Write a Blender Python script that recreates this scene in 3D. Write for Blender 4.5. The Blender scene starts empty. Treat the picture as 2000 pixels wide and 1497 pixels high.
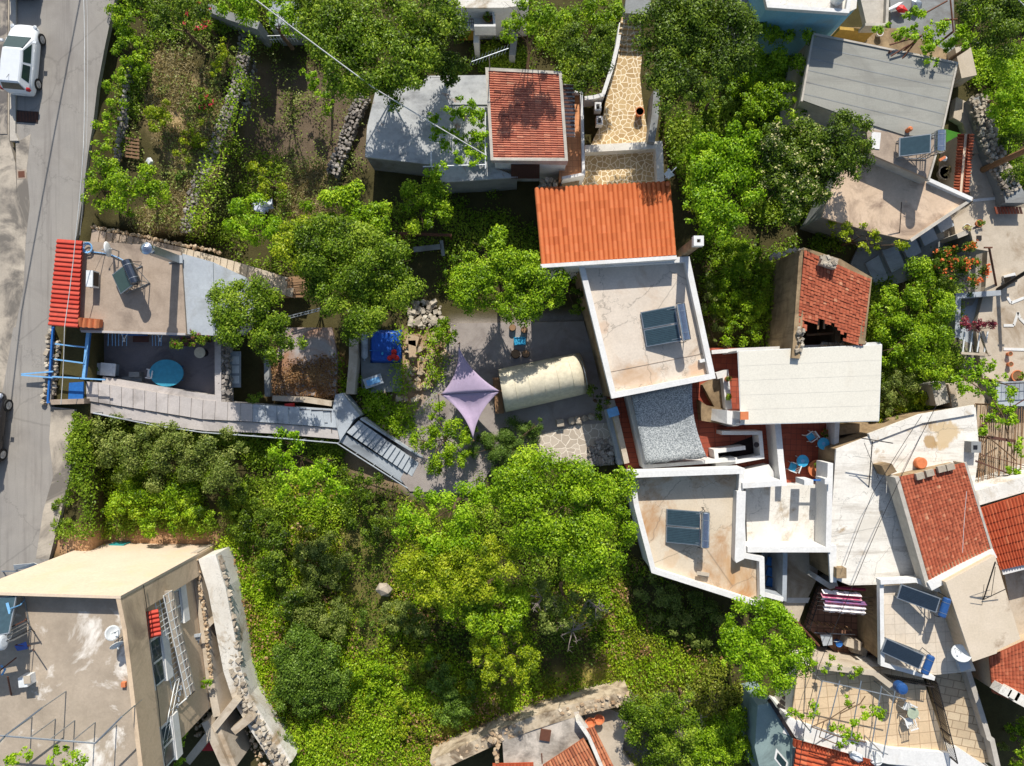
import bpy, math, random
import numpy as np
from mathutils import Vector, Matrix, noise as mnoise
# ---------------------------------------------------------------- camera, sky, sun, exposure
SC = bpy.context.scene
COL = SC.collection
H = 40.0                      # height of the drone above the road, metres
F = 1400.0                    # focal length in photo pixels (photo 2000 wide)
CX, CY = 1000.0, 748.5
SUN_EL, SUN_AZ = 38.0, 3.0    # elevation; direction the light comes from, degrees clockwise from +y
cam = bpy.data.cameras.new('camera'); cam_o = bpy.data.objects.new('camera', cam); COL.objects.link(cam_o)
cam.sensor_width = 36.0; cam.lens = 36.0 * F / 2000.0; cam.clip_start = 0.5; cam.clip_end = 3000
cam_o.location = (0, 0, H); cam_o.rotation_euler = (0, 0, 0); SC.camera = cam_o
w = bpy.data.worlds.new('World'); SC.world = w; w.use_nodes = True
nt = w.node_tree; nt.nodes.clear()
sky = nt.nodes.new('ShaderNodeTexSky'); sky.sky_type = 'NISHITA'; sky.sun_disc = False
sky.sun_elevation = math.radians(SUN_EL); sky.sun_rotation = math.radians(SUN_AZ)
bg = nt.nodes.new('ShaderNodeBackground'); bg.inputs['Strength'].default_value = 0.12
wo = nt.nodes.new('ShaderNodeOutputWorld')
nt.links.new(sky.outputs[0], bg.inputs[0]); nt.links.new(bg.outputs[0], wo.inputs[0])
sun = bpy.data.lights.new('sun', 'SUN'); sun.energy = 4.8; sun.angle = math.radians(0.5); sun.color = (1.0, 0.955, 0.88)
sun_o = bpy.data.objects.new('sun', sun); COL.objects.link(sun_o)
_e, _a = math.radians(SUN_EL), math.radians(SUN_AZ)
sdir = Vector((math.sin(_a)*math.cos(_e), math.cos(_a)*math.cos(_e), math.sin(_e)))
sun_o.rotation_euler = sdir.to_track_quat('Z', 'Y').to_euler(); sun_o.location = (0, 0, 60)
SC.view_settings.view_transform = 'Standard'; SC.view_settings.look = 'None'
SC.view_settings.exposure = 0.24; SC.view_settings.gamma = 1.0
SC.render.engine = 'CYCLES'
SC.cycles.max_bounces = 6; SC.cycles.diffuse_bounces = 3; SC.cycles.transmission_bounces = 4
random.seed(7); RNG = np.random.default_rng(7)
# ---------------------------------------------------------------- helpers
def P(px, py, z=0.0):
    s = (H - z) / F
    return Vector(((px - CX) * s, (CY - py) * s, z))
def M2(px, z=0.0): return px * (H - z) / F          # photo pixels to metres at height z
def sm(t): t = min(1.0, max(0.0, t)); return t*t*(3-2*t)
def gz(px, py):
    """ground height under a photo pixel: the hillside drops from the road in terraces"""
    a = -.9*sm((px-172)/50) - 2.1*sm((px - (500 - .28*py))/90.0)          # upper gardens
    b = -2.35*sm((px-165)/50) - .65*sm((px-230)/450.0)                  # below the low house
    return lerp(a, b, sm((py-440)/40))
def PP(pts, z): return [P(a, b, z) for a, b in pts]
def G(px, py, dz=0.0): return P(px, py, gz(px, py) + dz)
ORI = {}
def tag(o, label=None, cat=None, group=None, kind=None):
    if label: o['label'] = label
    if cat: o['category'] = cat
    if group: o['group'] = group
    if kind: o['kind'] = kind
    return o
def thing(name, label, cat, loc=(0, 0, 0), group=None, rz=0.0, local=False):
    o = bpy.data.objects.new(name, None); COL.objects.link(o); o.empty_display_size = 0.2
    o.location = loc; o.rotation_euler = (0, 0, rz); tag(o, label, cat, group)
    if not local: ORI[o.name] = Vector(loc)
    return o
def dup(root, loc, rz=None, label=None, group=None):
    r = root.copy(); COL.objects.link(r); r.location = loc
    if rz is not None: r.rotation_euler = (0, 0, rz)
    if label: r['label'] = label
    if group: r['group'] = group
    def rec(o, par):
        for ch in list(o.children):
            c = ch.copy(); COL.objects.link(c); c.parent = par; rec(ch, c)
    rec(root, r)
    return r
class MB:
    def __init__(s): s.v = []; s.f = []; s.t = []; s.g = []
    def add(s, vs, fs, t=0.5):
        n = len(s.v); s.g.append((n, n+len(vs), len(s.f), len(s.f)+len(fs))); s.v.extend([tuple(q) for q in vs]); s.f.extend([tuple(i + n for i in f) for f in fs]); s.t.extend([t]*len(fs)); return s
    def hexa(s, b, tp, t=0.5):          # bottom ring, top ring (same count, counter-clockwise)
        n = len(b)
        fs = [tuple(range(n-1, -1, -1)), tuple(range(n, 2*n))] + [(i, (i+1) % n, n+(i+1) % n, n+i) for i in range(n)]
        return s.add(list(b)+list(tp), fs, t)
    def prism(s, poly, z0, z1, t=0.5):
        poly = ccw([(p[0], p[1]) for p in poly])
        return s.hexa([(x, y, z0) for x, y in poly], [(x, y, z1) for x, y in poly], t)
    def slab(s, pts, th, t=0.5):        # sloping top polygon, given thickness
        pts = [Vector(p) for p in pts]
        if area(pts) < 0: pts = pts[::-1]
        return s.hexa([p - Vector((0, 0, th)) for p in pts], pts, t)
    def box(s, c, d, rz=0.0, t=0.5, m=None):
        a, b, e = d[0]/2, d[1]/2, d[2]/2
        R = m if m is not None else Matrix.Rotation(rz, 3, 'Z')
        vs = [Vector(c) + R @ Vector((x*a, y*b, z*e)) for z in (-1, 1) for x, y in ((-1, -1), (1, -1), (1, 1), (-1, 1))]
        return s.hexa(vs[:4], vs[4:], t)
    def beam(s, a, b, wd, ht=None, t=0.5):
        a, b = Vector(a), Vector(b); ht = ht or wd
        d = (b - a); L = d.length
        if L < 1e-6: return s
        d.normalize(); u = Vector((0, 0, 1)) if abs(d.z) < 0.95 else Vector((1, 0, 0))
        x = d.cross(u).normalized(); y = x.cross(d).normalized()
        r = [a + x*i*wd/2 + y*j*ht/2 for i, j in ((-1, -1), (1, -1), (1, 1), (-1, 1))]
        return s.hexa(r, [q + d*L for q in r], t)
    def tube(s, pts, r, n=6, t=0.5):
        pts = [Vector(p) for p in pts]; rs = r if isinstance(r, (list, tuple)) else [r]*len(pts)
        rings = []
        for i, p in enumerate(pts):
            d = (pts[min(i+1, len(pts)-1)] - pts[max(i-1, 0)]).normalized()
            u = Vector((0, 0, 1)) if abs(d.z) < 0.9 else Vector((1, 0, 0))
            x = d.cross(u).normalized(); y = x.cross(d).normalized()
            rings.append([p + (x*math.cos(k*2*math.pi/n) + y*math.sin(k*2*math.pi/n))*rs[i] for k in range(n)])
        vs = [q for rg in rings for q in rg]; fs = []
        for i in range(len(pts)-1):
            for k in range(n): fs.append((i*n+k, (i+1)*n+k, (i+1)*n+(k+1) % n, i*n+(k+1) % n))
        fs.append(tuple(range(n))); fs.append(tuple(len(vs)-1-k for k in range(n)))
        return s.add(vs, fs, t)
    def lathe(s, c, prof, n=16, t=0.5):     # prof: (r, z) going up
        vs = []; fs = []; c = Vector(c)
        for r, z in prof: vs += [c + Vector((r*math.cos(k*2*math.pi/n), r*math.sin(k*2*math.pi/n), z)) for k in range(n)]
        for i in range(len(prof)-1):
            for k in range(n): fs.append((i*n+k, i*n+(k+1) % n, (i+1)*n+(k+1) % n, (i+1)*n+k))
        fs.append(tuple(range(n-1, -1, -1))); fs.append(tuple((len(prof)-1)*n+k for k in range(n)))
        return s.add(vs, fs, t)
    def blob(s, c, d, rnd=0.18, t=0.5, rz=None):
        rz = random.uniform(0, 6.28) if rz is None else rz
        R = Matrix.Rotation(rz, 3, 'Z') @ Matrix.Rotation(random.uniform(-.3, .3), 3, 'X'); sh = random.choice(ROCKS) if rnd > .13 else ICO
        vs = [Vector(c) + R @ Vector((a*d[0]/2, b*d[1]/2, e*d[2]/2)) * random.uniform(1-rnd, 1+rnd) for a, b, e in sh[0]]
        return s.add(vs, sh[1], t)
    def split(s, name, mat, parent=None, smooth=False):
        """one object per added piece"""
        for (v0, v1, f0, f1) in s.g:
            q = MB(); q.v = s.v[v0:v1]; q.f = [tuple(i-v0 for i in f) for f in s.f[f0:f1]]; q.t = s.t[f0:f1]; q.build(name, mat, parent, smooth)
    def build(s, name, mat, parent=None, smooth=False, sub=0):
        me = bpy.data.meshes.new(name)
        off = Vector((0, 0, 0))
        if parent is not None:
            q = parent
            while q.parent is not None: q = q.parent
            off = ORI.get(q.name, off)
        vs = np.array(s.v, dtype=np.float32) - np.array(off, dtype=np.float32)
        me.from_pydata(vs.tolist(), [], s.f)
        a = me.attributes.new('tint', 'FLOAT', 'FACE'); a.data.foreach_set('value', np.array(s.t, dtype=np.float32))
        if smooth: me.polygons.foreach_set('use_smooth', np.ones(len(s.f), dtype=bool))
        me.materials.append(mat); me.update()
        o = bpy.data.objects.new(name, me); COL.objects.link(o)
        if parent is not None: o.parent = parent
        if sub:
            m = o.modifiers.new('s', 'SUBSURF'); m.levels = sub; m.render_levels = sub
        return o
def area(p): return sum(p[i][0]*p[(i+1) % len(p)][1] - p[(i+1) % len(p)][0]*p[i][1] for i in range(len(p)))/2
def ccw(p): return p if area(p) > 0 else p[::-1]
def _ico():
    t = (1+5**.5)/2; k = 1/math.sqrt(1+t*t)
    v = [(-1, t, 0), (1, t, 0), (-1, -t, 0), (1, -t, 0), (0, -1, t), (0, 1, t), (0, -1, -t), (0, 1, -t), (t, 0, -1), (t, 0, 1), (-t, 0, -1), (-t, 0, 1)]
    f = [(0,11,5),(0,5,1),(0,1,7),(0,7,10),(0,10,11),(1,5,9),(5,11,4),(11,10,2),(10,7,6),(7,1,8),(3,9,4),(3,4,2),(3,2,6),(3,6,8),(3,8,9),(4,9,5),(2,4,11),(6,2,10),(8,6,7),(9,8,1)]
    return [(a*k, b*k, c*k) for a, b, c in v], f
ICO = _ico()
def _rock():
    v = [(x, y, z) for z in (-1, 1) for y in (-1, 1) for x in (-1, 1)]; k = .72
    v = [(x*k*(.8 if z > 0 else 1), y*k*(.8 if z > 0 else 1), z*k) for x, y, z in v]
    return v, [(0,2,3,1),(4,5,7,6),(0,1,5,4),(1,3,7,5),(3,2,6,7),(2,0,4,6)]
ROCKS = [ICO, _rock(), _rock()]
def lerp(a, b, t): return a + (b - a)*t
# ---------------------------------------------------------------- materials
def lin(c):
    r = []
    for v in c:
        v = v/255.0; r.append(v/12.92 if v <= .04045 else ((v+.055)/1.055)**2.4)
    return (r[0], r[1], r[2], 1.0)
class NT:
    def __init__(s, name):
        s.m = bpy.data.materials.new(name); s.m.use_nodes = True; s.t = s.m.node_tree; s.t.nodes.clear()
        s.out = s.n('ShaderNodeOutputMaterial')
    def n(s, ty, **kw):
        q = s.t.nodes.new(ty)
        for k, v in kw.items(): setattr(q, k, v)
        return q
    def l(s, a, b): s.t.links.new(a, b)
    def pos(s): return s.n('ShaderNodeNewGeometry').outputs['Position']
    def noise(s, vec, scale, detail=5, rough=.6, dist=0.0):
        q = s.n('ShaderNodeTexNoise'); q.inputs['Scale'].default_value = scale; q.inputs['Detail'].default_value = detail
        q.inputs['Roughness'].default_value = rough; q.inputs['Distortion'].default_value = dist; s.l(vec, q.inputs['Vector']); return q.outputs['Fac']
    def ramp(s, fac, stops):
        q = s.n('ShaderNodeValToRGB'); e = q.color_ramp.elements
        while len(e) < len(stops): e.new(0.5)
        for i, (p, c) in enumerate(stops): e[i].position = p; e[i].color = c
        s.l(fac, q.inputs['Fac']); return q.outputs['Color']
    def mix(s, fac, a, b, mode='MIX'):
        q = s.n('ShaderNodeMix', data_type='RGBA', blend_type=mode)
        for i, v in ((0, fac), (6, a), (7, b)):
            if isinstance(v, (int, float)): q.inputs[i].default_value = v
            elif isinstance(v, tuple): q.inputs[i].default_value = v
            else: s.l(v, q.inputs[i])
        return q.outputs[2]
    def mapr(s, v, a, b, c=0.0, d=1.0):
        q = s.n('ShaderNodeMapRange'); q.inputs[1].default_value = a; q.inputs[2].default_value = b; q.inputs[3].default_value = c; q.inputs[4].default_value = d
        s.l(v, q.inputs[0]); return q.outputs[0]
    def math(s, op, a, b=None):
        q = s.n('ShaderNodeMath', operation=op)
        for i, v in ((0, a), (1, b)):
            if v is None: continue
            if isinstance(v, (int, float)): q.inputs[i].default_value = v
            else: s.l(v, q.inputs[i])
        return q.outputs[0]
    def finish(s, color, rough=.85, bump=None, bstr=.3, bdist=.02, metal=0.0, spec=.3):
        b = s.n('ShaderNodeBsdfPrincipled'); b.inputs['Roughness'].default_value = rough; b.inputs['Metallic'].default_value = metal
        b.inputs['Specular IOR Level'].default_value = spec
        if isinstance(color, tuple): b.inputs['Base Color'].default_value = color
        else: s.l(color, b.inputs['Base Color'])
        if bump is not None:
            q = s.n('ShaderNodeBump'); q.inputs['Strength'].default_value = bstr; q.inputs['Distance'].default_value = bdist
            s.l(bump, q.inputs['Height']); s.l(q.outputs[0], b.inputs['Normal'])
        s.l(b.outputs[0], s.out.inputs['Surface']); return s.m
def plaster(name, c1, c2, scale=1.2, stain=None, sscale=.35, samt=(.52, .68), fine=14, rough=.9, bstr=.25, spec=.2, crack=0, streak=None, spots=(), camt=.5):
    k = NT(name); p = k.pos()
    n1 = k.noise(p, scale, 6, .62); n2 = k.noise(p, fine, 4, .7)
    c = k.ramp(n1, [(.3, lin(c1)), (.7, lin(c2))])
    c = k.mix(k.mapr(n2, .35, .75, 0, .35), c, lin([v*.72 for v in c1]))
    if stain:
        n3 = k.noise(p, sscale, 7, .68, .6)
        c = k.mix(k.mapr(n3, samt[0], samt[1]), c, lin(stain))
    if streak:
        mp = k.n('ShaderNodeMapping'); mp.inputs['Scale'].default_value = streak[1]; k.l(p, mp.inputs[0])
        n4 = k.noise(mp.outputs[0], 1.0, 6, .7); c = k.mix(k.mapr(n4, .5, .72, 0, .8), c, lin(streak[0]))
    for (sp, sr, scol, amt) in spots:      # bare or stained patches at fixed places
        vd = k.n('ShaderNodeVectorMath', operation='DISTANCE'); k.l(p, vd.inputs[0]); vd.inputs[1].default_value = sp
        nz2 = k.noise(p, 1.3, 6, .7); dd = k.math('ADD', vd.outputs['Value'], k.math('MULTIPLY', k.math('SUBTRACT', nz2, .5), sr*2.2))
        c = k.mix(k.mapr(dd, sr*.8, sr*1.1, amt, 0), c, lin(scol))
    if crack:
        v = k.n('ShaderNodeTexVoronoi', feature='DISTANCE_TO_EDGE'); v.inputs['Scale'].default_value = crack
        wv = k.noise(p, 2.5, 3); ad = k.n('ShaderNodeVectorMath', operation='ADD'); k.l(p, ad.inputs[0]); k.l(wv, ad.inputs[1]); k.l(ad.outputs[0], v.inputs['Vector'])
        c = k.mix(k.mapr(v.outputs['Distance'], 0.0, .012, camt, 0), c, lin([v_*.45 for v_ in c1]))
    return k.finish(c, rough, n2, bstr, .02, 0, spec)
def flat(name, c, rough=.5, metal=0.0, spec=.4, var=.12):
    k = NT(name); p = k.pos(); n1 = k.noise(p, 5, 4)
    col = k.mix(k.mapr(n1, .3, .7, 0, 1), lin([v*(1-var) for v in c]), lin(c))
    return k.finish(col, rough, None, metal=metal, spec=spec)
def tiles(name, c1, c2, mortar, size, rz=0.0, off=(0, 0), msize=.02, ratio=1.0, rough=.7, stagger=0.0):
    k = NT(name); p = k.pos()
    mp = k.n('ShaderNodeMapping'); mp.inputs['Rotation'].default_value = (0, 0, rz); mp.inputs['Location'].default_value = (off[0], off[1], 0); k.l(p, mp.inputs[0])
    b = k.n('ShaderNodeTexBrick'); b.offset = stagger; b.squash = 1.0
    b.inputs['Scale'].default_value = 1.0; b.inputs['Brick Width'].default_value = size*ratio; b.inputs['Row Height'].default_value = size
    b.inputs['Mortar Size'].default_value = msize; b.inputs['Color1'].default_value = lin(c1); b.inputs['Color2'].default_value = lin(c2); b.inputs['Mortar'].default_value = lin(mortar)
    k.l(mp.outputs[0], b.inputs['Vector'])
    n1 = k.noise(p, .9, 6, .65); n2 = k.noise(p, 9, 4, .7)
    c = k.mix(k.mapr(n1, .35, .75, 0, .4), b.outputs['Color'], lin([v*.7 for v in c1]))
    c = k.mix(k.mapr(n2, .5, .8, 0, .35), c, lin([v*.6 for v in c1]))
    return k.finish(c, rough, b.outputs['Fac'], -.3, .01)
def crazy(name, c1, c2, mortar, scale, mw=.05, rough=.85):
    k = NT(name); p = k.pos()
    wv = k.n('ShaderNodeTexNoise'); wv.inputs['Scale'].default_value = 1.7; k.l(p, wv.inputs['Vector'])
    sc = k.n('ShaderNodeVectorMath', operation='SCALE'); sc.inputs['Scale'].default_value = .35; k.l(wv.outputs['Color'], sc.inputs[0])
    ad = k.n('ShaderNodeVectorMath', operation='ADD'); k.l(p, ad.inputs[0]); k.l(sc.outputs[0], ad.inputs[1])
    v = k.n('ShaderNodeTexVoronoi', feature='DISTANCE_TO_EDGE', voronoi_dimensions='2D'); v.inputs['Scale'].default_value = scale; k.l(ad.outputs[0], v.inputs['Vector'])
    v2 = k.n('ShaderNodeTexVoronoi', feature='F1', voronoi_dimensions='2D'); v2.inputs['Scale'].default_value = scale; k.l(ad.outputs[0], v2.inputs['Vector'])
    sp = k.n('ShaderNodeSeparateColor'); k.l(v2.outputs['Color'], sp.inputs[0])
    c = k.mix(sp.outputs[0], lin(c1), lin(c2)); n2 = k.noise(p, 11, 4, .7)
    c = k.mix(k.mapr(n2, .4, .75, 0, .35), c, lin([q*.72 for q in c1]))
    e = k.mapr(v.outputs['Distance'], mw*.6, mw)
    c = k.mix(e, lin(mortar), c)
    return k.finish(c, rough, e, .4, .015)
def tinted(name, stops, rough=.8, scale=6.0, dirt=None, damt=.5, spec=.25, bstr=.2):
    k = NT(name); p = k.pos()
    at = k.n('ShaderNodeAttribute'); at.attribute_name = 'tint'
    c = k.ramp(at.outputs['Fac'], [(a, lin(b)) for a, b in stops]); n2 = k.noise(p, scale, 5, .7)
    if dirt: c = k.mix(k.mapr(n2, .45, .75, 0, damt), c, lin(dirt))
    return k.finish(c, rough, n2, bstr, .015, 0, spec)
def leafmat(name, stops, trans=.36, rough=.45):
    k = NT(name); at = k.n('ShaderNodeAttribute'); at.attribute_name = 'tint'
    c = k.ramp(at.outputs['Fac'], [(a, lin(b)) for a, b in stops])
    b = k.n('ShaderNodeBsdfPrincipled'); b.inputs['Roughness'].default_value = rough; b.inputs['Specular IOR Level'].default_value = .25
    k.l(c, b.inputs['Base Color'])
    t = k.n('ShaderNodeBsdfTranslucent'); k.l(k.mix(1.0, c, (1.0, 1.0, .55, 1), 'MULTIPLY'), t.inputs['Color'])
    m = k.n('ShaderNodeMixShader'); m.inputs[0].default_value = trans; k.l(b.outputs[0], m.inputs[1]); k.l(t.outputs[0], m.inputs[2])
    k.l(m.outputs[0], k.out.inputs['Surface']); return k.m
# ---------------------------------------------------------------- material palette
ASPH = plaster('asphalt', (146,141,134), (158,152,143), .5, (128,122,115), .25, (.5,.75), 22, .9, .15, streak=((118,112,106), (3.0,.12,1)), crack=.2, camt=.25)
LIMEROAD = plaster('dusty_dapple_concrete', (190,178,160), (160,150,136), .9, (112,106,98), .45, (.47,.62), 9)  # dusty concrete; dark blotches paint the pavement's dappled shade into the colour
KERB = plaster('kerb_concrete', (200,192,178), (170,162,150), 2)
CONC = plaster('rough_concrete', (176,158,140), (156,139,122), 1.6, (120,106,94), .5, (.5,.72), 11, .92, .5)
CONCG = plaster('grey_concrete', (150,152,150), (130,132,130), 1.1, (104,98,92), .4, (.5,.72), 9)
CONCL = plaster('pale_concrete', (200,186,166), (180,166,146), 1.1, (142,122,98), .45, (.52,.7), 12)
PALEBLUE = plaster('pale_blue_screed', (178,184,188), (160,166,172), .8, (140,142,142), .5, (.5,.7), 9)
SHEDTOP = plaster('shed_concrete', (196,196,193), (172,174,174), .7, (150,112,80), .55, (.6,.68), 7, streak=((112,112,114),(.6,1.1,1)))
WHITE = plaster('white_paint', (226,224,219), (214,212,207), 1.2, (200,194,182), .6, (.55,.75), 8, .8, .12)
WHITEOLD = plaster('old_whitewash', (232,227,216), (210,203,190), 1.0, (160,140,112), .33, (.55,.68), 10, .9, .25, crack=.55)
WHITEH = plaster('weathered_white_roof', (234,229,218), (218,212,200), 1.0, (168,144,110), .28, (.6,.66), 9, .9, .2, streak=((170,160,146), (.35,2.6,1)), crack=.5, spots=[(tuple(P(1845,848,.2)), .75, (196,170,128), .85), (tuple(P(1815,862,.2)), .4, (170,140,96), .9), (tuple(P(1700,1030,.2)), .8, (206,198,184), .6)])
ROOFD = plaster('cream_roof_screed', (216,203,186), (204,189,171), .8, (178,152,126), .3, (.54,.72), 10, .9, .2, spots=[(tuple(P(1250,745,.95)), 1.1, (196,162,128), .45), (tuple(P(1365,720,.95)), .5, (204,158,116), .5), (tuple(P(1180,640,.95)), .35, (190,156,128), .4)], crack=.35)
ROOFL = plaster('tan_roof_screed', (214,200,178), (202,186,162), .8, (172,132,92), .32, (.5,.66), 10, .9, .2, spots=[(tuple(P(1440,1110,.1)), .9, (196,156,110), .4), (tuple(P(1310,1090,.1)), .5, (196,160,118), .35)], crack=.35)
CREAMW = plaster('cream_wall_paint', (220,200,176), (212,191,166), .7, (214,186,150), .4, (.5,.75), 8, .9, .1)
TANW = plaster('tan_wall_plaster', (214,190,160), (198,174,144), .9, (140,122,104), .4, (.5,.72), 10)
BROOF = plaster('weathered_terrace', (184,168,148), (156,142,124), .8, (226,218,206), .24, (.57,.64), 10, .92, .3)
GREYROOF = plaster('grey_membrane', (160,158,148), (148,147,138), .6, (132,130,122), .3, (.5,.7), 14, .8, .1, streak=((128,126,118), (.08,1.5,1)))
BLUEW = plaster('turquoise_wall_paint', (140,190,206), (120,176,198), .8, (140,160,160), .3, (.55,.7), 8)
TEALW = plaster('grey_green_wall', (138,156,152), (118,136,134), .8, (100,112,110), .5)
PURPLE = plaster('mauve_grey_concrete', (194,186,180), (176,169,164), 1.0, (138,131,126), .5, (.5,.72), 10)
STEPBLUE = plaster('blue_grey_concrete', (182,188,192), (166,172,178), 1.0, (116,120,124), .5, (.5,.72), 10)
DARKFLOOR = plaster('dark_terrace_screed', (136,130,130), (118,113,114), .8, (98,94,95), .6)
MUDW = plaster('old_mud_render', (176,152,118), (150,128,98), 1.1, (110,92,70), .5, (.45,.68), 9, .95, .5, streak=((104,88,68), (2.2,2.2,.25)))
GRAVEL = plaster('gravel', (168,158,150), (150,140,134), 1.4, (122,112,106), .6, (.5,.75), 26, .95, .8)
SOIL = plaster('soil', (138,104,74), (112,84,60), 1.4, (92,66,46), .5, (.5,.7), 16, .95, .6)
STONE = tinted('field_stone', [(0,(128,118,104)),(.5,(170,158,140)),(1,(206,196,178))], .9, 7, (96,86,74), .5, bstr=.4)
STONED = tinted('grey_wall_stone', [(0,(96,90,84)),(.5,(140,132,124)),(1,(186,178,168))], .95, 7, (80,74,66), .6, bstr=.5)
ROCKB = tinted('warm_rubble', [(0,(140,112,84)),(.5,(184,160,130)),(1,(216,200,174))], .95, 7, (110,88,66), .5)
TILE_RED = tinted('old_red_roof_tile', [(0,(112,66,54)),(.3,(176,104,82)),(.7,(202,128,100)),(1,(220,166,134))], .85, 1.2, (116,80,70), .5)
TILE_OR = tinted('orange_roof_tile', [(0,(166,86,46)),(.5,(188,104,58)),(1,(200,118,74))], .8, 3, (180,88,54), .3)
TILE_JR = tinted('weathered_clay_tile', [(0,(122,64,46)),(.4,(164,84,58)),(.8,(184,104,74)),(1,(204,148,114))], .85, 5, (110,70,52), .5)
TILE_OLD = tinted('mossy_clay_tile', [(0,(120,74,54)),(.4,(176,104,72)),(.8,(206,140,100)),(1,(222,176,136))], .9, 5, (104,78,60), .5)
TILE_BR = tinted('bright_red_sheet', [(0,(160,50,38)),(.5,(180,60,44)),(1,(196,88,70))], .65, 3, (128,58,48), .55)
TILE_ORD = tinted('rust_orange_tile', [(0,(156,70,44)),(.5,(184,86,52)),(1,(202,116,78))], .8, 4, (140,62,44), .4)
COWL = tinted('terracotta', [(0,(186,100,64)),(1,(220,140,92))], .8, 5, (150,80,54), .4)
TERR = tiles('terracotta_paving', (168,84,60), (150,70,50), (116,62,50), .33, .04, msize=.015)
TERR2 = tiles('terracotta_deck', (168,86,62), (148,70,50), (112,58,46), .3, -.06, msize=.02, ratio=3)
ORTILE = tiles('orange_floor_tile', (222,156,108), (214,146,98), (190,124,86), .33, -.04, msize=.012)
BEIGET = tiles('beige_floor_tile', (222,196,160), (214,186,148), (176,148,116), .62, -.09, msize=.022)
BEIGEW = tiles('pale_roof_tile', (222,208,188), (214,198,176), (190,174,152), .55, -.05, msize=.014)
BEIGES = tiles('stair_tile', (206,186,154), (194,172,140), (146,124,98), .45, .2, msize=.025, ratio=1.7, stagger=.5)
BRFLOOR = tiles('brown_yard_paving', (142,104,84), (124,90,72), (92,68,56), .4, .05, msize=.03)
CRAZY = crazy('crazy_paving', (200,172,126), (176,146,102), (236,220,190), 3.3, .09)
CRAZYG = crazy('grey_stone_paving', (196,182,164), (176,162,144), (222,210,192), 2.3, .06)
WOOD = flat('weathered_wood', (150,116,84), .8)
WOODD = flat('dark_wood', (92,58,46), .7)
POLEW = flat('pole_timber', (150,112,76), .85)
METAL = flat('galvanised_metal', (168,174,178), .4, .7)
METALW = flat('white_metal', (226,228,226), .5)
METALD = flat('dark_iron', (52,46,44), .55, .3)
RUST = flat('rusty_iron', (110,70,52), .8, .2)
CHROME = flat('polished_tank', (190,196,204), .18, .9)
TANKW = flat('white_tank', (214,220,226), .4)
TANKB = flat('blue_tank', (44,84,140), .35)
TANKD = flat('dark_steel_tank', (96,102,112), .22, .85)
PANELG = flat('green_grey_collector_glass', (64,84,74), .12, 0, .6)
PANELB = flat('blue_collector_glass', (44,62,74), .12, 0, .6)
PANELT = flat('teal_collector_glass', (58,78,86), .15, 0, .6)
PANELN = flat('navy_collector_glass', (38,50,62), .12, 0, .6)
BLUEP = flat('blue_paint', (40,104,176), .5)
BLUEL = flat('light_blue_paint', (120,176,222), .5)
TEALP = flat('teal_table_top', (58,150,178), .5)
BLUEC = flat('sky_blue_plastic', (60,170,214), .45)
BLUET = flat('royal_blue_tarp', (28,84,176), .45)
WPLAST = flat('white_plastic', (232,232,228), .45)
REDP = flat('red_plastic', (206,44,40), .5)
TEALPL = flat('teal_plastic', (46,150,150), .5)
GREENP = flat('green_plastic', (70,180,80), .5)
ASTRO = plaster('green_carpet', (72,132,44), (60,116,38), 2, None)
CREAMC = flat('cream_canvas', (216,206,180), .85, spec=.1)
CANOPY = plaster('canopy_fabric', (226,220,204), (220,214,198), .6, (206,198,180), .3, (.55,.75), 12, .85, .05)
MAUVE = flat('mauve_sail_cloth', (178,160,182), .9, spec=.1, var=.06)
RED_C = flat('dark_red_cloth', (140,40,62), .9)
WOVEN = tinted('striped_laundry', [(0,(110,90,130)),(.35,(196,90,120)),(.7,(236,226,228)),(1,(246,240,238))], .9)
GLASSD = flat('dark_glass', (40,58,58), .08, 0, .7)
GLASSW = flat('window_glass', (58,72,84), .1, 0, .6)
CARW = flat('white_car_paint', (216,219,221), .25, 0, .5, .03)
CARD = flat('dark_grey_car_paint', (58,56,58), .25, .4, .5, .05)
TYRE = flat('tyre_rubber', (30,30,30), .8)
RIM = flat('wheel_rim', (176,178,180), .35, .6)
TAILR = flat('tail_light_lens', (170,22,30), .2)
LENS = flat('clear_lens', (210,214,216), .15)
BLACKP = flat('black_plastic', (30,30,32), .5)
BARK = plaster('bark', (116,94,72), (92,74,58), 3, None)
DEADW = flat('dead_wood', (146,132,122), .9)
BLACKC = flat('cable_black', (34,32,32), .6)
CABLEW = flat('cable_white', (214,212,206), .6)
PEBBLE = None
def shade_net():
    k = NT('speckled_shade_cloth'); p = k.pos(); n1 = k.noise(p, 15, 3, .8)
    return k.finish(k.ramp(n1, [(.38, lin((96,100,102))), (.5, lin((150,155,156))), (.64, lin((206,208,204)))]), .9)
NETM = shade_net()
# leaves: (dark tint ... light tint)
L_MID = leafmat('mid_green_leaf', [(0,(52,72,6)),(.5,(110,142,22)),(1,(174,194,62))])
L_BRI = leafmat('bright_green_leaf', [(0,(64,92,4)),(.5,(130,168,14)),(1,(192,216,54))])
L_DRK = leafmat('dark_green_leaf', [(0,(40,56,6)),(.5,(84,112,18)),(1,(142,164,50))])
L_YEL = leafmat('yellow_green_leaf', [(0,(84,108,8)),(.5,(146,168,18)),(1,(200,206,56))])
L_OLV = leafmat('olive_grey_leaf', [(0,(72,88,26)),(.5,(120,138,56)),(1,(172,180,96))])
L_FIN = leafmat('fine_cypress_leaf', [(0,(54,80,20)),(.5,(94,124,42)),(1,(136,160,70))])
L_BLU = leafmat('blue_green_leaf', [(0,(52,74,12)),(.5,(98,130,36)),(1,(152,178,76))])
L_VIN = leafmat('vine_leaf', [(0,(78,116,4)),(.5,(142,184,18)),(1,(194,220,58))], .4)
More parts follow.
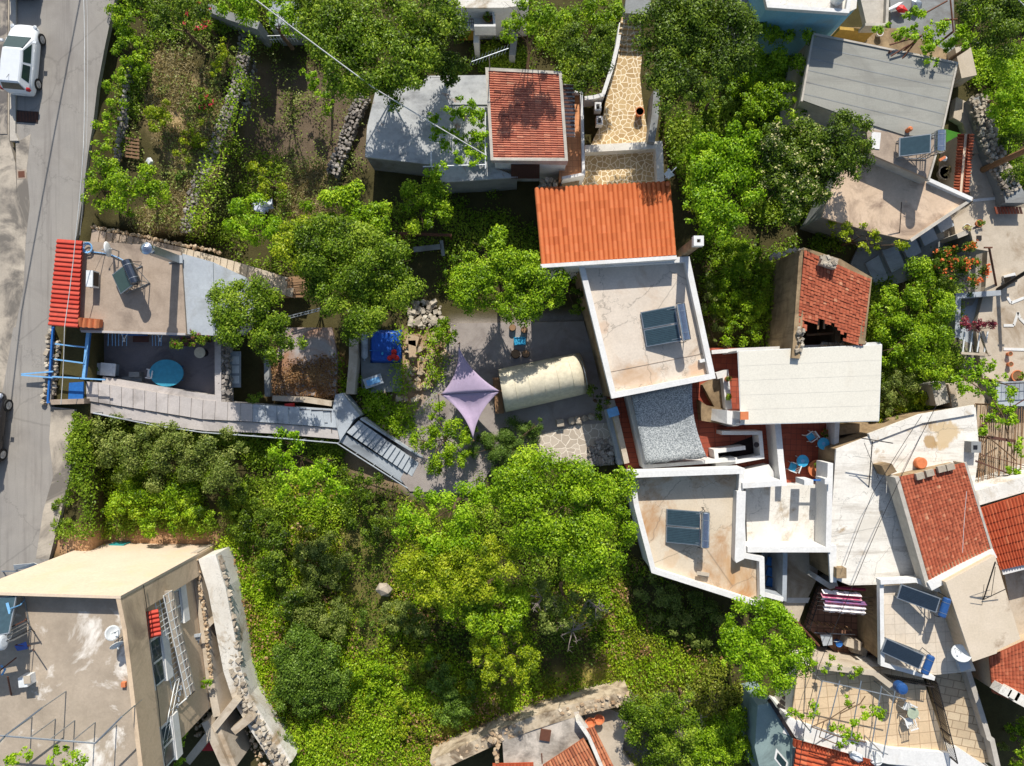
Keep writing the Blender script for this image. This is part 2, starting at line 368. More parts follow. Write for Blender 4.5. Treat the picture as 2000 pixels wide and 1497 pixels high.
L_DRY = leafmat('dry_grass_blade', [(0,(118,104,66)),(.5,(160,144,98)),(1,(198,184,138))], .25)
L_GRS = leafmat('green_grass_blade', [(0,(88,106,22)),(.5,(136,150,42)),(1,(190,186,84))], .3)
L_BRN = leafmat('withered_leaf', [(0,(96,68,44)),(.5,(142,106,70)),(1,(190,156,110))], .25)
F_RED = leafmat('red_flower', [(0,(190,30,50)),(1,(232,96,110))], .3)
F_ORG = leafmat('orange_flower', [(0,(216,86,30)),(1,(244,140,80))], .3)
F_CRM = leafmat('cream_blossom', [(0,(196,190,120)),(1,(226,218,160))], .3)
F_PUR = leafmat('crimson_bract', [(0,(110,34,50)),(1,(180,80,90))], .3)
# ---------------------------------------------------------------- foliage
def unit(n): return n / np.maximum(np.linalg.norm(n, axis=1, keepdims=True), 1e-6)
def leaf_mesh(name, c, nrm, size, tint, mat, parent, aspect=.55):
    """one folded diamond per leaf: c centres, nrm normals"""
    N = len(c); off = np.zeros(3)
    if parent is not None:
        q = parent
        while q.parent is not None: q = q.parent
        off = np.array(ORI.get(q.name, Vector((0, 0, 0))))
    r = unit(RNG.normal(size=(N, 3))); nrm = unit(nrm)
    u = unit(np.cross(nrm, r)); v = np.cross(nrm, u)
    L = (size * RNG.uniform(.65, 1.35, N))[:, None]
    c = c - off
    a = c - u*L*.5; b = c + v*L*.5*aspect + nrm*L*.08; d = c + u*L*.5 - nrm*L*.1; e = c - v*L*.5*aspect + nrm*L*.08
    vs = np.stack([a, b, d, e], 1).reshape(-1, 3).astype(np.float32)
    me = bpy.data.meshes.new(name)
    me.vertices.add(N*4); me.vertices.foreach_set('co', vs.ravel())
    me.loops.add(N*4); me.loops.foreach_set('vertex_index', np.arange(N*4, dtype=np.int32))
    me.polygons.add(N); me.polygons.foreach_set('loop_start', np.arange(0, N*4, 4, dtype=np.int32)); me.polygons.foreach_set('loop_total', np.full(N, 4, dtype=np.int32))
    at = me.attributes.new('tint', 'FLOAT', 'FACE'); at.data.foreach_set('value', np.clip(tint, 0, 1).astype(np.float32))
    me.materials.append(mat); me.update(calc_edges=True)
    o = bpy.data.objects.new(name, me); COL.objects.link(o)
    if parent is not None: o.parent = parent
    return o
def lobe_leaves(lobes, size, dens=1.0, clump=.32, flat_=.75, open_=0.0):
    """lobes: (x,y,z,r) -> leaf centres, normals, tints; each lobe is a cluster of uneven leafy boughs with gaps between"""
    C = []; Nn = []; T = []
    for (x, y, z, r) in lobes:
        ns = int(max(4, dens*(1-open_) * 3.0 * (r/(clump*1.55))**1.75))
        d = unit(RNG.normal(size=(ns, 3))); d[:, 2] = np.where(d[:, 2] < -.25, -d[:, 2], d[:, 2])
        lump = np.array([mnoise.noise(Vector((q[0]*1.7 + x*.7, q[1]*1.7 + y*.7, q[2]*1.7 + z))) for q in d])
        keep = lump > (-.5 + open_); d = d[keep]; lump = lump[keep]
        rr = r * (RNG.uniform(.5, 1.05, len(d)) + .3*lump)
        cc = np.stack([x + d[:, 0]*rr, y + d[:, 1]*rr, z + d[:, 2]*rr*flat_], 1)
        for (x2, y2, z2, r2) in lobes:
            if (x2, y2, z2, r2) == (x, y, z, r): continue
            q = np.sqrt((cc[:, 0]-x2)**2 + (cc[:, 1]-y2)**2 + ((cc[:, 2]-z2)/flat_)**2)
            k = q > r2*.6; cc = cc[k]; d = d[k]
        for c0, d0 in zip(cc, d):
            rs = clump*RNG.uniform(.65, 1.75)*min(1.25, max(.55, r/1.1))
            n = int(max(12, 27*(rs/size)**2)); o = unit(RNG.normal(size=(n, 3)) + d0*.55 + np.array([0, 0, .45]))
            sq = np.array([RNG.uniform(.8, 1.3), RNG.uniform(.8, 1.3), RNG.uniform(.55, .85)])
            p = c0 + o*sq*rs*(RNG.uniform(.15, 1.32, (n, 1))**.7)
            nn = o*.8 + RNG.normal(size=(n, 3))*.5 + np.array([0, 0, .55])
            t = RNG.normal(.48, .15) + RNG.normal(0, .24, n)
            C.append(p); Nn.append(nn); T.append(t)
    if not C: return np.zeros((0, 3)), np.zeros((0, 3)), np.zeros(0)
    return np.concatenate(C), np.concatenate(Nn), np.concatenate(T)
NLEAF = [0]
def plant(name, label, cat, lob, mat, size=.15, top=3.0, ground=None, dens=1.0, clump=.36, group=None, trunk=True, flowers=None, flat_=.75, open_=0.0, dead=None, crown='crown'):
    """lob: (px, py, rpx[, ztop]) in photo pixels; top = height of the crown top above z=0 datum"""
    L = []; size *= .86
    for q in lob:
        zt = q[3] if len(q) > 3 else top
        zt += random.uniform(-.25, .25)
        r = M2(q[2], zt - .5); c = P(q[0], q[1], zt - .35*r); L.append((c.x, c.y, zt - r*flat_, r))
    bx = sum(l[0]*l[3] for l in L)/sum(l[3] for l in L); by = sum(l[1]*l[3] for l in L)/sum(l[3] for l in L)
    g = ground if ground is not None else gz_world(bx, by)
    root = thing(name, label, cat, (bx, by, g), group)
    c, n, t = lobe_leaves(L, size, dens, clump, flat_, open_); NLEAF[0] += len(c)
    leaf_mesh(crown, c, n, size, t, mat, root)
    if trunk:
        b = MB(); zf = min(l[2] for l in L); r0 = .07 + .03*max(l[3] for l in L)
        fork = Vector((bx, by, lerp(g, zf, .55))); b.tube([(bx+.1, by, g-.1), (bx-.05, by+.05, lerp(g, fork.z, .5)), fork], [r0*1.3, r0, r0*.85], 7)
        for l in L:
            e = Vector((l[0], l[1], l[2] + l[3]*.25)); m = fork.lerp(e, .5) + Vector((random.uniform(-.2, .2), random.uniform(-.2, .2), .25))
            b.tube([fork, m, e], [r0*.34, r0*.24, r0*.12], 5)
            for k in range(3):
                a = random.uniform(0, 6.28); e2 = e + Vector((math.cos(a), math.sin(a), random.uniform(-.1, .6)))*l[3]*.8
                b.tube([m.lerp(e, .6), e2], [r0*.14, r0*.05], 4)
        b.build('trunk', BARK, root)
    if flowers:
        fm, cnt, fs, fname = flowers; k = RNG.choice(len(c), size=min(cnt, len(c)), replace=False)
        k = k[np.argsort(-c[k, 2])][:max(3, int(cnt*.8))]
        if cnt <= 60:
            for q in c[k]:
                fc = q + np.array([0, 0, .08]) + RNG.normal(size=(9, 3))*fs*.55
                leaf_mesh(fname, fc, RNG.normal(size=(9, 3))*.5 + np.array([0, 0, 1.0]), fs, RNG.uniform(0, 1, 9), fm, root, .8)
        else:
            fc = np.repeat(c[k] + np.array([0, 0, .05]), 7, 0) + RNG.normal(size=(len(k)*7, 3))*fs*.55
            leaf_mesh(fname, fc, RNG.normal(size=(len(fc), 3))*.5 + np.array([0, 0, 1.0]), fs, RNG.uniform(0, 1, len(fc)), fm, root, .8)['kind'] = 'stuff'
    if dead:
        b = MB()
        for (dx, dy, dz, L_) in dead:
            o = P(dx, dy, dz)
            for k in range(9):
                a = random.uniform(0, 6.28); e = o + Vector((math.cos(a), math.sin(a), random.uniform(.1, .5)))*L_*random.uniform(.5, 1)
                m = o.lerp(e, .5) + Vector((random.uniform(-.1, .1), random.uniform(-.1, .1), .12)); b.tube([o, m, e], [.035, .022, .008], 4)
                for j in range(4):
                    q = m.lerp(e, random.random()); b.tube([q, q + Vector((random.uniform(-1, 1), random.uniform(-1, 1), random.uniform(0, .5)))*.35], [.014, .005], 3)
        b.build('dead_branches', DEADW, root)
    return root
def in_poly(px, py, poly):
    r = np.zeros(len(px), bool); j = len(poly)-1
    for i in range(len(poly)):
        xi, yi = poly[i]; xj, yj = poly[j]
        c = ((yi > py) != (yj > py)) & (px < (xj-xi)*(py-yi)/(yj-yi+1e-9) + xi); r ^= c; j = i
    return r
def noisef(x, y, s, seed=0): return np.array([mnoise.fractal(Vector((a*s, b*s, seed)), 1.0, 2.0, 4) for a, b in zip(x, y)])
def cover(name, label, poly, n, mat, size=.16, h=.2, per=9, spread=.16, thr=-9, nscale=.5, seed=0, kind='leaf', cat='ground cover', dz=0.0, holes=()):
    """uncountable ground cover: tufts scattered over a photo polygon, thinned by noise; one object"""
    pl = np.array(poly, float); lo = pl.min(0); hi = pl.max(0)
    x = RNG.uniform(lo[0], hi[0], n); y = RNG.uniform(lo[1], hi[1], n); k = in_poly(x, y, poly)
    for hp in holes: k &= ~in_poly(x + RNG.normal(0, 9, n), y + RNG.normal(0, 9, n), hp)
    x = x[k]; y = y[k]
    g = np.array([gz(a, b) for a, b in zip(x, y)]) + dz; s = (H-g)/F; X = (x-CX)*s; Y = (CY-y)*s
    f = noisef(X, Y, nscale, seed); k = f > thr; X = X[k]; Y = Y[k]; g = g[k]; f = f[k]
    N = len(X)
    if kind == 'leaf':
        o = RNG.normal(size=(N, per, 3))*spread; o[:, :, 2] = RNG.uniform(.02, 1, (N, per))*h*(1+f[:, None]*.8)
        c = np.stack([X, Y, g], 1)[:, None, :] + o; nn = RNG.normal(size=(N, per, 3))*.55 + np.array([0, 0, 1.0])
        asp = .6
    else:
        o = RNG.normal(size=(N, per, 3))*spread; o[:, :, 2] = RNG.uniform(.1, .6, (N, per))*h
        c = np.stack([X, Y, g], 1)[:, None, :] + o; nn = RNG.normal(size=(N, per, 3)) + np.array([0, 0, .5]); asp = .13
    t = np.repeat((.5 + f*.5 + RNG.normal(0, .1, N))[:, None], per, 1) + RNG.normal(0, .12, (N, per))
    NLEAF[0] += N*per
    ob = leaf_mesh(name, c.reshape(-1, 3), nn.reshape(-1, 3), size, t.ravel(), mat, None, asp)
    return tag(ob, label, cat, None, 'stuff')
# ---------------------------------------------------------------- shape helpers for buildings
def offset_line(pts, d, closed):
    """mitred offset of a polyline to its left by d"""
    n = len(pts); out = []
    for i in range(n):
        p = Vector(pts[i][:2])
        a = Vector(pts[i-1][:2]) if (closed or i > 0) else None
        b = Vector(pts[(i+1) % n][:2]) if (closed or i < n-1) else None
        d1 = (p-a).normalized() if a is not None else (b-p).normalized()
        d2 = (b-p).normalized() if b is not None else d1
        n1 = Vector((-d1.y, d1.x)); n2 = Vector((-d2.y, d2.x)); m = (n1+n2)
        if m.length < 1e-4: m = n1
        m.normalize(); out.append(p + m*d/max(.35, m.dot(n1)))
    return out
def wall_path(b, pts, wd, z0, z1, closed=False, t=.5):
    """vertical wall of thickness wd along a line; z0/z1 may be lists"""
    n = len(pts); L = offset_line(pts, wd/2, closed); R = offset_line(pts, -wd/2, closed)
    zz0 = z0 if isinstance(z0, (list, tuple)) else [z0]*n; zz1 = z1 if isinstance(z1, (list, tuple)) else [z1]*n
    vs = []
    for i in range(n): vs += [(R[i].x, R[i].y, zz0[i]), (L[i].x, L[i].y, zz0[i]), (L[i].x, L[i].y, zz1[i]), (R[i].x, R[i].y, zz1[i])]
    fs = []
    for i in range(n if closed else n-1):
        j = (i+1) % n
        for k in range(4): fs.append((i*4+k, i*4+(k+1) % 4, j*4+(k+1) % 4, j*4+k)[::-1])
    if not closed: fs.append((0, 1, 2, 3)); fs.append(tuple((n-1)*4+k for k in (3, 2, 1, 0)))
    return b.add(vs, fs, t)
def grow(poly, d):
    poly = ccw([(p[0], p[1]) for p in poly]); return offset_line(poly, -d, True)
def centre(poly): return (sum(p[0] for p in poly)/len(poly), sum(p[1] for p in poly)/len(poly))
def gz_world(x, y):
    z = -1.5
    for _ in range(6): z = gz(CX + x*F/(H-z), CY - y*F/(H-z))
    return z
def block(name, label, cat, poly_px, zt, zb, wallm, roofm=None, over=.04, th=.14, group=None):
    poly = PP(poly_px, zt); c = centre(poly)
    r = thing(name, label, cat, (c[0], c[1], zb), group)
    b = MB(); b.prism(poly, zb-.5, zt-th+.005 if roofm else zt); b.build('wall', wallm, r)
    if roofm: b = MB(); b.prism(grow(poly, over), zt-th, zt); b.build('roof', roofm, r)
    return r
def parapet(root, poly_px, zf, zt, wd, m, name='parapet', closed=True, t0=None, inset=True):
    """ring of wall standing on the roof edge, outline given at its top"""
    pts = PP(poly_px, zt)
    if closed: pts = grow(pts, -wd/2 + .05) if inset else ccw([(p.x, p.y) for p in pts])
    b = MB(); wall_path(b, pts, wd, zf-.02, zt, closed); return b.build(name, m, root)
def roof_tiles(b, A, B, C, D, nb, nr, amp=.05, seg=6, jit=0.0, under=.05, miss=None, prof=.6):
    """clay barrel tiles: A-B upper edge, D-C lower edge; barrels run A->D"""
    A, B, C, D = map(Vector, (A, B, C, D)); N = (B-A).cross(D-A).normalized()
    if N.z < 0: N = -N
    def q(u, v): return (A*(1-u)+B*u)*(1-v) + (D*(1-u)+C*u)*v
    for i in range(nb):
        for r in range(nr):
            if miss and miss((i+.5)/nb, (r+.5)/nr): continue
            t = min(1, max(0, random.gauss(.55, .15))); dj = random.uniform(-jit, jit); dn = random.uniform(0, jit*.6)
            vs = []
            for e, lift in ((0, 0.0), (1, amp*.55)):
                v = min(1.02, (r + e*1.06)/nr) + dj/ max(1, nr)
                for k in range(seg+1):
                    s = k/seg; h = amp*(.5-.5*math.cos(2*math.pi*s))**prof
                    vs.append(q((i+s)/nb, v) + N*(h + lift + dn))
            b.add(vs, [(k, seg+1+k, seg+2+k, k+1) for k in range(seg)], t)
            lo = [vs[seg+1+k] for k in range(seg+1)]
            b.add(lo + [p - N*(amp*.6) for p in lo], [(k, seg+1+k, seg+2+k, k+1) for k in range(seg)], t*.9)
    if under and not miss:
        b.slab([A - N*.01, B - N*.01, C - N*.01, D - N*.01], under, .4)
    return b
def stones_line(b, pts, width, z0f, h, size, jitter=.35, rows=None, dens=1.0):
    """dry-stone wall: irregular stones packed along a line of world points"""
    for i in range(len(pts)-1):
        a, c = Vector(pts[i]), Vector(pts[i+1]); L = (c-a).length; d = (c-a).normalized(); nrm = Vector((-d.y, d.x, 0))
        nx = max(1, int(L/size*dens)); ny = max(1, int(width/size)); nz = max(1, int(h/size))
        for kz in range(nz+1):
            for kx in range(nx):
                for ky in range(ny):
                    if kz < nz and 0 < ky < ny-1: continue
                    p = a + d*(kx + random.uniform(.1, .9))*L/nx + nrm*((ky+.5+random.uniform(-.25, .25))/ny-.5)*width
                    p.z += kz/max(1, nz)*h + random.uniform(-.04, .06)
                    sz = size*random.uniform(.75, 1.45)
                    b.blob(p, (sz*1.25, sz, sz*.8), .2, min(1, max(0, random.gauss(.5, .22))))
    return b
def rubble(b, poly, n, smin, smax, dz=0.0, z=None):
    pl = np.array(poly, float); lo = pl.min(0); hi = pl.max(0)
    x = RNG.uniform(lo[0], hi[0], n); y = RNG.uniform(lo[1], hi[1], n); k = in_poly(x, y, poly)
    for a, c in zip(x[k], y[k]):
        s = smin + (smax-smin)*random.random()**2.2; p = P(a, c, (gz(a, c) if z is None else z) + dz + s*.2)
        b.blob(p, (s*random.uniform(1, 1.5), s, s*.7), .22, min(1, max(0, random.gauss(.55, .22))))
    return b
def struct(o, label=None): return tag(o, label, None, None, 'structure')
# ---------------------------------------------------------------- terrain
def build_ground():
    xs = np.array([-40000, -5000, -1200] + list(range(-420, 2430, 10)) + [3200, 7000, 42000], float)
    ys = np.array([-40000, -5000, -1000] + list(range(-360, 1870, 10)) + [2500, 6500, 41000], float)
    X, Y = np.meshgrid(xs, ys); x = X.ravel(); y = Y.ravel()
    z = np.array([gz(a, b) for a, b in zip(x, y)])
    s = (H-z)/F; wx = (x-CX)*s; wy = (CY-y)*s
    inb = (np.abs(wx) < 60) & (np.abs(wy) < 50); nz_ = np.zeros(len(x))
    nz_[inb] = np.array([mnoise.fractal(Vector((a*.5, b*.5, 3)), 1, 2, 4) for a, b in zip(wx[inb], wy[inb])])*.12
    z = z + nz_ - .12
    z[x < 175] -= .15
    col = np.tile(np.array(lin((78, 72, 40))[:3]), (len(x), 1))
    regs = [((192,166,122), [(330,120),(425,190),(440,260),(385,440),(300,455),(262,430),(335,400),(345,330),(290,240),(292,80)]),
            ((112,96,78), [(470,120),(700,150),(725,320),(665,330),(560,330),(480,400)]),
            ((190,166,126), [(540,325),(655,325),(645,440),(560,445)]),
            ((180,152,118), [(778,640),(875,650),(905,780),(860,840),(760,835),(775,760)]),
            ((166,156,149), [(880,630),(1140,610),(1195,800),(1170,830),(1000,850),(930,960),(800,965),(760,900),(790,830),(840,760),(870,700)]),
            ((172,120,84), [(528,700),(668,690),(655,775),(528,775)]),
            ((196,152,112), [(100,1035),(420,1040),(430,1068),(95,1085)]),
            ((176,160,84), [(860,1360),(1230,1290),(1390,1290),(1380,1330),(1200,1370),(1000,1430),(850,1470)]),
            ((190,160,140), [(478,1080),(520,1080),(515,1330),(470,1280)]),
            ((150,128,102), [(640,830),(800,830),(800,960),(700,960)]),
            ((150,140,126), [(1220,1350),(1420,1370),(1420,1520),(1180,1520)]),
            ((150,142,130), [(1730,380),(2020,380),(2020,1000),(1860,820),(1880,600)]),
            ((118,112,60), [(430,1000),(760,1000),(760,1480),(520,1480)])]
    for c, poly in regs: k = in_poly(x, y, poly); col[k] = lin(c)[:3]
    C = col.reshape(len(ys), len(xs), 3)
    for _ in range(2): C[1:-1, 1:-1] = (C[1:-1, 1:-1]*2 + C[:-2, 1:-1] + C[2:, 1:-1] + C[1:-1, :-2] + C[1:-1, 2:])/6
    nx, ny = len(xs), len(ys); i = np.arange(nx*ny).reshape(ny, nx)
    f = np.stack([i[1:, :-1], i[1:, 1:], i[:-1, 1:], i[:-1, :-1]], -1).reshape(-1, 4)
    me = bpy.data.meshes.new('ground'); me.from_pydata(np.stack([wx, wy, z], 1).tolist(), [], f.tolist())
    at = me.attributes.new('gcol', 'FLOAT_COLOR', 'POINT'); at.data.foreach_set('color', np.concatenate([C.reshape(-1, 3), np.ones((nx*ny, 1))], 1).astype(np.float32).ravel())
    k = NT('hillside_earth'); p = k.pos(); a = k.n('ShaderNodeAttribute'); a.attribute_name = 'gcol'
    n1 = k.noise(p, 1.3, 6, .7); n2 = k.noise(p, 14, 5, .7)
    c = k.mix(k.mapr(n1, .4, .7, 0, .55), a.outputs['Color'], k.mix(1.0, a.outputs['Color'], (.5, .48, .4, 1), 'MULTIPLY'))
    c = k.mix(k.mapr(n2, .45, .75, 0, .6), c, k.mix(1.0, c, (.45, .42, .36, 1), 'MULTIPLY'))
    me.materials.append(k.finish(c, .95, n2, .7, .04))
    me.polygons.foreach_set('use_smooth', np.ones(len(f), bool))
    o = bpy.data.objects.new('ground', me); COL.objects.link(o); struct(o)
build_ground()
def sheet(name, poly, mat, z=None, dz=.0, th=.12, sub=None):
    """paved sheet; follows gz when z is None (only for small level patches)"""
    b = MB()
    if z is None: b.slab([P(x, y, gz(x, y)+dz) for x, y in poly], th)
    else: b.prism(PP(poly, z), z-th, z)
    return struct(b.build(name, mat))
ROAD = [(32,-60),(30,120),(30,260),(34,400),(36,520),(26,640),(6,760),(-30,860),(-60,1000),(-80,1200),(60,1200),(96,1092),(112,1030),(134,940),(142,870),(145,800),(100,795),(100,640),(150,460),(162,380),(172,300),(182,240),(190,170),(205,90),(224,0),(232,-60)]
sheet('road', ROAD, ASPH, .0, th=.3)
sheet('pavement', [(-200,-60),(18,-60),(18,275),(30,320),(34,400),(36,520),(26,640),(6,760),(-30,860),(-60,1000),(-200,1000)], LIMEROAD, -.006, th=.3)
sheet('painted_shade_footpath', [(-200,-60),(15,-60),(14,262),(-200,262)], plaster('footpath_painted_shade', (118,112,106), (92,88,86), 1.2, (160,150,136), .6, (.5,.6), 9), .03, th=.3)  # dark mottled strip: the shade beside the road is put into its colour
sheet('kerb', [(19,-60),(31,-60),(30,260),(36,275),(19,275)], KERB, .1, th=.4)
sheet('worn_concrete_apron', [(100,798),(144,800),(141,870),(133,940),(112,1030),(96,1092),(70,1092),(84,1000),(104,930),(96,860)], LIMEROAD, .004, th=.02)
sheet('broken_road_edge', [(31,280),(60,262),(52,330),(58,400),(50,470),(46,560),(30,640),(26,640),(36,520),(34,400)], LIMEROAD, .006, th=.02)
# ---------------------------------------------------------------- cars, drain, road fittings
def make_car(label, px, py, rz, L, paint, sc=1.0):
    g = P(px, py, 0); r = thing('parked_car', label, 'car', (g.x, g.y, 0), 'cars parked along the road', rz, True)
    k = L/3.7
    st = [(-1.85,.60,.66),(-1.78,.74,.84),(-1.5,.81,.93),(-.6,.83,.95),(.55,.83,.94),(.85,.82,.92),(1.3,.79,.80),(1.62,.71,.70),(1.8,.56,.58)]
    vs = []; m = []
    for y, wd, zt in st:
        half = [(0,.17),(wd*.86,.17),(wd*.98,.32),(wd,.55),(wd*.985,zt-.16),(wd*.9,zt-.03),(wd*.6,zt),(0,zt+.025)]
        ring = half + [(-a, c) for a, c in half[-2:0:-1]]
        vs += [(a*sc, y*k, c*sc) for a, c in ring]
    n = 14; fs = []
    for i in range(len(st)-1):
        for j in range(n): fs.append((i*n+j, i*n+(j+1) % n, (i+1)*n+(j+1) % n, (i+1)*n+j)[::-1])
    fs.append(tuple(range(n))); fs.append(tuple((len(st)-1)*n+j for j in range(n))[::-1])
    b = MB(); b.add(vs, fs); b.build('body', paint, r, True, 1)
    lo = [(-.74,-1.80),(.74,-1.80),(.77,-.4),(.74,.92),(.52,1.06),(-.52,1.06),(-.74,.92),(-.77,-.4)]
    hi = [(-.54,-1.55),(.54,-1.55),(.57,-.5),(.53,.12),(.42,.2),(-.42,.2),(-.53,.12),(-.57,-.5)]
    b = MB(); b.hexa([(x*sc, y*k, .88*sc) for x, y in lo], [(x*sc, y*k, 1.40*sc) for x, y in hi])
    top = [(x*sc*.9, y*k*.95-.02, 1.455*sc) for x, y in hi]; b.hexa([(x*sc, y*k, 1.395*sc) for x, y in hi], top)
    b.build('roof', paint, r)
    def pane(name, a, c, e, d, u0, u1, v0, v1, m, off=.012):
        a, c, e, d = [Vector((q[0]*sc, q[1]*k, q[2]*sc)) for q in (a, c, e, d)]
        N = (c-a).cross(d-a).normalized()
        def q(u, v): return (a*(1-u)+c*u)*(1-v)+(d*(1-u)+e*u)*v
        b = MB(); p = [q(u0, v0)+N*off, q(u1, v0)+N*off, q(u1, v1)+N*off, q(u0, v1)+N*off]
        b.hexa([x - N*.03 for x in p], p); return b.build(name, m, r)
    z0, z1 = .88, 1.40
    def w(i, z, T): return (T[i][0], T[i][1], z)
    pane('windscreen', w(4,z0,lo), w(5,z0,lo), w(5,z1,hi), w(4,z1,hi), -.12, 1.12, .08, .93, GLASSD)
    pane('rear_window', w(0,z0,lo), w(1,z0,lo), w(1,z1,hi), w(0,z1,hi), .07, .93, .2, .92, GLASSD)
    for s in (1, -1):
        A, B_, C_ = (1, 2, 3) if s > 0 else (0, 7, 6)
        q = lambda i, z, T: w(i, z, T)
        if s > 0:
            pane('side_window', q(1,z0,lo), q(2,z0,lo), q(2,z1,hi), q(1,z1,hi), .3, .93, .12, .86, GLASSD)
            pane('side_window', q(2,z0,lo), q(3,z0,lo), q(3,z1,hi), q(2,z1,hi), .05, .86, .12, .86, GLASSD)
        else:
            pane('side_window', q(7,z0,lo), q(0,z0,lo), q(0,z1,hi), q(7,z1,hi), .07, .7, .12, .86, GLASSD)
            pane('side_window', q(6,z0,lo), q(7,z0,lo), q(7,z1,hi), q(6,z1,hi), .14, .95, .12, .86, GLASSD)
        b = MB(); b.box((s*.92*sc, .72*k, .98*sc), (.2, .12, .13)); b.build('wing_mirror', paint, r)
        b = MB(); b.blob((s*.70*sc, -1.70*k, .9*sc), (.28, .26, .36), .05, rz=0); b.build('tail_light', TAILR, r)
        b = MB(); b.blob((s*.62*sc, 1.62*k, .66*sc), (.26, .3, .14), .05, rz=0); b.build('headlight', LENS, r)
        for yy in (-.35, .6):
            b = MB(); b.box((s*.835*sc, (yy-.22)*k, .84*sc), (.03, .18, .03)); b.build('door_handle', paint, r)
        for yy in (-1.18, 1.18):
            R = Matrix.Rotation(math.radians(90), 4, 'Y'); b = MB()
            b.tube([(s*.66*sc, yy*k, .3*sc), (s*.835*sc, yy*k, .3*sc)], .31*sc, 20); wl = b.build('wheel', TYRE, r)
            b = MB(); b.tube([(s*.80*sc, yy*k, .3*sc), (s*.842*sc, yy*k, .3*sc)], .2*sc, 14)
            for j in range(5):
                a = j*6.283/5; b.beam((s*.845*sc, yy*k, .3*sc), (s*.845*sc, yy*k+math.cos(a)*.19*sc, .3*sc+math.sin(a)*.19*sc), .04, .02)
            b.build('rim', RIM, wl)
    b = MB(); b.tube([(0, -1.15*k, 1.44*sc), (0, -1.4*k, 1.62*sc)], .012, 5); b.build('antenna', BLACKP, r)
    b = MB(); b.box((0, -1.86*k, .5*sc), (.5, .02, .12)); b.build('number_plate', WPLAST, r)
    return r
make_car('small white hatchback parked at the kerb, its red tail light lit by the sun', 57, 124, -.085, 3.9, CARW, 1.0)
make_car('dark grey car parked half out of view below the white hatchback', -12, 836, -.117, 4.3, CARD, 1.1)
make_car('dark car showing only its rear bumper ahead of the white hatchback', 56, -68, -.05, 4.2, CARD, 1.05)
r = thing('storm_drain', 'black barred storm drain set in the road behind the white car', 'drain', P(52, 227, 0))
b = MB(); b.prism(PP([(30,215),(76,219),(74,242),(29,238)], .012), -.05, .012); b.build('frame', METALD, r)
b = MB()
for i in range(15):
    x = 32 + i*2.9; b.beam(P(x, 218, .02), P(x-.5, 238, .02), .03, .015)
b.split('bar', RUST, r)
r = thing('manhole_cover', 'small rusty manhole cover in the road near the worn left edge', 'manhole', P(42, 341, 0))
b = MB(); b.box(P(42, 341, .012), (.5, .5, .02), .05); b.build('frame', CONC, r)
b = MB(); b.box(P(42, 341, .02), (.36, .36, .016), .05); b.build('lid', RUST, r)
def cable(label, pts, r, m, group='overhead cables'):
    b = MB(); q = [P(*p) for p in pts]; o = []
    for i in range(len(q)-1):
        L = (q[i+1]-q[i]).length; n = max(3, int(L/1.5))
        for k in range(n):
            t = k/n; v = q[i].lerp(q[i+1], t); v.z -= math.sin(math.pi*t)*L*.012; o.append(v)
    o.append(q[-1]); b.tube(o, r, 5); x = b.build('overhead_cable', m); return tag(x, label, 'cable', group)
cable('white cable running down the road to the blue gate', [(163,-20,4),(165,130,3.8),(163,290,3.6),(150,440,3.0),(126,640,2.2),(119,790,1.2)], .022, CABLEW)
cable('thin black cable above the road casting a long dark line on the asphalt', [(40,-420,5.5),(-95,300,5.5),(-140,700,5.5)], .04, BLACKC)
cable('thin grey cable close beside the white one over the road', [(169,-20,4),(171,140,3.8),(168,300,3.6),(156,460,2.2)], .01, CABLEW)
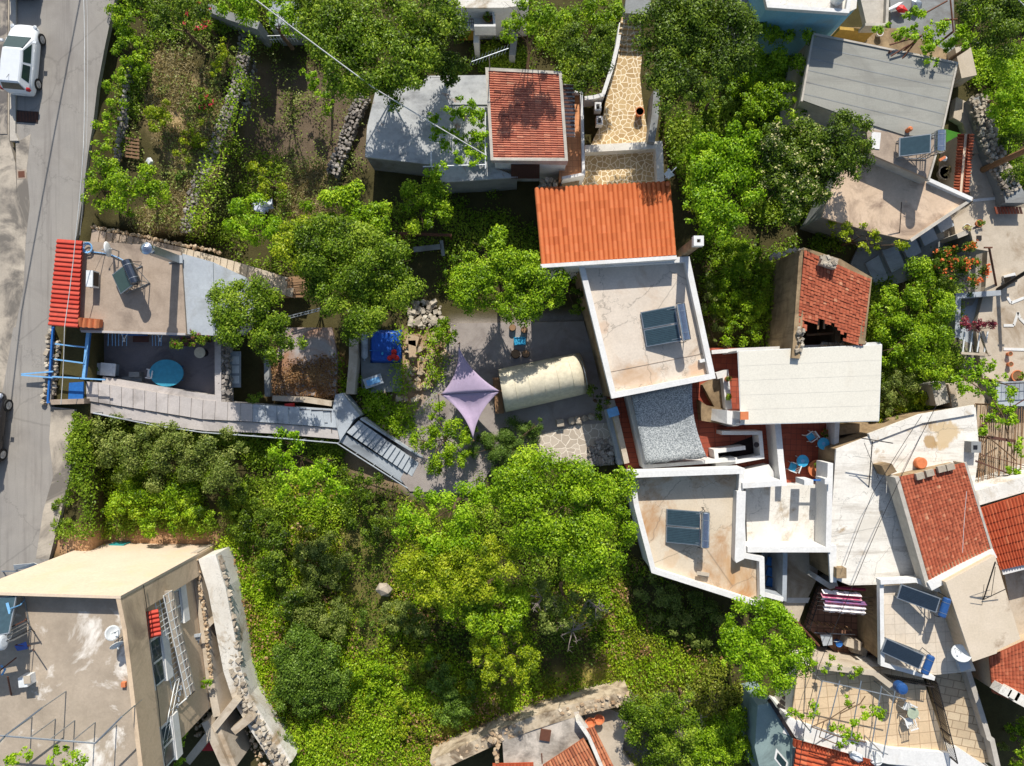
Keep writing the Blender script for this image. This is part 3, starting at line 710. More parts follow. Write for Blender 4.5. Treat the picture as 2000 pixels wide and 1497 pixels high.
# ---------------------------------------------------------------- flat-roofed house under the road
def heater(label, px, py, zr, ang, L, Wd, n, hl, hh, pm, tm, tr, tl, toff=.35, frame=METAL, thz=None, ends=True):
    """solar water heater: +x runs from the low edge of the collectors to the tank"""
    c = P(px, py, zr + (hl+hh)/2); r = thing('solar_water_heater', label, 'solar heater', (c.x, c.y, zr), 'solar water heaters', ang, True)
    hx = L/2
    def s(x): return hl + (x+hx)/(2*hx)*(hh-hl)
    for i in range(n):
        y0 = -Wd/2 + Wd*i/n + .02; y1 = -Wd/2 + Wd*(i+1)/n - .02
        b = MB(); b.slab([(-hx,y0,s(-hx)),(hx,y0,s(hx)),(hx,y1,s(hx)),(-hx,y1,s(-hx))], .09); cl = b.build('collector', frame, r)
        q = .045; b = MB(); b.slab([(-hx+q,y0+q,s(-hx+q)+.006),(hx-q,y0+q,s(hx-q)+.006),(hx-q,y1-q,s(hx-q)+.006),(-hx+q,y1-q,s(-hx+q)+.006)], .02); b.build('glass', pm, cl)
        if n > 1 or L > 1.5:
            b = MB()
            for j in range(1, 9):
                y = lerp(y0+q, y1-q, j/9); b.beam((-hx+q, y, s(-hx+q)+.008), (hx-q, y, s(hx-q)+.008), .012, .006)
            b.build('tubes', TANKD, cl)
    tx = hx + toff; tz = thz if thz else hh + .12
    b = MB(); e = tr*.35
    b.tube([(tx,-tl/2-.06,tz),(tx,-tl/2-.03,tz),(tx,-tl/2,tz),(tx,tl/2,tz),(tx,tl/2+.03,tz),(tx,tl/2+.06,tz)], [tr*.6,tr*.88,tr,tr,tr*.88,tr*.6], 20)
    tk = b.build('tank', tm, r, False)
    b = MB()
    for y in (-tl*.3, tl*.3): b.tube([(tx,y-.012,tz),(tx,y+.012,tz)], tr+.012, 20)
    b.split('strap', METAL, tk)
    b = MB()
    for y in (-Wd*.42, Wd*.42):
        b.beam((-hx+.1,y,.02),(-hx+.1,y,s(-hx)-.08),.04); b.beam((hx-.05,y,.02),(hx-.05,y,s(hx)-.1),.04)
        b.beam((-hx+.1,y,.04),(tx+.15,y,.04),.04); b.beam((-hx+.1,y,s(-hx)-.1),(hx,y,s(hx)-.11),.04)
        b.beam((tx+.15,y,.02),(tx+.12,y,tz-tr*.6),.04); b.beam((tx-.15,y,.02),(tx-.12,y,tz-tr*.6),.04)
        b.beam((-hx+.2,y,.05),(tx-.12,y,tz-tr),.03)
    b.beam((tx+.15,-Wd*.42,.05),(tx+.12,Wd*.42,tz-tr),.03); b.beam((hx,-Wd*.42,s(hx)-.1),(hx,Wd*.42,s(hx)-.1),.04)
    b.build('stand', METAL, r)
    b = MB(); y = -tl/2-.08
    b.tube([(tx,y,tz-.1),(tx-.15,y-.05,tz-.3),(hx-.1,-Wd/2-.06,s(hx)-.05)], .02, 5); b.tube([(tx,tl/2+.08,tz-.1),(tx,tl/2+.15,.3),(tx+.2,tl/2+.1,.04)], .02, 5)
    b.build('pipes', BLACKP, r)
    return r
ZA = .8
ha = block('house', 'low house with a rough grey roof, red sheet awning and blue gate beside the road', 'house', [(160,473),(285,480),(352,494),(362,652),(158,645)], ZA, -2.3, WHITEOLD, CONC, .05)
b = MB(); b.slab([P(354,495,ZA-.15),P(415,512,ZA-.2),P(480,542,ZA-.35),(P(500,600,ZA-.35)),P(450,650,ZA-.3),P(420,656,ZA-.25),P(364,653,ZA-.15)], .2); b.build('lower_roof', PALEBLUE, ha)
b = MB(); b.beam(P(415,514,ZA-.16), P(419,655,ZA-.2), .07, .07); b.build('roof_seam', PALEBLUE, ha)
b = MB(); b.prism(PP([(368,500),(472,545),(490,600),(440,648),(372,650)], ZA-.4), -2.6, ZA-.42); b.build('lower_wall', WHITEOLD, ha)
# red ribbed awning: 19 ribs
b = MB(); A, B_, C_, D_ = P(112,467,1.2), P(161,471,1.3), P(153,641,1.3), P(95,636,1.15)
for i in range(19):
    t0, t1 = i/19, (i+1)/19; l0, l1 = A.lerp(D_, t0), A.lerp(D_, t1); r0, r1 = B_.lerp(C_, t0), B_.lerp(C_, t1)
    u = Vector((0,0,.075)); tt = random.uniform(.3, .8)
    a1, b1 = l0.lerp(l1,.62), r0.lerp(r1,.62); a2, b2 = l0.lerp(l1,.8), r0.lerp(r1,.8)
    b.add([l0,r0,b1+u,a1+u,b2+u,a2+u,r1,l1],[(3,2,1,0),(5,4,2,3),(7,6,4,5)], tt)
b.slab([A-Vector((0,0,.02)),B_-Vector((0,0,.02)),C_-Vector((0,0,.02)),D_-Vector((0,0,.02))], .05, .2)
b.build('awning', TILE_BR, ha)
b = MB()
roof_tiles(b, P(151,620,1.25), P(195,624,1.2), P(195,640,1.05), P(149,637,1.1), 4, 1, .12, 8, 0, .3)
b.build('tile_coping', COWL, ha)
b = MB(); wall_path(b, PP([(158,647),(362,653)], ZA+.06), .12, ZA-.2, ZA+.06); b.build('roof_edge', PURPLE, ha)
for (x, y) in ((207,705),(255,690)):
    pass
b = MB(); b.prism(PP([(356,660),(376,661),(376,664),(356,663)], -.2), -2.1, -.2); b.build('door', WOODD, ha)
for x in (262, 342):
    b = MB(); b.box(P(x, 653, -.9) , (1.0, .12, 1.1)); b.build('window', BLUEP, ha)
r = thing('air_conditioner', 'white air conditioner outdoor unit standing on the grey roof by the red awning', 'air conditioner', P(184,548,ZA))
b = MB(); c = P(181,546,ZA+.42); b.box(c, (.36,.88,.62), -.02); b.build('casing', METALW, r)
b = MB(); b.box(c+Vector((.185,0,0)), (.02,.74,.5), -.02); b.build('fan_grille', METALD, r)
b = MB()
for s in (-.3,.3): b.box(P(182,546,ZA+.06)+Vector((0,s,0)), (.4,.06,.1))
b.split('foot', RUST, r)
def dish(label, px, py, zr, hgt, R, az, el, m=METALW, mast=True):
    c = P(px, py, zr+hgt); r = thing('satellite_dish', label, 'satellite dish', (c.x, c.y, zr), 'satellite dishes')
    d = Vector((math.cos(az)*math.cos(el), math.sin(az)*math.cos(el), math.sin(el))); q = d.to_track_quat('Z','Y').to_matrix()
    vs = []; fs = []; n = 20; K = 4
    for k in range(K+1):
        rr = R*k/K
        for j in range(n):
            a = j*6.283/n; vs.append(c + q @ Vector((rr*math.cos(a), rr*math.sin(a)*1.05, .22*R*(k/K)**2)))
    for k in range(K):
        for j in range(n): fs.append((k*n+j, k*n+(j+1) % n, (k+1)*n+(j+1) % n, (k+1)*n+j))
    b = MB(); b.add(vs, fs); o = b.build('reflector', m, r, True); sm_ = o.modifiers.new('t','SOLIDIFY'); sm_.thickness = .02
    f = c + d*R*.95; b = MB(); b.tube([c + q @ Vector((0,-R*.9,.1*R)), f], .015, 5); b.tube([f, f+d*-.1], .04, 8); b.build('feed_arm', METAL, r)
    b = MB(); b.tube([(c.x-d.x*.12, c.y-d.y*.12, zr), (c.x-d.x*.12, c.y-d.y*.12, c.z), c - d*.02], .03, 6); b.build('mast', METAL, r)
    return r
dish('thin satellite dish seen edge on above the grey roof with tangled blue cables', 214, 487, ZA, .7, .42, 3.25, .1)
heater('green glass solar heater with dark tank on the rough grey roof by the road', 240, 546, ZA, .42, 1.15, 1.2, 1, .5, 1.1, PANELG, TANKD, .27, 1.25, .2, thz=1.3)
r = thing('vent_duct', 'tall leaning grey ventilation duct with round cowl on the grey roof', 'vent', P(345,507,ZA))
b = MB(); b.box((P(344,507,ZA).x, P(344,507,ZA).y, ZA+1.4), (.42,.42,2.8)); b.build('shaft', METAL, r)
b = MB(); q = P(344,507,ZA); b.lathe((q.x,q.y,ZA+2.8), [(.22,0),(.22,.2),(.31,.25),(.31,.42),(.2,.5),(.08,.56)], 16); b.build('cowl', CHROME, r)
b = MB(); b.box((q.x,q.y,ZA+.03), (.75,.42,.06)); b.build('base', PALEBLUE, r)
b = MB(); c = P(172,485,ZA+.1)
for k in range(4):
    b.tube([c+Vector((math.cos(a*.4)*(.2+.03*k), math.sin(a*.4)*(.2+.03*k), .03*k+random.uniform(0,.04))) for a in range(17)], .022, 5)
b.tube([P(176,492,ZA+.05),P(195,494,ZA+.06),P(214,497,ZA+.05),P(232,504,ZA+.1),P(246,512,ZA+.05)], .03, 5); b.tube([P(172,478,ZA+.1),P(164,474,ZA+.5)], .02, 5)
tag(b.build('coiled_cable', BLUEL), 'loose coil of pale blue cable lying at the corner of the grey roof', 'cable')
# dark yard below
YZ = -2.0
sheet('yard_floor', [(186,640),(422,645),(420,775),(395,772),(186,735)], DARKFLOOR, YZ, th=.5)
r = thing('garden_wall', 'stone yard wall with a mauve cap between the dark yard and the stone strip', 'wall', P(428,715,YZ))
b = MB(); wall_path(b, PP([(425,655),(426,780),(402,777),(200,742)], -1.0), .36, -3.2, -1.0); b.build('cap_wall', PURPLE, r)
b = MB(); stones_line(b, [P(440,660,-1.5),P(441,790,-1.5)], .75, 0, .35, .24); b.build('stone_face', STONED, r)
r = thing('dining_table', 'oval turquoise table standing in the dark yard', 'table', P(328,731,YZ))
b = MB(); c = P(325,729,YZ+.75); n = 28; ring = [c+Vector((math.cos(k*6.283/n)*.98, math.sin(k*6.283/n)*.78, 0)) for k in range(n)]
b.hexa([q-Vector((0,0,.05)) for q in ring], ring); b.build('tabletop', TEALP, r)
for sx, sy in ((-.6,-.4),(.6,-.4),(.6,.4),(-.6,.4)):
    b = MB(); b.beam(c+Vector((sx,sy,-.75)), c+Vector((sx*.9,sy*.9,-.04)), .06); b.build('leg', BLUEP, r)
def chair(label, px, py, z, rz, m=WPLAST, group='chairs', cat='chair', seatm=None):
    g = P(px, py, z); r = thing('plastic_chair', label, cat, (g.x, g.y, z), group, rz, True)
    b = MB(); b.box((0,0,.43), (.44,.42,.04)); b.build('seat', seatm or m, r)
    b = MB()
    for i in range(5): b.beam((-.18+i*.09,-.2,.45),(-.19+i*.095,-.27,.85),.05,.02)
    b.beam((-.23,-.27,.86),(.23,-.27,.86),.06,.03); b.build('backrest', m, r)
    for s in (-1,1):
        b = MB(); b.beam((s*.25,-.24,.65),(s*.25,.18,.63),.05,.03); b.beam((s*.25,.18,.64),(s*.23,.2,.42),.04); b.build('armrest', m, r)
        for q in (-.19,.19):
            b = MB(); b.beam((s*.24,q*1.15,0),(s*.2,q,.42),.04); b.build('leg', m, r)
    return r
chair('white chair tucked against the left end of the turquoise table', 302, 731, YZ, 1.4, WPLAST, 'chairs in the dark yard')
r = thing('storage_cabinet', 'grey-white square cabinet beside the yard wall near the blue gate', 'cabinet', P(212,722,YZ))
b = MB(); b.box(P(211,722,YZ+.45), (.8,.66,.9), -.08); b.build('body', PALEBLUE, r)
b = MB(); b.box(P(211,722,YZ+.92), (.86,.72,.04), -.08); b.build('lid', METALW, r)
for i, (x, y, hh, lab) in enumerate([(266,732,.5,'grey concrete block topmost of the pile by the yard wall'),(269,741,.3,'grey concrete block lying lowest in the pile by the yard wall'),(250,741,.25,'grey concrete block left of the block pile by the yard wall')]):
    b = MB(); b.box(P(x,y,YZ+hh/2), (.6,.3,hh), .02*i); b.box(P(x,y,YZ+hh+.015)+Vector((.1,0,0)), (.16,.16,.02)); tag(b.build('concrete_block', CONCG), lab, 'block', 'blocks by the yard wall')
for x, y, lab in ((362,670,'dark wooden stool against the house at the right end of the yard'),(275,662,'brown wooden bench against the house in the shaded yard')):
    r = thing('bench', lab, 'seat', P(x,y,YZ)); b = MB(); b.box(P(x,y,YZ+.42), (.9 if x<300 else .45,.4,.06)); b.build('seat', WOODD, r)
    for sx in (-.17,.17):
        b = MB(); b.box(P(x,y,YZ+.2)+Vector((sx,0,0)), (.05,.34,.4)); b.build('leg', WOODD, r)
r = thing('round_side_table', 'small round cream table by the house wall under the big shrub', 'table', P(397,690,YZ))
b = MB(); b.lathe(P(400,690,YZ), [(.05,0),(.05,.65),(.32,.66),(.32,.7)], 18); b.build('tabletop', CREAMC, r)
b = MB(); b.lathe(P(400,690,YZ), [(.22,0),(.2,.04),(.04,.08)], 12); b.build('foot', METALD, r)
plant('yard_shrub', 'small green potted shrub behind the blue gate at the yard edge', 'shrub', [(186,728,10)], L_DRK, .1, -.9, YZ, 1.2, .2, trunk=False)
plant('flowering_climber', 'climber with pinkish blossoms hanging over the yard from the grey roof', 'plant', [(352,662,16),(375,658,18),(345,675,9),(395,655,14)], L_MID, .12, .6, YZ, 1.1, .25, flowers=(F_PUR,26,.06,'blossoms'))
# clothes drying rods on the house front
r = thing('drying_rack', 'pale blue drying rods fixed to the house front above the dark yard', 'drying rack', P(250,655,-.2))
b = MB()
for x in (212,219,225,232,240,248,297,303,310,316): b.beam(P(x,648,.3), P(x+random.uniform(-2,2),676,.1), .02)
b.split('rod', BLUEL, r)
b = MB()
for x in (236,306): b.beam(P(x,650,.2),P(x+8,668,.0),.03); b.beam(P(x+14,650,.2),P(x+4,668,.0),.03)
b.split('bracket', METALW, r)
# blue gate and entrance steps
r = thing('entrance_gate', 'bright blue iron gate and railing with ladder-like top bars at the top of the steps', 'gate', P(140,720,-.3))
b = MB()
for a, c in (((104,640),(94,788)),((176,644),(166,742))): b.beam(P(*a,.3), P(*c,.3), .1, .14)
b.split('side_rail', BLUEP, r)
b = MB()
for a, c in (((108,672),(168,679)),((106,702),(166,710)),((102,736),(206,742)),((42,731),(104,726)),((42,733),(104,738))): b.beam(P(*a,.45), P(*c,.45), .075, .07)
b.beam(P(172,650,.4), P(163,742,.4), .16, .08)
b.split('top_bar', BLUEL, r)
b = MB()
for x, y in ((104,640),(100,700),(96,786),(165,740),(104,737)): b.beam(P(x,y,-1.5), P(x,y,.4), .08)
b.split('post', BLUEP, r)
b = MB(); b.prism(PP([(135,748),(163,746),(162,779),(133,780)], -.2), -.6, -.2); b.build('letter_box', BLUEP, r)
b = MB(); b.prism(PP([(152,645),(170,646),(163,740),(146,738)], -.9), -1.1, -.9); b.build('gate_leaf', BLUEP, r)
r = thing('entrance_steps', 'grey steps inside the blue gate leading down beside the road', 'steps', P(140,690,-1))
for i in range(9):
    y0 = 646 + i*8; z = -.35 - .13*i
    b = MB(); b.prism(PP([(130,y0),(153,y0+1),(152,y0+8),(129,y0+7)], z), -3, z); b.build('step', CONCG, r)
b = MB(); b.prism(PP([(122,722),(165,726),(160,790),(110,788)], -1.2), -3, -1.3); b.build('landing', CONCG, r)
r = thing('roadside_wall', 'low rubble kerb wall between the road and the blue gate', 'wall', P(98,720,0))
b = MB(); stones_line(b, [P(100,642,0),P(88,793,0)], .3, 0, .15, .22); stones_line(b, [P(114,662,-.1),P(106,775,-.1)], .2, 0, .1, .2); b.build('rubble', STONE, r)
b = MB(); wall_path(b, PP([(96,786),(164,784)], .25), .28, -2, .25); b.build('end_wall', CONC, r)
# long stair down to the garden
r = thing('garden_stair', 'long mauve and grey stair running from the blue gate down to the garden', 'stair', P(400,810,-1.5))
top = [(168,745),(398,782),(520,792),(652,800)]; bot = [(170,806),(395,842),(520,846),(662,858)]
def along(t):
    i = 0 if t < .48 else (1 if t < .72 else 2); ts = [0,.48,.72,1]; u = (t-ts[i])/(ts[i+1]-ts[i])
    return (lerp(top[i][0],top[i+1][0],u), lerp(top[i][1],top[i+1][1],u)), (lerp(bot[i][0],bot[i+1][0],u), lerp(bot[i][1],bot[i+1][1],u))
N = 21; zs = []
for i in range(N):
    t0, t1 = i/N, (i+1)/N; z = -.3 - 1.3*t0
    a, c = along(t0); e, d = along(t1)
    m1 = (lerp(a[0],c[0],.62), lerp(a[1],c[1],.62)); m2 = (lerp(e[0],d[0],.62), lerp(e[1],d[1],.62))
    mat = PURPLE if i < 14 else STEPBLUE
    b = MB(); b.prism(PP([a,m1,m2,e], z), z-2.4, z); b.build('step', mat, r)
b = MB()
for i in range(12):
    t0, t1 = i/12, (i+1)/12; a, c = along(t0); e, d = along(t1)
    m1 = (lerp(a[0],c[0],.64), lerp(a[1],c[1],.64)); m2 = (lerp(e[0],d[0],.64), lerp(e[1],d[1],.64)); z0, z1 = -.38-1.3*t0, -.38-1.3*t1
    b.slab([P(*m1,z0),P(*c,z0),P(*d,z1),P(*m2,z1)], 2.4)
b.build('ramp', PURPLE, r)
b = MB(); b.slab([P(650,796,-1.62),P(655,770,-1.62),P(690,822,-1.62),P(664,862,-1.62)], 2.0); b.slab([P(655,772,-1.61),P(668,768,-1.61),P(703,812,-1.63),P(688,822,-1.63)], 2.0); b.build('landing', PALEBLUE, r)
T2, B2 = (700,822), (818,905); T3, B3 = (662,860), (796,948)
for i in range(13):
    t0, t1 = i/13, (i+1)/13; z = -1.66-1.35*t0
    q = lambda A, B_, t: (lerp(A[0],B_[0],t), lerp(A[1],B_[1],t))
    a, c, e, d = q(T2,B2,t0), q(T3,B3,t0), q(T2,B2,t1), q(T3,B3,t1); m1 = q(a,c,.6); m2 = q(e,d,.6)
    b = MB(); b.prism(PP([a,m1,m2,e], z), z-1.5, z); b.build('step', STEPBLUE, r)
b = MB(); b.slab([P(676,850,-1.8),P(662,862,-1.8),P(796,950,-3.1),P(806,932,-3.1)], .8); b.build('ramp', STEPBLUE, r)
b = MB(); wall_path(b, [P(*p,-1.6) for p in [(704,818),(760,858),(822,900)]], .12, -3.6, [-1.6,-2.25,-2.95]); b.build('side_wall', STEPBLUE, r)
rl = [(182,807,.45),(300,831,-.1),(395,845,-.45),(520,854,-.75),(658,866,-1.1),(796,954,-2.1)]
b = MB(); b.tube([P(*p) for p in rl], .035, 6); b.tube([P(x,y,z-.45) for x,y,z in rl], .025, 6)
for i in range(len(rl)-1):
    for k in range(4):
        p = P(*rl[i]).lerp(P(*rl[i+1]), k/4); b.beam(p-Vector((0,0,.95)), p, .04)
b.build('railing', PALEBLUE, r)
b = MB()
for i in range(11):
    x = 524+i*9; b.beam(P(x,802,-1.5), P(x+14,838,-1.6), .02)
    if i % 2: b.beam(P(x-4,846,-1.7), P(x+10,812,-1.55), .02)
b.beam(P(520,797,-1.3),P(648,803,-1.5),.04); b.beam(P(646,803,-1.5),P(648,846,-1.6),.03); b.beam(P(640,826,-1.5),P(626,826,-1.5),.02)
b.build('inner_railing', METALD, r)
r = thing('door_leaf', 'old pale blue panelled door lying beside the stone yard wall', 'door', P(460,722,-2))
b = MB(); b.box(P(460,722,-1.9), (.62,2.1,.08), .0); b.build('panel', PALEBLUE, r)
b = MB()
for y in (704,722,742): b.box(P(460,y,-1.84), (.4,.45,.03))
b.split('moulding', METALW, r)
# stone steps above the house
r = thing('stone_steps', 'old stone steps descending along the upper side of the grey roof', 'steps', P(360,490,-1))
for i in range(30):
    t = i/30; x = lerp(180,575,t); y = lerp(448,548,t*t*.35+t*.65); z = -.1-2.1*t; d = 14
    b = MB(); b.prism(PP([(x,y),(x+d,y+d*.25),(x+d-5,y+d*.25+34),(x-5,y+34)], z), z-.5, z); b.build('step', CONCL if i > 12 else CONC, r)
b = MB(); stones_line(b, [P(180,444,-.2),P(262,460,-.6),P(354,478,-1.1),(P(430,494,-1.5))], .22, 0, .12, .18); b.build('edge_stones', ROCKB, r)
# ---------------------------------------------------------------- tall apartment block, bottom left
ZB = 7.6; ZR = 6.85
NW, NE, SE, SW = P(-62,1158,ZB), P(235,1167,ZB), P(283,1560,ZB), P(-62,1560,ZB)
foot = [(p.x, p.y) for p in (NW, NE, SE, SW)]; c = centre(foot)
ap = thing('apartment_block', 'tall tan apartment block with cream north wall and stained flat roof', 'building', (c[0], c[1], -2))
b = MB(); b.prism(grow(foot, -.42), -4, ZR-.1); b.build('wall', TANW, ap)
b = MB(); b.prism(grow(foot, -.16), ZR-.105, ZR); b.build('roof', BROOF, ap)
ptop = [(p.x, p.y) for p in (P(-62,1158,ZB), P(235,1167,ZB), P(244,1230,ZB), P(283,1560,ZB))]
b = MB(); wall_path(b, offset_line(ptop[1:], -.11, False), .2, 5.7, [ZB, ZB-.15, ZB-.15]); b.build('parapet', TANW, ap)
# cream north face, a skin standing proud of the wall
nf = [P(-64,1158,ZB), P(236,1167,ZB)]
b = MB(); wall_path(b, offset_line([(q.x,q.y) for q in nf], .0, False), .13, -4, ZB+.012); b.build('north_wall', CREAMW, ap)
# upper east wing band down to the corner
e0 = Vector((NE.x+.02, NE.y, 0)); 
def EW(t, z, o=0.0):          # point on the east wall plane, t metres south of the NE corner
    d = (Vector((SE.x,SE.y,0))-Vector((NE.x,NE.y,0))).normalized(); n = Vector((-d.y,d.x,0)) if -d.y > 0 else Vector((d.y,-d.x,0))
    p = Vector((NE.x,NE.y,0)) + d*t + n*(o-.42); p.z = z; return p
b = MB()
def wall_panel(name, t0, t1, z0, z1, m, par, o=.05, th=.08):
    b = MB(); a = [EW(t0,z0,o-th),EW(t1,z0,o-th),EW(t1,z0,o),EW(t0,z0,o)]; b.hexa(a, [Vector((q.x,q.y,z1)) for q in a]); return b.build(name, m, par)
for t0, z0, wd, hh in ((2.9,3.95,2.3,1.05),(1.3,1.5,1.8,1.1),(7.2,3.95,2.0,1.05)):
    wn = wall_panel('window', t0, t0+wd, z0, z0+hh, WHITE, ap, .07)
    wall_panel('pane', t0+.1, t0+wd-.1, z0+.1, z0+hh-.1, GLASSW, wn, .09)
    wall_panel('shutter_box', t0-.1, t0+wd+.1, z0+hh, z0+hh+.55, WHITE, wn, .12, .2); wall_panel('sill', t0-.1, t0+wd+.1, z0-.6, z0, WHITE, wn, .18, .3)
    wall_panel('mullion', t0+wd/2-.05, t0+wd/2+.05, z0+.1, z0+hh-.1, WHITE, wn, .11, .06)
wall_panel('corner_pier', -.05, 1.15, -4, 5.72, TANW, ap, .415, .5)
b = MB(); roof_tiles(b, EW(1.4,5.3,.04), EW(2.7,5.3,.04), EW(2.7,5.0,.66), EW(1.4,5.0,.66), 6, 2, .08); b.build('tiled_hood', TILE_BR, ap)
b = MB()
for z in (5.72,): b.tube([EW(t*.7,z,.5+.03*math.sin(t)) for t in range(20)], .02, 5)
b.build('wall_cable', BLACKC, ap)
# walkway with white railings at first floor and its stairs
ww = thing('iron_stairway', 'white railed outdoor stairway and landing on the east side of the tan block', 'stair', P(360,1300,0))
a0, a1, a2, a3 = P(318,1156,3.7), P(336,1154,3.7), P(380,1350,2.2), P(358,1368,2.2)
b = MB(); b.slab([a0,a1,a2,a3], .14); b.build('landing', LIMEROAD, ww)
def rail(b, A, B_, h=.95, n=10, r=.022):
    A, B_ = Vector(A), Vector(B_); up = Vector((0,0,h)); b.tube([A+up,B_+up], r*1.3, 5); b.tube([A+up*.5,B_+up*.5], r, 4)
    for k in range(n+1): p = A.lerp(B_, k/n); b.beam(p, p+up, r*1.3)
b = MB(); rail(b, a0, a3, .9, 22); rail(b, a1, a2, .9, 12); rail(b, a3, a2, .9, 4); b.build('railing', METALW, ww)
s0, s1 = P(340,1312,2.2), P(358,1318,2.2); t0, t1 = P(298,1492,5.0), P(322,1500,5.0)
for i in range(15):
    u, v = i/15, (i+.92)/15; A = s0.lerp(t0,u); B_ = s1.lerp(t1,u); C_ = s1.lerp(t1,v); D_ = s0.lerp(t0,v)
    for q in (A,B_,C_,D_): q.z = A.z
    b = MB(); b.slab([A,B_,C_,D_], .1); b.build('tread', STEPBLUE, ww)
b = MB(); rail(b, s0, t0, .9, 6); rail(b, s1, t1, .9, 6); b.build('stair_rail', METALW, ww)
w2 = thing('metal_steps', 'short green-grey metal steps between the tan block and the rubble wall', 'steps', P(375,1280,-1))
for i in range(11):
    z = .3-.16*i; A, B_, C_, D_ = (378-i*2.2,1240+i*6.3),(392-i*1.6,1238+i*6.5),(391-i*1.6,1244+i*6.5),(377-i*2.2,1246+i*6.3)
    b = MB(); b.prism(PP([A,B_,C_,D_], z), z-.1, z); b.build('tread', STEPBLUE, w2)
b = MB(); rail(b, P(376,1240,.3), P(356,1310,-1.4), .9, 5); b.build('railing', METALD, w2)
# rubble boundary wall curving down to the bottom edge
r = thing('boundary_wall', 'broad pale rubble wall curving along the green slope beside the tan block', 'wall', P(440,1250,-2))
wl = [(410,1085),(428,1150),(440,1230),(452,1310),(468,1370),(500,1430),(548,1510)]
b = MB(); wall_path(b, [P(x,y,-.6) for x,y in wl], 1.0, -4, [-.2,-.3,-.5,-.7,-.9,-1.1,-1.3]); b.build('core', WHITEOLD, r)
b = MB(); stones_line(b, [P(x+12,y,-.5-.12*i) for i,(x,y) in enumerate(wl)], .7, 0, .1, .26); b.build('edge_stones', STONE, r)
r = thing('ruined_walls', 'broken concrete and rubble walls of a roofless store below the tan block', 'ruin', P(430,1430,-2))
b = MB()
for pts, z in (([(365,1490),(420,1420),(462,1368)], -.3), ([(420,1415),(455,1500)], -.5), ([(455,1430),(492,1400)], -.6), ([(400,1410),(445,1510)], -.2), ([(378,1080),(392,1180),(410,1330),(424,1400)], -.4), ([(395,1230),(410,1214)], -.6)):
    wall_path(b, PP(pts, z), .42, -3.5, z)
b.split('concrete_wall', CONCL, r)
b = MB(); stones_line(b, [P(382,1090,-.35),P(400,1200,-.35),P(414,1330,-.35)], .25, 0, .08, .16); rubble(b, [(380,1360),(420,1340),(430,1420),(380,1440)], 160, .12, .35, .1); rubble(b, [(462,1380),(480,1400),(545,1497),(500,1497)], 200, .1, .35, .2); b.build('rubble', ROCKB, r)
b = MB(); b.box(P(410,1452,-2.4), (.8,.5,.8)); tag(b.build('storage_box', REDP), 'dark red box standing inside the roofless store', 'box')
r = thing('water_barrel', 'teal plastic barrel in the narrow yard beneath the vine', 'barrel', P(392,1384,-2.6))
b = MB(); b.lathe(P(392,1384,-2.6), [(.24,0),(.28,.2),(.28,.6),(.24,.8)], 14); b.build('body', TEALPL, r)
b = MB(); b.lathe(P(392,1384,-1.8), [(.25,0),(.25,.05),(.1,.06)], 14); b.build('lid', GREENP, r)
r = thing('garden_bin', 'green plastic bin in the passage beside the tan block', 'bin', P(371,1184,-1.5))
b = MB(); b.lathe(P(371,1184,-2.2), [(.2,0),(.28,.7),(.3,.72)], 12); b.build('body', GREENP, r)
b = MB(); b.lathe(P(371,1184,-1.48), [(.31,0),(.31,.05),(.1,.09)], 12); b.build('lid', GREENP, r)
plant('grape_vine', 'bright grape vine climbing over the yard beside the tan block', 'vine', [(335,1400,22,.6),(345,1440,22,.5),(335,1480,22,.4),(375,1345,14,.4),(392,1335,12,.3),(360,1365,14,.5),(350,1500,20,.3)], L_VIN, .15, .5, -2.6, 1.2, .26, trunk=False)
# roof-top things
heater('white tank solar heater at the left edge of the stained apartment roof', -8, 1205, ZR, 4.9, 1.5, 1.6, 1, .6, 1.5, PANELT, TANKW, .32, 1.5, .25, thz=1.9)
dish('round white satellite dish behind the white tank on the stained roof', 20, 1250, ZR, .9, .42, 2.6, .5)
dish('white satellite dish facing up at the parapet of the stained roof', 218, 1237, ZR, .8, .34, .3, .55)
dish('second white satellite dish just below its neighbour at the stained roof parapet', 227, 1258, ZR, .7, .3, -.9, .4)
r = thing('roof_stand', 'tangle of blue pipes and frame bars around the white tank', 'frame', P(45,1270,ZR))
b = MB(); b.tube([P(14,1178,ZR+.9),P(20,1200,ZR+1),P(12,1225,ZR+1)], .06, 6); b.tube([P(18,1190,ZR+1.2),P(40,1182,ZR+.5),P(48,1172,ZR+.1)], .03, 5); b.tube([P(2,1300,ZR+.6),P(10,1308,ZR+.5),P(4,1318,ZR+.4)], .05, 5); b.split('pipe', BLUEL, r)
b = MB()
for a, c_ in (((50,1210,0),(50,1210,1.2)),((22,1225,.9),(52,1211,1.1)),((66,1270,0),(66,1270,1)),((0,1310,1),(32,1285,.3)),((15,1322,.9),(22,1358,0)),((30,1260,.5),(60,1262,.2))): b.beam(P(a[0],a[1],ZR+a[2]), P(c_[0],c_[1],ZR+c_[2]), .05)
b.split('bar', RUST, r)
b = MB(); b.slab([P(28,1262,ZR+.5),P(50,1254,ZR+.5),P(54,1268,ZR+.2),P(34,1272,ZR+.2)], .04); b.build('blue_panel', BLUET, r)
r = thing('concrete_weight', 'white-topped concrete block standing in shade on the stained roof', 'block', P(56,1328,ZR))
b = MB(); b.box(P(53,1328,ZR+.3), (.4,.45,.6), .1); b.build('block', METALW, r); b = MB(); b.box(P(53,1328,ZR+.62), (.3,.35,.04), .1); b.build('cap', CONCL, r)
b = MB(); b.box(P(242,1337,ZR+.08), (.2,.22,.16)); tag(b.build('clay_brick', COWL), 'single clay brick lying at the foot of the roof parapet', 'brick')
r = thing('pipe_trellis', 'grey pipe frame standing along the lower edge of the stained roof', 'frame', P(100,1440,ZR))
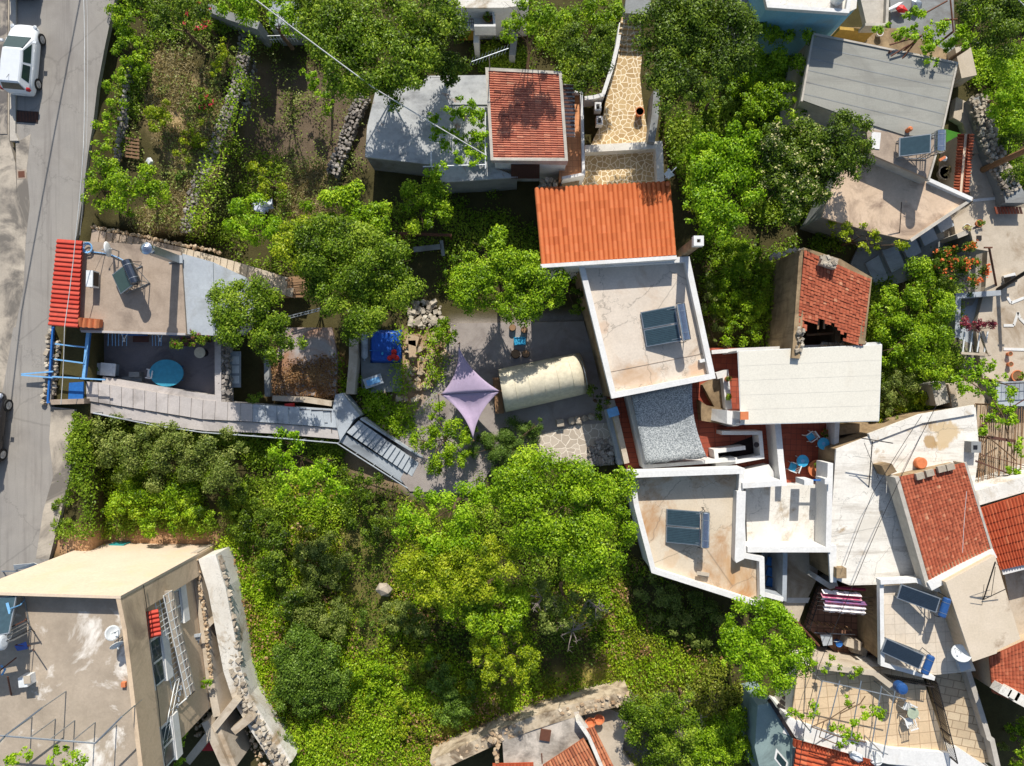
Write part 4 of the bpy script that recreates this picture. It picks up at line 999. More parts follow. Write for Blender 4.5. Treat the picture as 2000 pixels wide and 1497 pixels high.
b = MB(); zt = ZR+1.7; 
for a, c_ in (((-40,1434),(186,1452)),((186,1452),(238,1400)),((82,1383),(12,1436)),((-40,1490),(12,1436))): b.tube([P(*a,zt),P(*c_,zt)], .04, 6)
for x, y in ((12,1436),(82,1383),(186,1452),(238,1400),(60,1440),(100,1443),(142,1447)): q = P(x,y,zt); b.tube([(q.x,q.y,ZR),q], .03, 6)
b.split('pipe', METAL, r)
plant('roof_vine', 'vine shoots creeping over the lower edge of the stained roof', 'vine', [(112,1478,20),(140,1488,18),(45,1475,14),(90,1495,22),(20,1490,12)], L_VIN, .15, ZR+1.7, ZR, 1.0, .26, trunk=False)
r = thing('entrance_canopy', 'small white sheet canopy and gate frame beside the cream wall at the road', 'canopy', P(40,1110,0))
b = MB(); b.slab([P(26,1104,2.3),P(66,1100,2.3),P(80,1106,2.1),P(28,1114,2.1)], .06); b.build('sheet', METALW, r)
b = MB()
for a, c_ in (((4,1116,2),(6,1116,0)),((4,1116,2),(40,1116,2)),((28,1106,2.2),(28,1106,0)),((40,1116,2),(40,1116,0))): b.beam(P(*a),P(*c_),.06)
b.split('frame_bar', METAL, r)
b = MB(); b.slab([P(212,1064,-1.7),P(242,1064,-1.7),P(240,1072,-1.7),P(212,1072,-1.7)], .8); tag(b.build('green_box', TEALPL), 'small green box standing at the foot of the cream wall', 'box')
# ---------------------------------------------------------------- middle gardens and houses
GD = -3.0
def garden_wall(label, pts, z, wd, zb, m, cat='wall', name='garden_wall', mat2=None):
    c = P(pts[0][0], pts[0][1], zb); r = thing(name, label, cat, (c.x, c.y, zb)); b = MB(); z_ = z if isinstance(z, (list,tuple)) else [z]*len(pts)
    wall_path(b, [P(p[0],p[1],q) for p, q in zip(pts, z_)], wd, zb, z); b.build('wall', m, r); return r
# upper terraces: dry stone walls
r = thing('dry_stone_wall', 'long grey dry stone wall running down through the straw terrace', 'wall', P(440,250,-2))
b = MB(); pts = [P(x,y,-1.0) for x,y in ((482,48),(478,110),(462,180),(440,240),(415,300),(385,370),(365,455))]; stones_line(b, pts, .7, 0, .2, .17); b.build('stones', STONED, r)
b = MB(); pts = [P(x,y,-2.0) for x,y in ((500,70),(496,140),(480,210),(458,260),(432,330),(402,400))]; stones_line(b, pts, .55, 0, .5, .2); b.build('lower_stones', STONED, r)
r = thing('dry_stone_wall', 'low dry stone wall along the road edge behind the vine hedge', 'wall', P(250,240,-.8))
b = MB(); stones_line(b, [P(x,y,-.75) for x,y in ((262,120),(250,190),(246,250),(232,320))], .3, 0, .5, .18); b.build('stones', STONED, r)
r = thing('dry_stone_wall', 'tumbled dry stone wall in the shade left of the blue-grey shed roof', 'wall', P(680,260,-3))
b = MB(); stones_line(b, [P(x,y,-2.9) for x,y in ((712,190),(690,240),(670,300),(650,345))], .8, 0, .4, .2); b.build('stones', STONED, r)
r = thing('pallet', 'weathered wooden pallet leaning in the upper garden by the citrus tree', 'pallet', P(257,286,-.9))
b = MB()
for i in range(6): b.slab([P(244,268+i*7,-.5),P(272,272+i*7,-.5),P(272,276+i*7,-.52),P(244,272+i*7,-.52)], .03)
b.split('board', WOOD, r)
b = MB()
for x in (246,258,270): b.beam(P(x,268,-.6),P(x,308,-.6),.06,.08)
b.split('runner', WOOD, r)
b = MB(); b.blob(P(292,316,-.7), (.5,.45,.4), .2); tag(b.build('feed_sack', METALW), 'white sack lying on the straw beside the citrus tree', 'sack')
b = MB()
for k in range(26): a = random.uniform(0,6.28); b.blob(P(512+math.cos(a)*22*random.random(), 400+math.sin(a)*13*random.random(), -2.6+random.uniform(0,.35)), (.5,.35,.25), .35, random.random())
tag(b.build('crumpled_sheet', tinted('crumpled_plastic', [(0,(120,130,160)),(.5,(190,196,212)),(1,(232,234,238))], .5)), 'crumpled white and blue plastic sheet under the yellow-green tree', 'plastic sheet')
garden_wall('pale concrete garden wall at the top edge beside the red oleander', [(405,14),(450,32),(505,50)], .2, .45, -2, CONCG)
# shed with concrete roof
ks = block('shed', 'shed with a stained blue-grey concrete roof left of the old red tiled house', 'shed', [(742,156),(765,150),(962,148),(968,330),(1010,346),(862,356),(856,322),(835,320),(714,306),(718,248),(735,176)], -.5, -3.2, CONCG, SHEDTOP, .03, .16)
b = MB(); b.box(P(915,205,-.47)+Vector((0,0,0)), (2.2,.03,.05)); b.build('roof_joint', CONCG, ks)
r = thing('vine_pergola', 'thin pipe frame over the shed roof that carries the grape vine', 'frame', P(880,300,-.5))
b = MB()
for a, c in (((842,296,.9),(842,324,.9)),((826,326,.9),(948,322,.9)),((948,220,.9),(948,330,.9))): b.tube([P(*a),P(*c)], .035, 5)
for x, y in ((842,324),(948,322),(880,220)): q = P(x,y,.9); b.tube([(q.x,q.y,-.5),q], .035, 5)
b.split('pipe', METALW, r)
plant('grape_vine', 'grape vine spread thinly over the blue-grey shed roof', 'vine', [(858,232,21),(885,222,18),(915,215,28),(938,240,20),(905,262,22),(860,262,18),(925,285,25),(900,300,19),(872,290,12),(945,268,18),(935,320,20),(850,330,18)], L_VIN, .17, 1.0, -.5, 1.5, .26, open_=.05, trunk=False)
# old red tiled house
hn = block('house', 'white house under the old red tiled roof at the top centre', 'house', [(958,145),(1094,150),(1107,316),(966,316)], .75, -3.2, WHITE)
A, B_, C_, D_ = P(951,137,1.0), P(1094,144,1.35), P(1106,313,1.35), P(961,312,1.0)
b = MB(); roof_tiles(b, B_, C_, D_, A, 38, 11, .06, 5, .03); b.build('roof', TILE_RED, hn)
b = MB(); wall_path(b, [A,B_,C_,D_], .16, .7, [1.12,1.46,1.46,1.12], True); b.build('roof_edge', KERB, hn)
b = MB(); 
for i in range(14):
    x = 1000+i*4; b.beam(P(x,322,.35), P(x,349,-.6), .05, .03)
b.slab([P(998,321,.3),P(1054,321,.3),P(1054,349,-.65),P(998,349,-.65)], .04); b.build('window_awning', WOODD, hn)
b = MB()
for i in range(13):
    y = 166+i*7.9; b.slab([P(1098,y,1.3),P(1122,y+1,1.05),P(1123,y+5,1.05),P(1098,y+4,1.3)], .05)
b.build('slatted_awning', WOODD, hn)
b = MB(); b.slab([P(1098,164,1.22),P(1122,166,.97),P(1123,268,.97),P(1098,266,1.22)], .03); b.build('awning_backing', WHITEOLD, hn)
b = MB()
for y in (175,250): b.beam(P(1097,y,1.2), P(1121,y+1,.95), .05)
b.build('awning_bracket', WHITE, hn)
tr = thing('terrace', 'narrow orange tiled terrace along the right of the old red tiled house', 'terrace', P(1120,260,-3))
b = MB(); b.prism(PP([(1098,176),(1138,179),(1141,345),(1092,352)], -.9), -3.2, -.9); b.build('floor', ORTILE, tr)
b = MB(); wall_path(b, PP([(1104,176),(1136,179),(1140,340),(1098,348)], -.5), .16, -3.3, -.5); b.build('parapet', WHITE, tr)
r = thing('television_antenna', 'long television antenna on a pole behind the old red tiled house', 'antenna', P(955,140,-2))
b = MB(); b.tube([P(921,121,2.6),P(993,95,2.6)], .02, 5)
for i in range(12): q = P(921+i*6.2,121-i*2.25,2.6); b.tube([q-Vector((.1,.25,0)),q+Vector((.1,.25,0))], .01, 4)
b.build('boom', METAL, r)
b = MB(); q = P(955,108,2.6); b.tube([(q.x,q.y,-2),q], .025, 5); b.build('mast', METAL, r)
# stone-paved path and patio
PZ = -2.4
sheet('paved_path', [(1214,60),(1258,66),(1250,150),(1254,190),(1268,282),(1150,296),(1160,270),(1176,240),(1184,190),(1198,130)], CRAZY, PZ, th=.6)
sheet('paved_patio', [(1138,286),(1290,278),(1300,372),(1130,380)], CRAZY, PZ-.05, th=.6)
r = thing('path_steps', 'stone-faced steps at the top of the crazy paved path', 'steps', P(1228,70,-2.4))
for i in range(6):
    y = 100-i*11; z = PZ+.1+.14*i; b = MB(); b.prism(PP([(1202+i*2,y),(1252,y+2),(1254,y-10),(1204+i*2,y-11)], z), z-.8, z); b.build('step', CRAZY, r)
b = MB(); b.prism(PP([(1222,0),(1272,0),(1266,28),(1220,26)], -1.0), -3, -1.0); tag(b.build('landing_slab', CONCG), 'small grey concrete landing at the head of the paved path', 'landing')
garden_wall('grey wall on the right edge of the crazy paved path', [(1284,175),(1279,230),(1272,278)], -1.3, .4, -3, CONCG)
garden_wall('curved pale wall on the left edge of the crazy paved path', [(1213,45),(1206,90),(1196,130),(1178,185),(1160,190),(1142,192)], -1.9, .22, -3, WHITE)
garden_wall('white L-shaped parapet around the small paved patio', [(1143,291),(1287,283),(1291,365)], -1.75, .42, -3.2, WHITEOLD)
for i, (x, y, lab) in enumerate([(1168,205,'white hollow block standing nearer the top of the paved path'),(1171,232,'white hollow block standing nearer the patio parapet')]):
    r = thing('hollow_block', lab, 'block', P(x,y,PZ), 'hollow blocks by the path'); p = P(x-1,y+7,PZ+.25); b = MB(); wall_path(b, [p+Vector(q) for q in ((-.14,-.2,0),(.14,-.2,0),(.14,.2,0),(-.14,.2,0))], .1, PZ, PZ+.55, True); b.build('body', WHITE, r)
def pot(label, px, py, z, R, hgt, m=COWL, leaf=None, lr=1.0, cat='flower pot', group=None, name='flower_pot', size=.1):
    g = P(px,py,z); r = thing(name, label, cat, (g.x,g.y,z), group)
    b = MB(); b.lathe(g, [(R*.7,0),(R*.98,hgt*.86),(R*1.1,hgt*.87),(R*1.1,hgt),(R*.92,hgt),(R*.88,hgt*.9)], 18); b.build('pot', m, r)
    b = MB(); b.lathe(g+Vector((0,0,hgt*.86)), [(R*.9,0),(R*.9,.02)], 14); b.build('soil', SOIL, r)
    if leaf:
        c, n, t = lobe_leaves([(g.x,g.y,z+hgt+R*lr*.5,R*lr)], size, 1.3, .14); leaf_mesh('foliage', c, n, size, t, leaf, r)
    return r
pot('terracotta pot with a dark mouth on the crazy paved path', 1247, 224, PZ, .24, .5)
# orange roofed house
hc = block('house', 'house under the smooth bright orange ribbed roof in the centre', 'house', [(1052,374),(1303,362),(1314,500),(1064,514)], .05, -3.3, WHITE)
A, B_, C_, D_ = P(1057,518,1.75), P(1321,500,1.75), P(1309,358,.25), P(1044,371,.25)
b = MB(); roof_tiles(b, A, B_, C_, D_, 28, 9, .12, 8, .006, prof=.32); b.build('roof', TILE_OR, hc)
b = MB(); wall_path(b, [P(1056,520,1.95),P(1322,503,1.95)], .2, -3, 1.95); b.build('back_wall', WHITE, hc)
b = MB(); b.tube([P(1304,360,.3),P(1304,360,.6)], .12, 8); b.build('vent_pipe', COWL, hc)
r = thing('television_antenna', 'small white antenna beside the corner of the bright orange roof', 'antenna', P(1310,345,-3))
b = MB(); b.tube([P(1300,348,.6),P(1321,327,.6)], .035, 5); b.box(P(1305,342,.6), (.3,.4,.05), .7); b.box(P(1310,337,.6), (.12,.5,.03), .7); b.build('reflector', METALW, r)
b = MB(); q = P(1306,343,.6); b.tube([(q.x,q.y,-3),q], .025, 5); b.build('mast', METAL, r)
r = thing('stone_well', 'rough stone wall and doorway between the red tiled house and the orange roof', 'wall', P(1085,360,-3))
b = MB(); stones_line(b, [P(1052,362,-1.6),P(1088,360,-1.6)], .5, 0, .3, .25); b.build('stones', STONE, r)
b = MB(); b.prism(PP([(1098,352),(1132,350),(1128,372),(1096,374)], -1.4), -3.2, -1.4); b.build('ledge', MUDW, r)
# flat roofed house with the double collector
ZD = .95
hd = block('house', 'white house with a cream flat roof and double solar collector in the centre', 'house', [(1131,514),(1345,503),(1395,738),(1196,776)], ZD, -3.2, MUDW, ROOFD, 0.0)
parapet(hd, [(1131,514),(1345,503),(1396,738),(1196,777)], ZD, ZD+.42, .3, WHITE)
b = MB(); b.beam(P(1190,727,ZD+.01), P(1378,690,ZD+.01), .03, .02); b.build('roof_joint', CONC, hd)
b = MB(); b.prism(PP([(1388,698),(1366,703),(1368,709),(1389,704)], ZD+.3), ZD, ZD+.3); b.build('parapet_stub', WHITE, hd)
heater('pair of blue ribbed collectors with silver tank on the cream roof in the centre', 1290, 638, ZD, .17, 1.75, 1.95, 2, .15, .75, PANELT, CHROME, .25, 1.9, .22, thz=1.1)
r = thing('chimney', 'tall slender white chimney at the corner of the bright orange roof', 'chimney', P(1333,497,-3))
q = P(1334,494,1); b = MB(); b.box((q.x,q.y,.4), (.42,.42,7.2), .12); b.build('shaft', MUDW, r)
b = MB(); wall_path(b, [Vector((q.x,q.y,0))+Vector(v) for v in ((-.17,-.17,0),(.17,-.17,0),(.17,.17,0),(-.17,.17,0))], .16, 3.9, 4.3, True); b.build('cap', WHITE, r)
# garden below: shade sail, tent, gravel yard
sheet('gravel_yard', [(880,632),(1140,628),(1190,790),(1196,905),(1040,905),(1000,850),(930,965),(800,960),(760,905),(790,835),(850,760),(868,690)], GRAVEL, -2.93, th=.3)
r = thing('canvas_tunnel', 'cream canvas barrel-vaulted shelter on the gravel', 'shelter', P(1065,745,-2.93))
a0, a1, c0, c1 = P(988,805,-2.93), P(974,722,-2.93), P(1148,768,-2.93), P(1130,690,-2.93)
def vault(b, e0, e1, f0, f1, h, n=18, m=10):
    vs = []
    for j in range(m+1):
        u = j/m; A, B_ = e0.lerp(f0,u), e1.lerp(f1,u); k = 1.0
        if u > .86: k = math.sqrt(max(0, 1-((u-.86)/.14)**2*.5))
        for i in range(n+1):
            a = math.pi*i/n; p = (A+B_)/2 + (A-B_)/2*math.cos(a)*(.96+.04*k) + Vector((0,0,h*math.sin(a)**.8*k)); p.z += .02*math.sin(j*2.3+i*.9) - .03*math.sin(math.pi*((u*6) % 1))*math.sin(a); vs.append(p)
    return b.add(vs, [(j*(n+1)+i, j*(n+1)+i+1, (j+1)*(n+1)+i+1, (j+1)*(n+1)+i) for j in range(m) for i in range(n)])
b = MB(); vault(b, a0, a1, c0, c1, 2.25); o = b.build('canvas', CREAMC, r, True); mo = o.modifiers.new('t','SOLIDIFY'); mo.thickness = .03
b = MB()
for s in (.02,.33,.66,.98): b.tube([ (a0.lerp(c0,s)+a1.lerp(c1,s))/2 + (a0.lerp(c0,s)-a1.lerp(c1,s))/2*.93*math.cos(q*math.pi/10) + Vector((0,0,2.1*math.sin(q*math.pi/10)**.8)) for q in range(11)], .03, 5)
b.split('hoop', METAL, r)
b = MB()
for s in (.165,.33,.5,.665,.83): b.tube([ (a0.lerp(c0,s)+a1.lerp(c1,s))/2 + (a0.lerp(c0,s)-a1.lerp(c1,s))/2*1.005*math.cos(q*math.pi/18) + Vector((0,0,2.27*math.sin(q*math.pi/18)**.8)) for q in range(19)], .022, 5)
b.split('seam', CREAMC, r)
b = MB(); m = (c0+c1)/2
b.slab([c0+Vector((-.1,.1,.02)),c1+Vector((-.1,-.1,.02)),c1+Vector((-.05,-.1,.9)),m+Vector((-.05,0,1.7)),c0+Vector((-.05,.1,.9))], .04); b.build('end_panel', CREAMC, r)
b = MB()
for i in range(4): b.slab([P(962+i*4,738,-2.4),P(966+i*4,738,-2.4),P(972+i*4,808,-2.4),P(968+i*4,808,-2.4)], .06)
tag(b.build('wooden_screen', WOOD), 'dark wooden boards at the open end of the cream canvas shelter', 'boards')
r = thing('shade_sail', 'faded mauve four-pointed shade sail stretched over the gravel', 'shade sail', P(920,760,-2.93))
T = [P(895,676,-1.1), P(976,764,-.7), P(924,857,-1.2), P(861,771,-1.3)]
def sail(i0, i1, i2, sag, n=14):
    A, B_, C_ = T[i0], T[i1], T[i2]; vs = []; idx = {}; fs = []; ct = (A+B_+C_)/3
    for i in range(n+1):
        for j in range(n+1-i):
            u, v = i/n, j/n; w_ = 1-u-v; p = A*u+B_*v+C_*w_
            e = 0
            for (x, y, P_, Q_) in ((u,v,A,B_),(u,w_,A,C_)):
                if not (P_ is B_ and Q_ is C_):
                    o = 1-x-y; e = 4*x*y*max(0,1-o*2.2); m = (P_+Q_)/2; p = p + (ct-m)*e*.33
            p.z -= sag*27*u*v*w_ - .03*math.sin((u*3+v*11)*3)*(u*v*w_*27); idx[(i,j)] = len(vs); vs.append(p)
    for i in range(n):
        for j in range(n-i):
            fs.append((idx[(i,j)], idx[(i+1,j)], idx[(i,j+1)]))
            if i+j < n-1: fs.append((idx[(i+1,j)], idx[(i+1,j+1)], idx[(i,j+1)]))
    return vs, fs
b = MB(); b.add(*sail(0,1,3,-.1)); o = b.build('upper_cloth', MAUVE, r, True); o.modifiers.new('t','SOLIDIFY').thickness = .012
b = MB(); b.add(*sail(2,1,3,.38)); b.v = [(x,y-.02,z-.03) for x,y,z in b.v]; o = b.build('lower_cloth', MAUVE, r, True); o.modifiers.new('t','SOLIDIFY').thickness = .012
b = MB(); b.tube([T[3],(T[3]+T[1])/2-Vector((0,0,.12)),T[1]], .025, 5); b.build('seam_rope', WOODD, r)
for t in T: b = MB(); q = Vector((t.x,t.y,0)); o_ = (t-(T[0]+T[2])/2).normalized(); b.tube([(t.x+o_.x*.3,t.y+o_.y*.3,-2.95),(t.x+o_.x*.1,t.y+o_.y*.1,t.z+.05)], .035, 6); b.build('post', WOOD, r)
def stump(label, px, py, R, hgt=.35):
    g = P(px,py,-2.93); r = thing('log_stump', label, 'log', g, 'log seats on the gravel'); b = MB(); b.lathe(g, [(R*1.1,0),(R,.1),(R,hgt)], 12); b.build('log', BARK, r); b = MB(); b.lathe(g+Vector((0,0,hgt)), [(R*.93,0),(R*.93,.012)], 12); b.build('cut_face', WOOD, r)
stump('log seat at the top left, above the blue crate', 1001, 641, .2); stump('log seat at the top right, above the blue crate', 1024, 645, .2); stump('log seat just below the blue crate on the left', 1007, 692, .26); stump('log seat just below the blue crate on the right', 1027, 692, .22)
def crate(label, px, py, z, d, rz, m, cat='crate', name='plastic_crate'):
    g = P(px,py,z); r = thing(name, label, cat, g); b = MB(); w2, l2 = d[0]/2, d[1]/2; R = Matrix.Rotation(rz,3,'Z')
    wall_path(b, [g + R @ Vector(q) for q in ((-w2,-l2,0),(w2,-l2,0),(w2,l2,0),(-w2,l2,0))], .04, z, z+d[2], True); b.build('sides', m, r)
    b = MB(); b.box(g+Vector((0,0,d[2]*.8)), (d[0]-.06,d[1]-.06,.03), rz); b.build('base', m, r)
    b = MB()
    for k in (-.25,.25): b.box(g+R@Vector((k*d[0],0,d[2]*.83)), (.04,d[1]*.8,.02), rz)
    b.split('rib', m, r); return r
crate('bright blue plastic crate on the gravel between the log seats', 1015, 667, -2.93, (.65,.42,.3), .03, BLUEC)
for i, (x, y, s, lab) in enumerate([(1094,826,.42,'squared white block with a hole at the left end of the boulder row'),(1116,823,.44,'round pale boulder second in the row on the gravel edge'),(1127,818,.34,'grey boulder third in the row on the gravel edge'),(1130,825,.34,'small grey boulder low in the middle of the row'),(1142,817,.38,'pale boulder fourth in the row on the gravel edge'),(1155,814,.4,'flat pale boulder at the right end of the row')]):
    b = MB()
    if i == 0: b.box(P(x,y,-2.75), (s,s,.42), .1)
    else: b.blob(P(x,y,-2.78), (s*1.25,s*1.15,.42), .1)
    tag(b.build('boulder', STONE, None, False, 0), lab, 'stone', 'boulders edging the gravel')
sheet('stone_paving', [(1038,852),(1128,830),(1192,826),(1200,908),(1142,912),(1052,903)], CRAZYG, -2.9, th=.3)
b = MB(); rubble(b, [(1150,876),(1162,862),(1196,862),(1204,905),(1150,908)], 110, .2, .42, .05, -2.85); tag(b.build('rock_pile', STONED), 'round heap of dark grey rocks on the stone paving', 'rocks')
b = MB(); rubble(b, [(800,652),(850,650),(872,690),(868,720),(835,765),(798,790),(770,800),(790,730)], 260, .1, .48, .05); rubble(b, [(720,765),(790,765),(800,800),(770,860),(720,830),(690,790)], 90, .1, .32, .03); tag(b.build('rubble', ROCKB), 'heaped pale garden rubble between the blue tarp and the mauve sail', 'rubble', None, 'stuff')
b = MB(); rubble(b, [(790,590),(860,590),(870,640),(800,640)], 120, .15, .5, .05); tag(b.build('rubble', STONE), 'shaded pale rocks under the trees above the gravel', 'rubble', None, 'stuff')
for x, y, w_, h_, a, lab in ((806,682,.45,1.0,.05,'long pale slab stone standing at the edge of the rubble heap'),(806,665,.7,.6,-.3,'broad flat pale stone at the top of the rubble heap')):
    b = MB(); b.box(P(x,y,-2.6), (w_,h_,.3), a); tag(b.build('flat_stone', ROCKB), lab, 'stone')
# paddling corner with blue tarp
sheet('concrete_pad', [(704,648),(786,648),(784,765),(706,768)], CONCG, -2.95, th=.4)
r = thing('tarpaulin_pool', 'bright blue tarpaulin spread over a shallow pool', 'tarpaulin', P(752,680,-2.9))
b = MB(); n = 10; vs = []
for j in range(n+1):
    for i in range(n+1):
        u, v = i/n, j/n; p = P(lerp(721,784,u), lerp(644,709,v), -2.5); e = min(u,1-u,v,1-v); p.z += (-.1 if e > .12 else 0) + .02*math.sin(i*2.1+j*1.3) - (.35 if e == 0 else 0); vs.append(p)
b.add(vs, [(j*(n+1)+i,(j+1)*(n+1)+i,(j+1)*(n+1)+i+1,j*(n+1)+i+1) for j in range(n) for i in range(n)]); o = b.build('sheet', BLUET, r, True); o.modifiers.new('t','SOLIDIFY').thickness = .02
b = MB(); b.beam(P(722,685,-2.5),P(783,687,-2.5),.04,.03); b.build('edge_strap', BLUEP, r)
b = MB(); b.blob(P(747,691,-2.5), (.14,.2,.1), .1); tag(b.build('bottle', BLUEC), 'pale bottle lying on the blue tarpaulin', 'bottle')
r = thing('toy_tractor', 'bright red plastic toy lying on the corner of the blue tarpaulin', 'toy', P(768,694,-2.5))
b = MB(); b.blob(P(768,696,-2.4), (.45,.4,.3), .15); b.build('body', REDP, r)
for dx, dy in ((-6,4),(7,4),(2,-8)): b = MB(); b.lathe(P(768+dx,696+dy,-2.52), [(.14,0),(.17,.08),(.1,.18)], 10); b.build('wheel', REDP, r)
r = thing('gas_cylinder', 'long pale grey cylinder lying beside the blue tarpaulin', 'cylinder', P(712,676,-2.7))
b = MB(); b.tube([P(712,652,-2.6),P(712,655,-2.6),P(712,697,-2.6),P(712,701,-2.6)], [.12,.2,.2,.1], 14); b.build('tank', STEPBLUE, r)
b = MB(); b.tube([P(712,697,-2.6),P(712,705,-2.6)], .06, 8); b.build('valve', METAL, r)
r = thing('low_table', 'small tilted white and blue painted table on the concrete pad', 'table', P(729,745,-2.95))
b = MB(); b.box(P(729,745,-2.45), (1.1,.6,.05), .33); b.build('tabletop', PALEBLUE, r)
b = MB(); b.box(P(729,745,-2.415), (.8,.34,.015), .33); b.build('painted_panel', BLUEL, r)
for sx, sy in ((-.45,-.2),(.45,-.2),(.45,.2),(-.45,.2)):
    b = MB(); q = P(729,745,-2.95) + Matrix.Rotation(.33,3,'Z') @ Vector((sx,sy,0)); b.beam(q, q+Vector((0,0,.48)), .06); b.build('leg', METALW, r)
# leaf-strewn pad and beds
sheet('leaf_strewn_pad', [(560,640),(648,640),(660,706),(655,772),(536,774),(536,700)], plaster('leafy_concrete', (176,172,170), (150,146,142), 1.2, (156,118,92), .22, (.45,.6), 9), -2.7, th=.5)
cover('fallen_leaves', 'reddish fallen leaves strewn over the small concrete pad', [(534,700),(660,700),(655,774),(534,774)], 900, L_BRN, .12, .06, 5, .2, -.2, .5, 3, dz=.3)
garden_wall('stone retaining edge right of the leaf-strewn pad', [(690,650),(690,700),(684,770)], -2.2, .5, -3.2, CONCL)
garden_wall('low pale block edging above the mauve stair', [(532,778),(592,781),(648,789)], -1.9, .3, -3, CONCL)
garden_wall('narrow concrete kerb left of the leaf-strewn pad', [(520,690),(522,775)], -2.2, .3, -3, CONCG)
b = MB(); b.box(P(566,794,-1.75), (.5,.35,.3), .1); b.box(P(566,794,-1.585), (.3,.2,.03), .1); tag(b.build('toolbox', REDP), 'red box tucked against the block edging by the mauve stair', 'box')
plant('box_bush', 'green box bush planted at the bend of the mauve stair', 'shrub', [(490,778,13),(503,778,12)], L_MID, .1, -.9, -1.9, 1.5, .18, trunk=False)
r = thing('timber_stack', 'stack of weathered timber planks at the foot of the old stone steps', 'timber', P(560,560,-2.4))
b = MB()
for i in range(16): b.beam(P(538+random.uniform(-4,4),548+i*2.2,-2.1-.01*i), P(594+random.uniform(-6,6),540+i*2.6,-2.1-.01*i+random.uniform(0,.1)), .12, .06, random.random())
b.split('plank', WOOD, r)
r = thing('ladder', 'thin metal ladder lying between the two garden trees', 'ladder', P(590,612,-2.2))
b = MB(); b.beam(P(563,618,-2),P(626,602,-2),.05); b.beam(P(565,622,-2),P(628,606,-2),.05); b.split('rail', METAL, r)
b = MB()
for i in range(9): b.beam(P(566+i*7,617.5-i*1.8,-2),P(568+i*7,621.5-i*1.8,-2),.04)
b.split('rung', METAL, r)
r = thing('steel_beam_support', 'dark red steel beam and old planks in the shade behind the round tree', 'frame', P(830,470,-2.9))
b = MB(); b.beam(P(780,456,-1.4),P(882,460,-1.4),.14); b.build('beam', RUST, r)
b = MB(); b.beam(P(808,488,-2.2),P(862,482,-2.2),.3,.1); b.beam(P(862,470,-2.2),P(866,500,-2.2),.2,.1); b.split('plank', CONCG, r)
b = MB()
for x in (784,878): q = P(x,458,-1.4); b.beam((q.x,q.y,-3),q,.1)
b.split('post', RUST, r)
# upper middle: white balcony house at the top edge
hb = block('house', 'white house with balcony and yellow lower wall at the top edge', 'house', [(840,-120),(1040,-120),(1032,8),(985,14),(896,14)], .6, -3, WHITE, WHITEOLD)
b = MB(); b.prism(PP([(893,10),(966,12),(964,56),(896,56)], -.6), -.85, -.6); b.build('balcony_floor', WHITE, hb)
b = MB(); b.prism(PP([(890,30),(926,30),(926,50),(892,50)], -1.2), -3, -1.2); b.build('yellow_wall', flat('yellow_wall_paint', (206,160,58), .8), hb)
b = MB(); wall_path(b, PP([(926,50),(966,50),(962,10)], .1), .12, -.9, .1); b.build('balcony_wall', WHITE, hb); b = MB(); wall_path(b, PP([(930,56),(930,84)], -1), .3, -3, -1); b.build('pier', WHITE, hb)
b = MB(); rail(b, P(896,50,-.6), P(926,52,-.6), .8, 7, .02); b.build('balcony_railing', METALD, hb)
pot('red flower trough on the corner of the white balcony', 954, 38, -.6, .28, .3, COWL, L_MID, 1.1, 'flower pot', None, 'flower_trough', .09)
garden_wall('grey concrete strip standing between the trees below the balcony', [(1005,60),(1000,108)], -1.6, .35, -3, CONCG)
r = thing('vegetable_shed', 'small blue-grey hut half hidden under leaves at the top', 'hut', P(545,60,-2))
b = MB(); b.prism(PP([(528,6),(578,8),(580,56),(530,58)], -1.0), -3, -1.0); b.build('wall', CONCG, r); b = MB(); b.slab([P(524,2,-.85),P(582,4,-.85),P(584,50,-.95),P(526,50,-.95)], .1); b.build('roof', PALEBLUE, r); b = MB(); rail(b, P(524,84,-1.9), P(582,82,-1.9), .8, 10, .02); b.build('railing', METALW, r)
cable('pale cable crossing from the top edge down to the old red tiled house', [(480,-15,7.5),(730,172,4.6),(950,304,1.5)], .03, CABLEW)
# ruins, bottom centre
r = thing('ruined_house', 'ruined stone house with broken grey roof slab at the bottom edge', 'ruin', P(1000,1440,-3))
b = MB(); b.prism(PP([(980,1428),(1060,1400),(1130,1390),(1155,1440),(1060,1500),(985,1510)], -1.2), -3.3, -1.2); b.build('roof_slab', plaster('cracked_lime_slab', (208,196,180), (176,166,152), 1.0, (120,112,102), .5, (.45,.62), 8, .95, .5, .8), r)
pw = [P(x,y,-1.3) for x,y in ((845,1497),(905,1468),(965,1442),(1040,1410),(1120,1387),(1230,1362))]
b = MB(); wall_path(b, pw, .75, -3.2, [-1.2,-1.15,-1.25,-1.1,-1.2,-1.3]); b.build('stone_wall', plaster('lime_rubble_wall', (206,190,164), (176,156,128), 1.8, (120,104,84), .8, (.45,.6), 7, .95, .8), r)
b = MB(); stones_line(b, pw, .7, 0, .06, .2, dens=.45); b.build('wall_stones', ROCKB, r)['kind'] = 'stuff'
b = MB(); stones_line(b, [P(x,y,-1.2) for x,y in ((955,1425),(968,1450),(975,1500))], .5, 0, .3, .26); b.build('side_wall', ROCKB, r)
b = MB(); roof_tiles(b, P(1060,1495,-.7), P(1140,1442,-.7), P(1196,1540,-1.1), P(1090,1560,-1.1), 16, 6, .07, 5, .05); b.build('tiled_roof', TILE_OLD, r)
b = MB(); roof_tiles(b, P(962,1492,-.8), P(1042,1490,-.8), P(1042,1540,-1), P(962,1540,-1), 12, 2, .07, 5, .03); b.build('lower_tiled_roof', TILE_ORD, r)
b = MB(); wall_path(b, PP([(1128,1408),(1150,1440),(1180,1510)], -.5), .2, -3, -.5); b.build('party_wall', WHITEOLD, r)
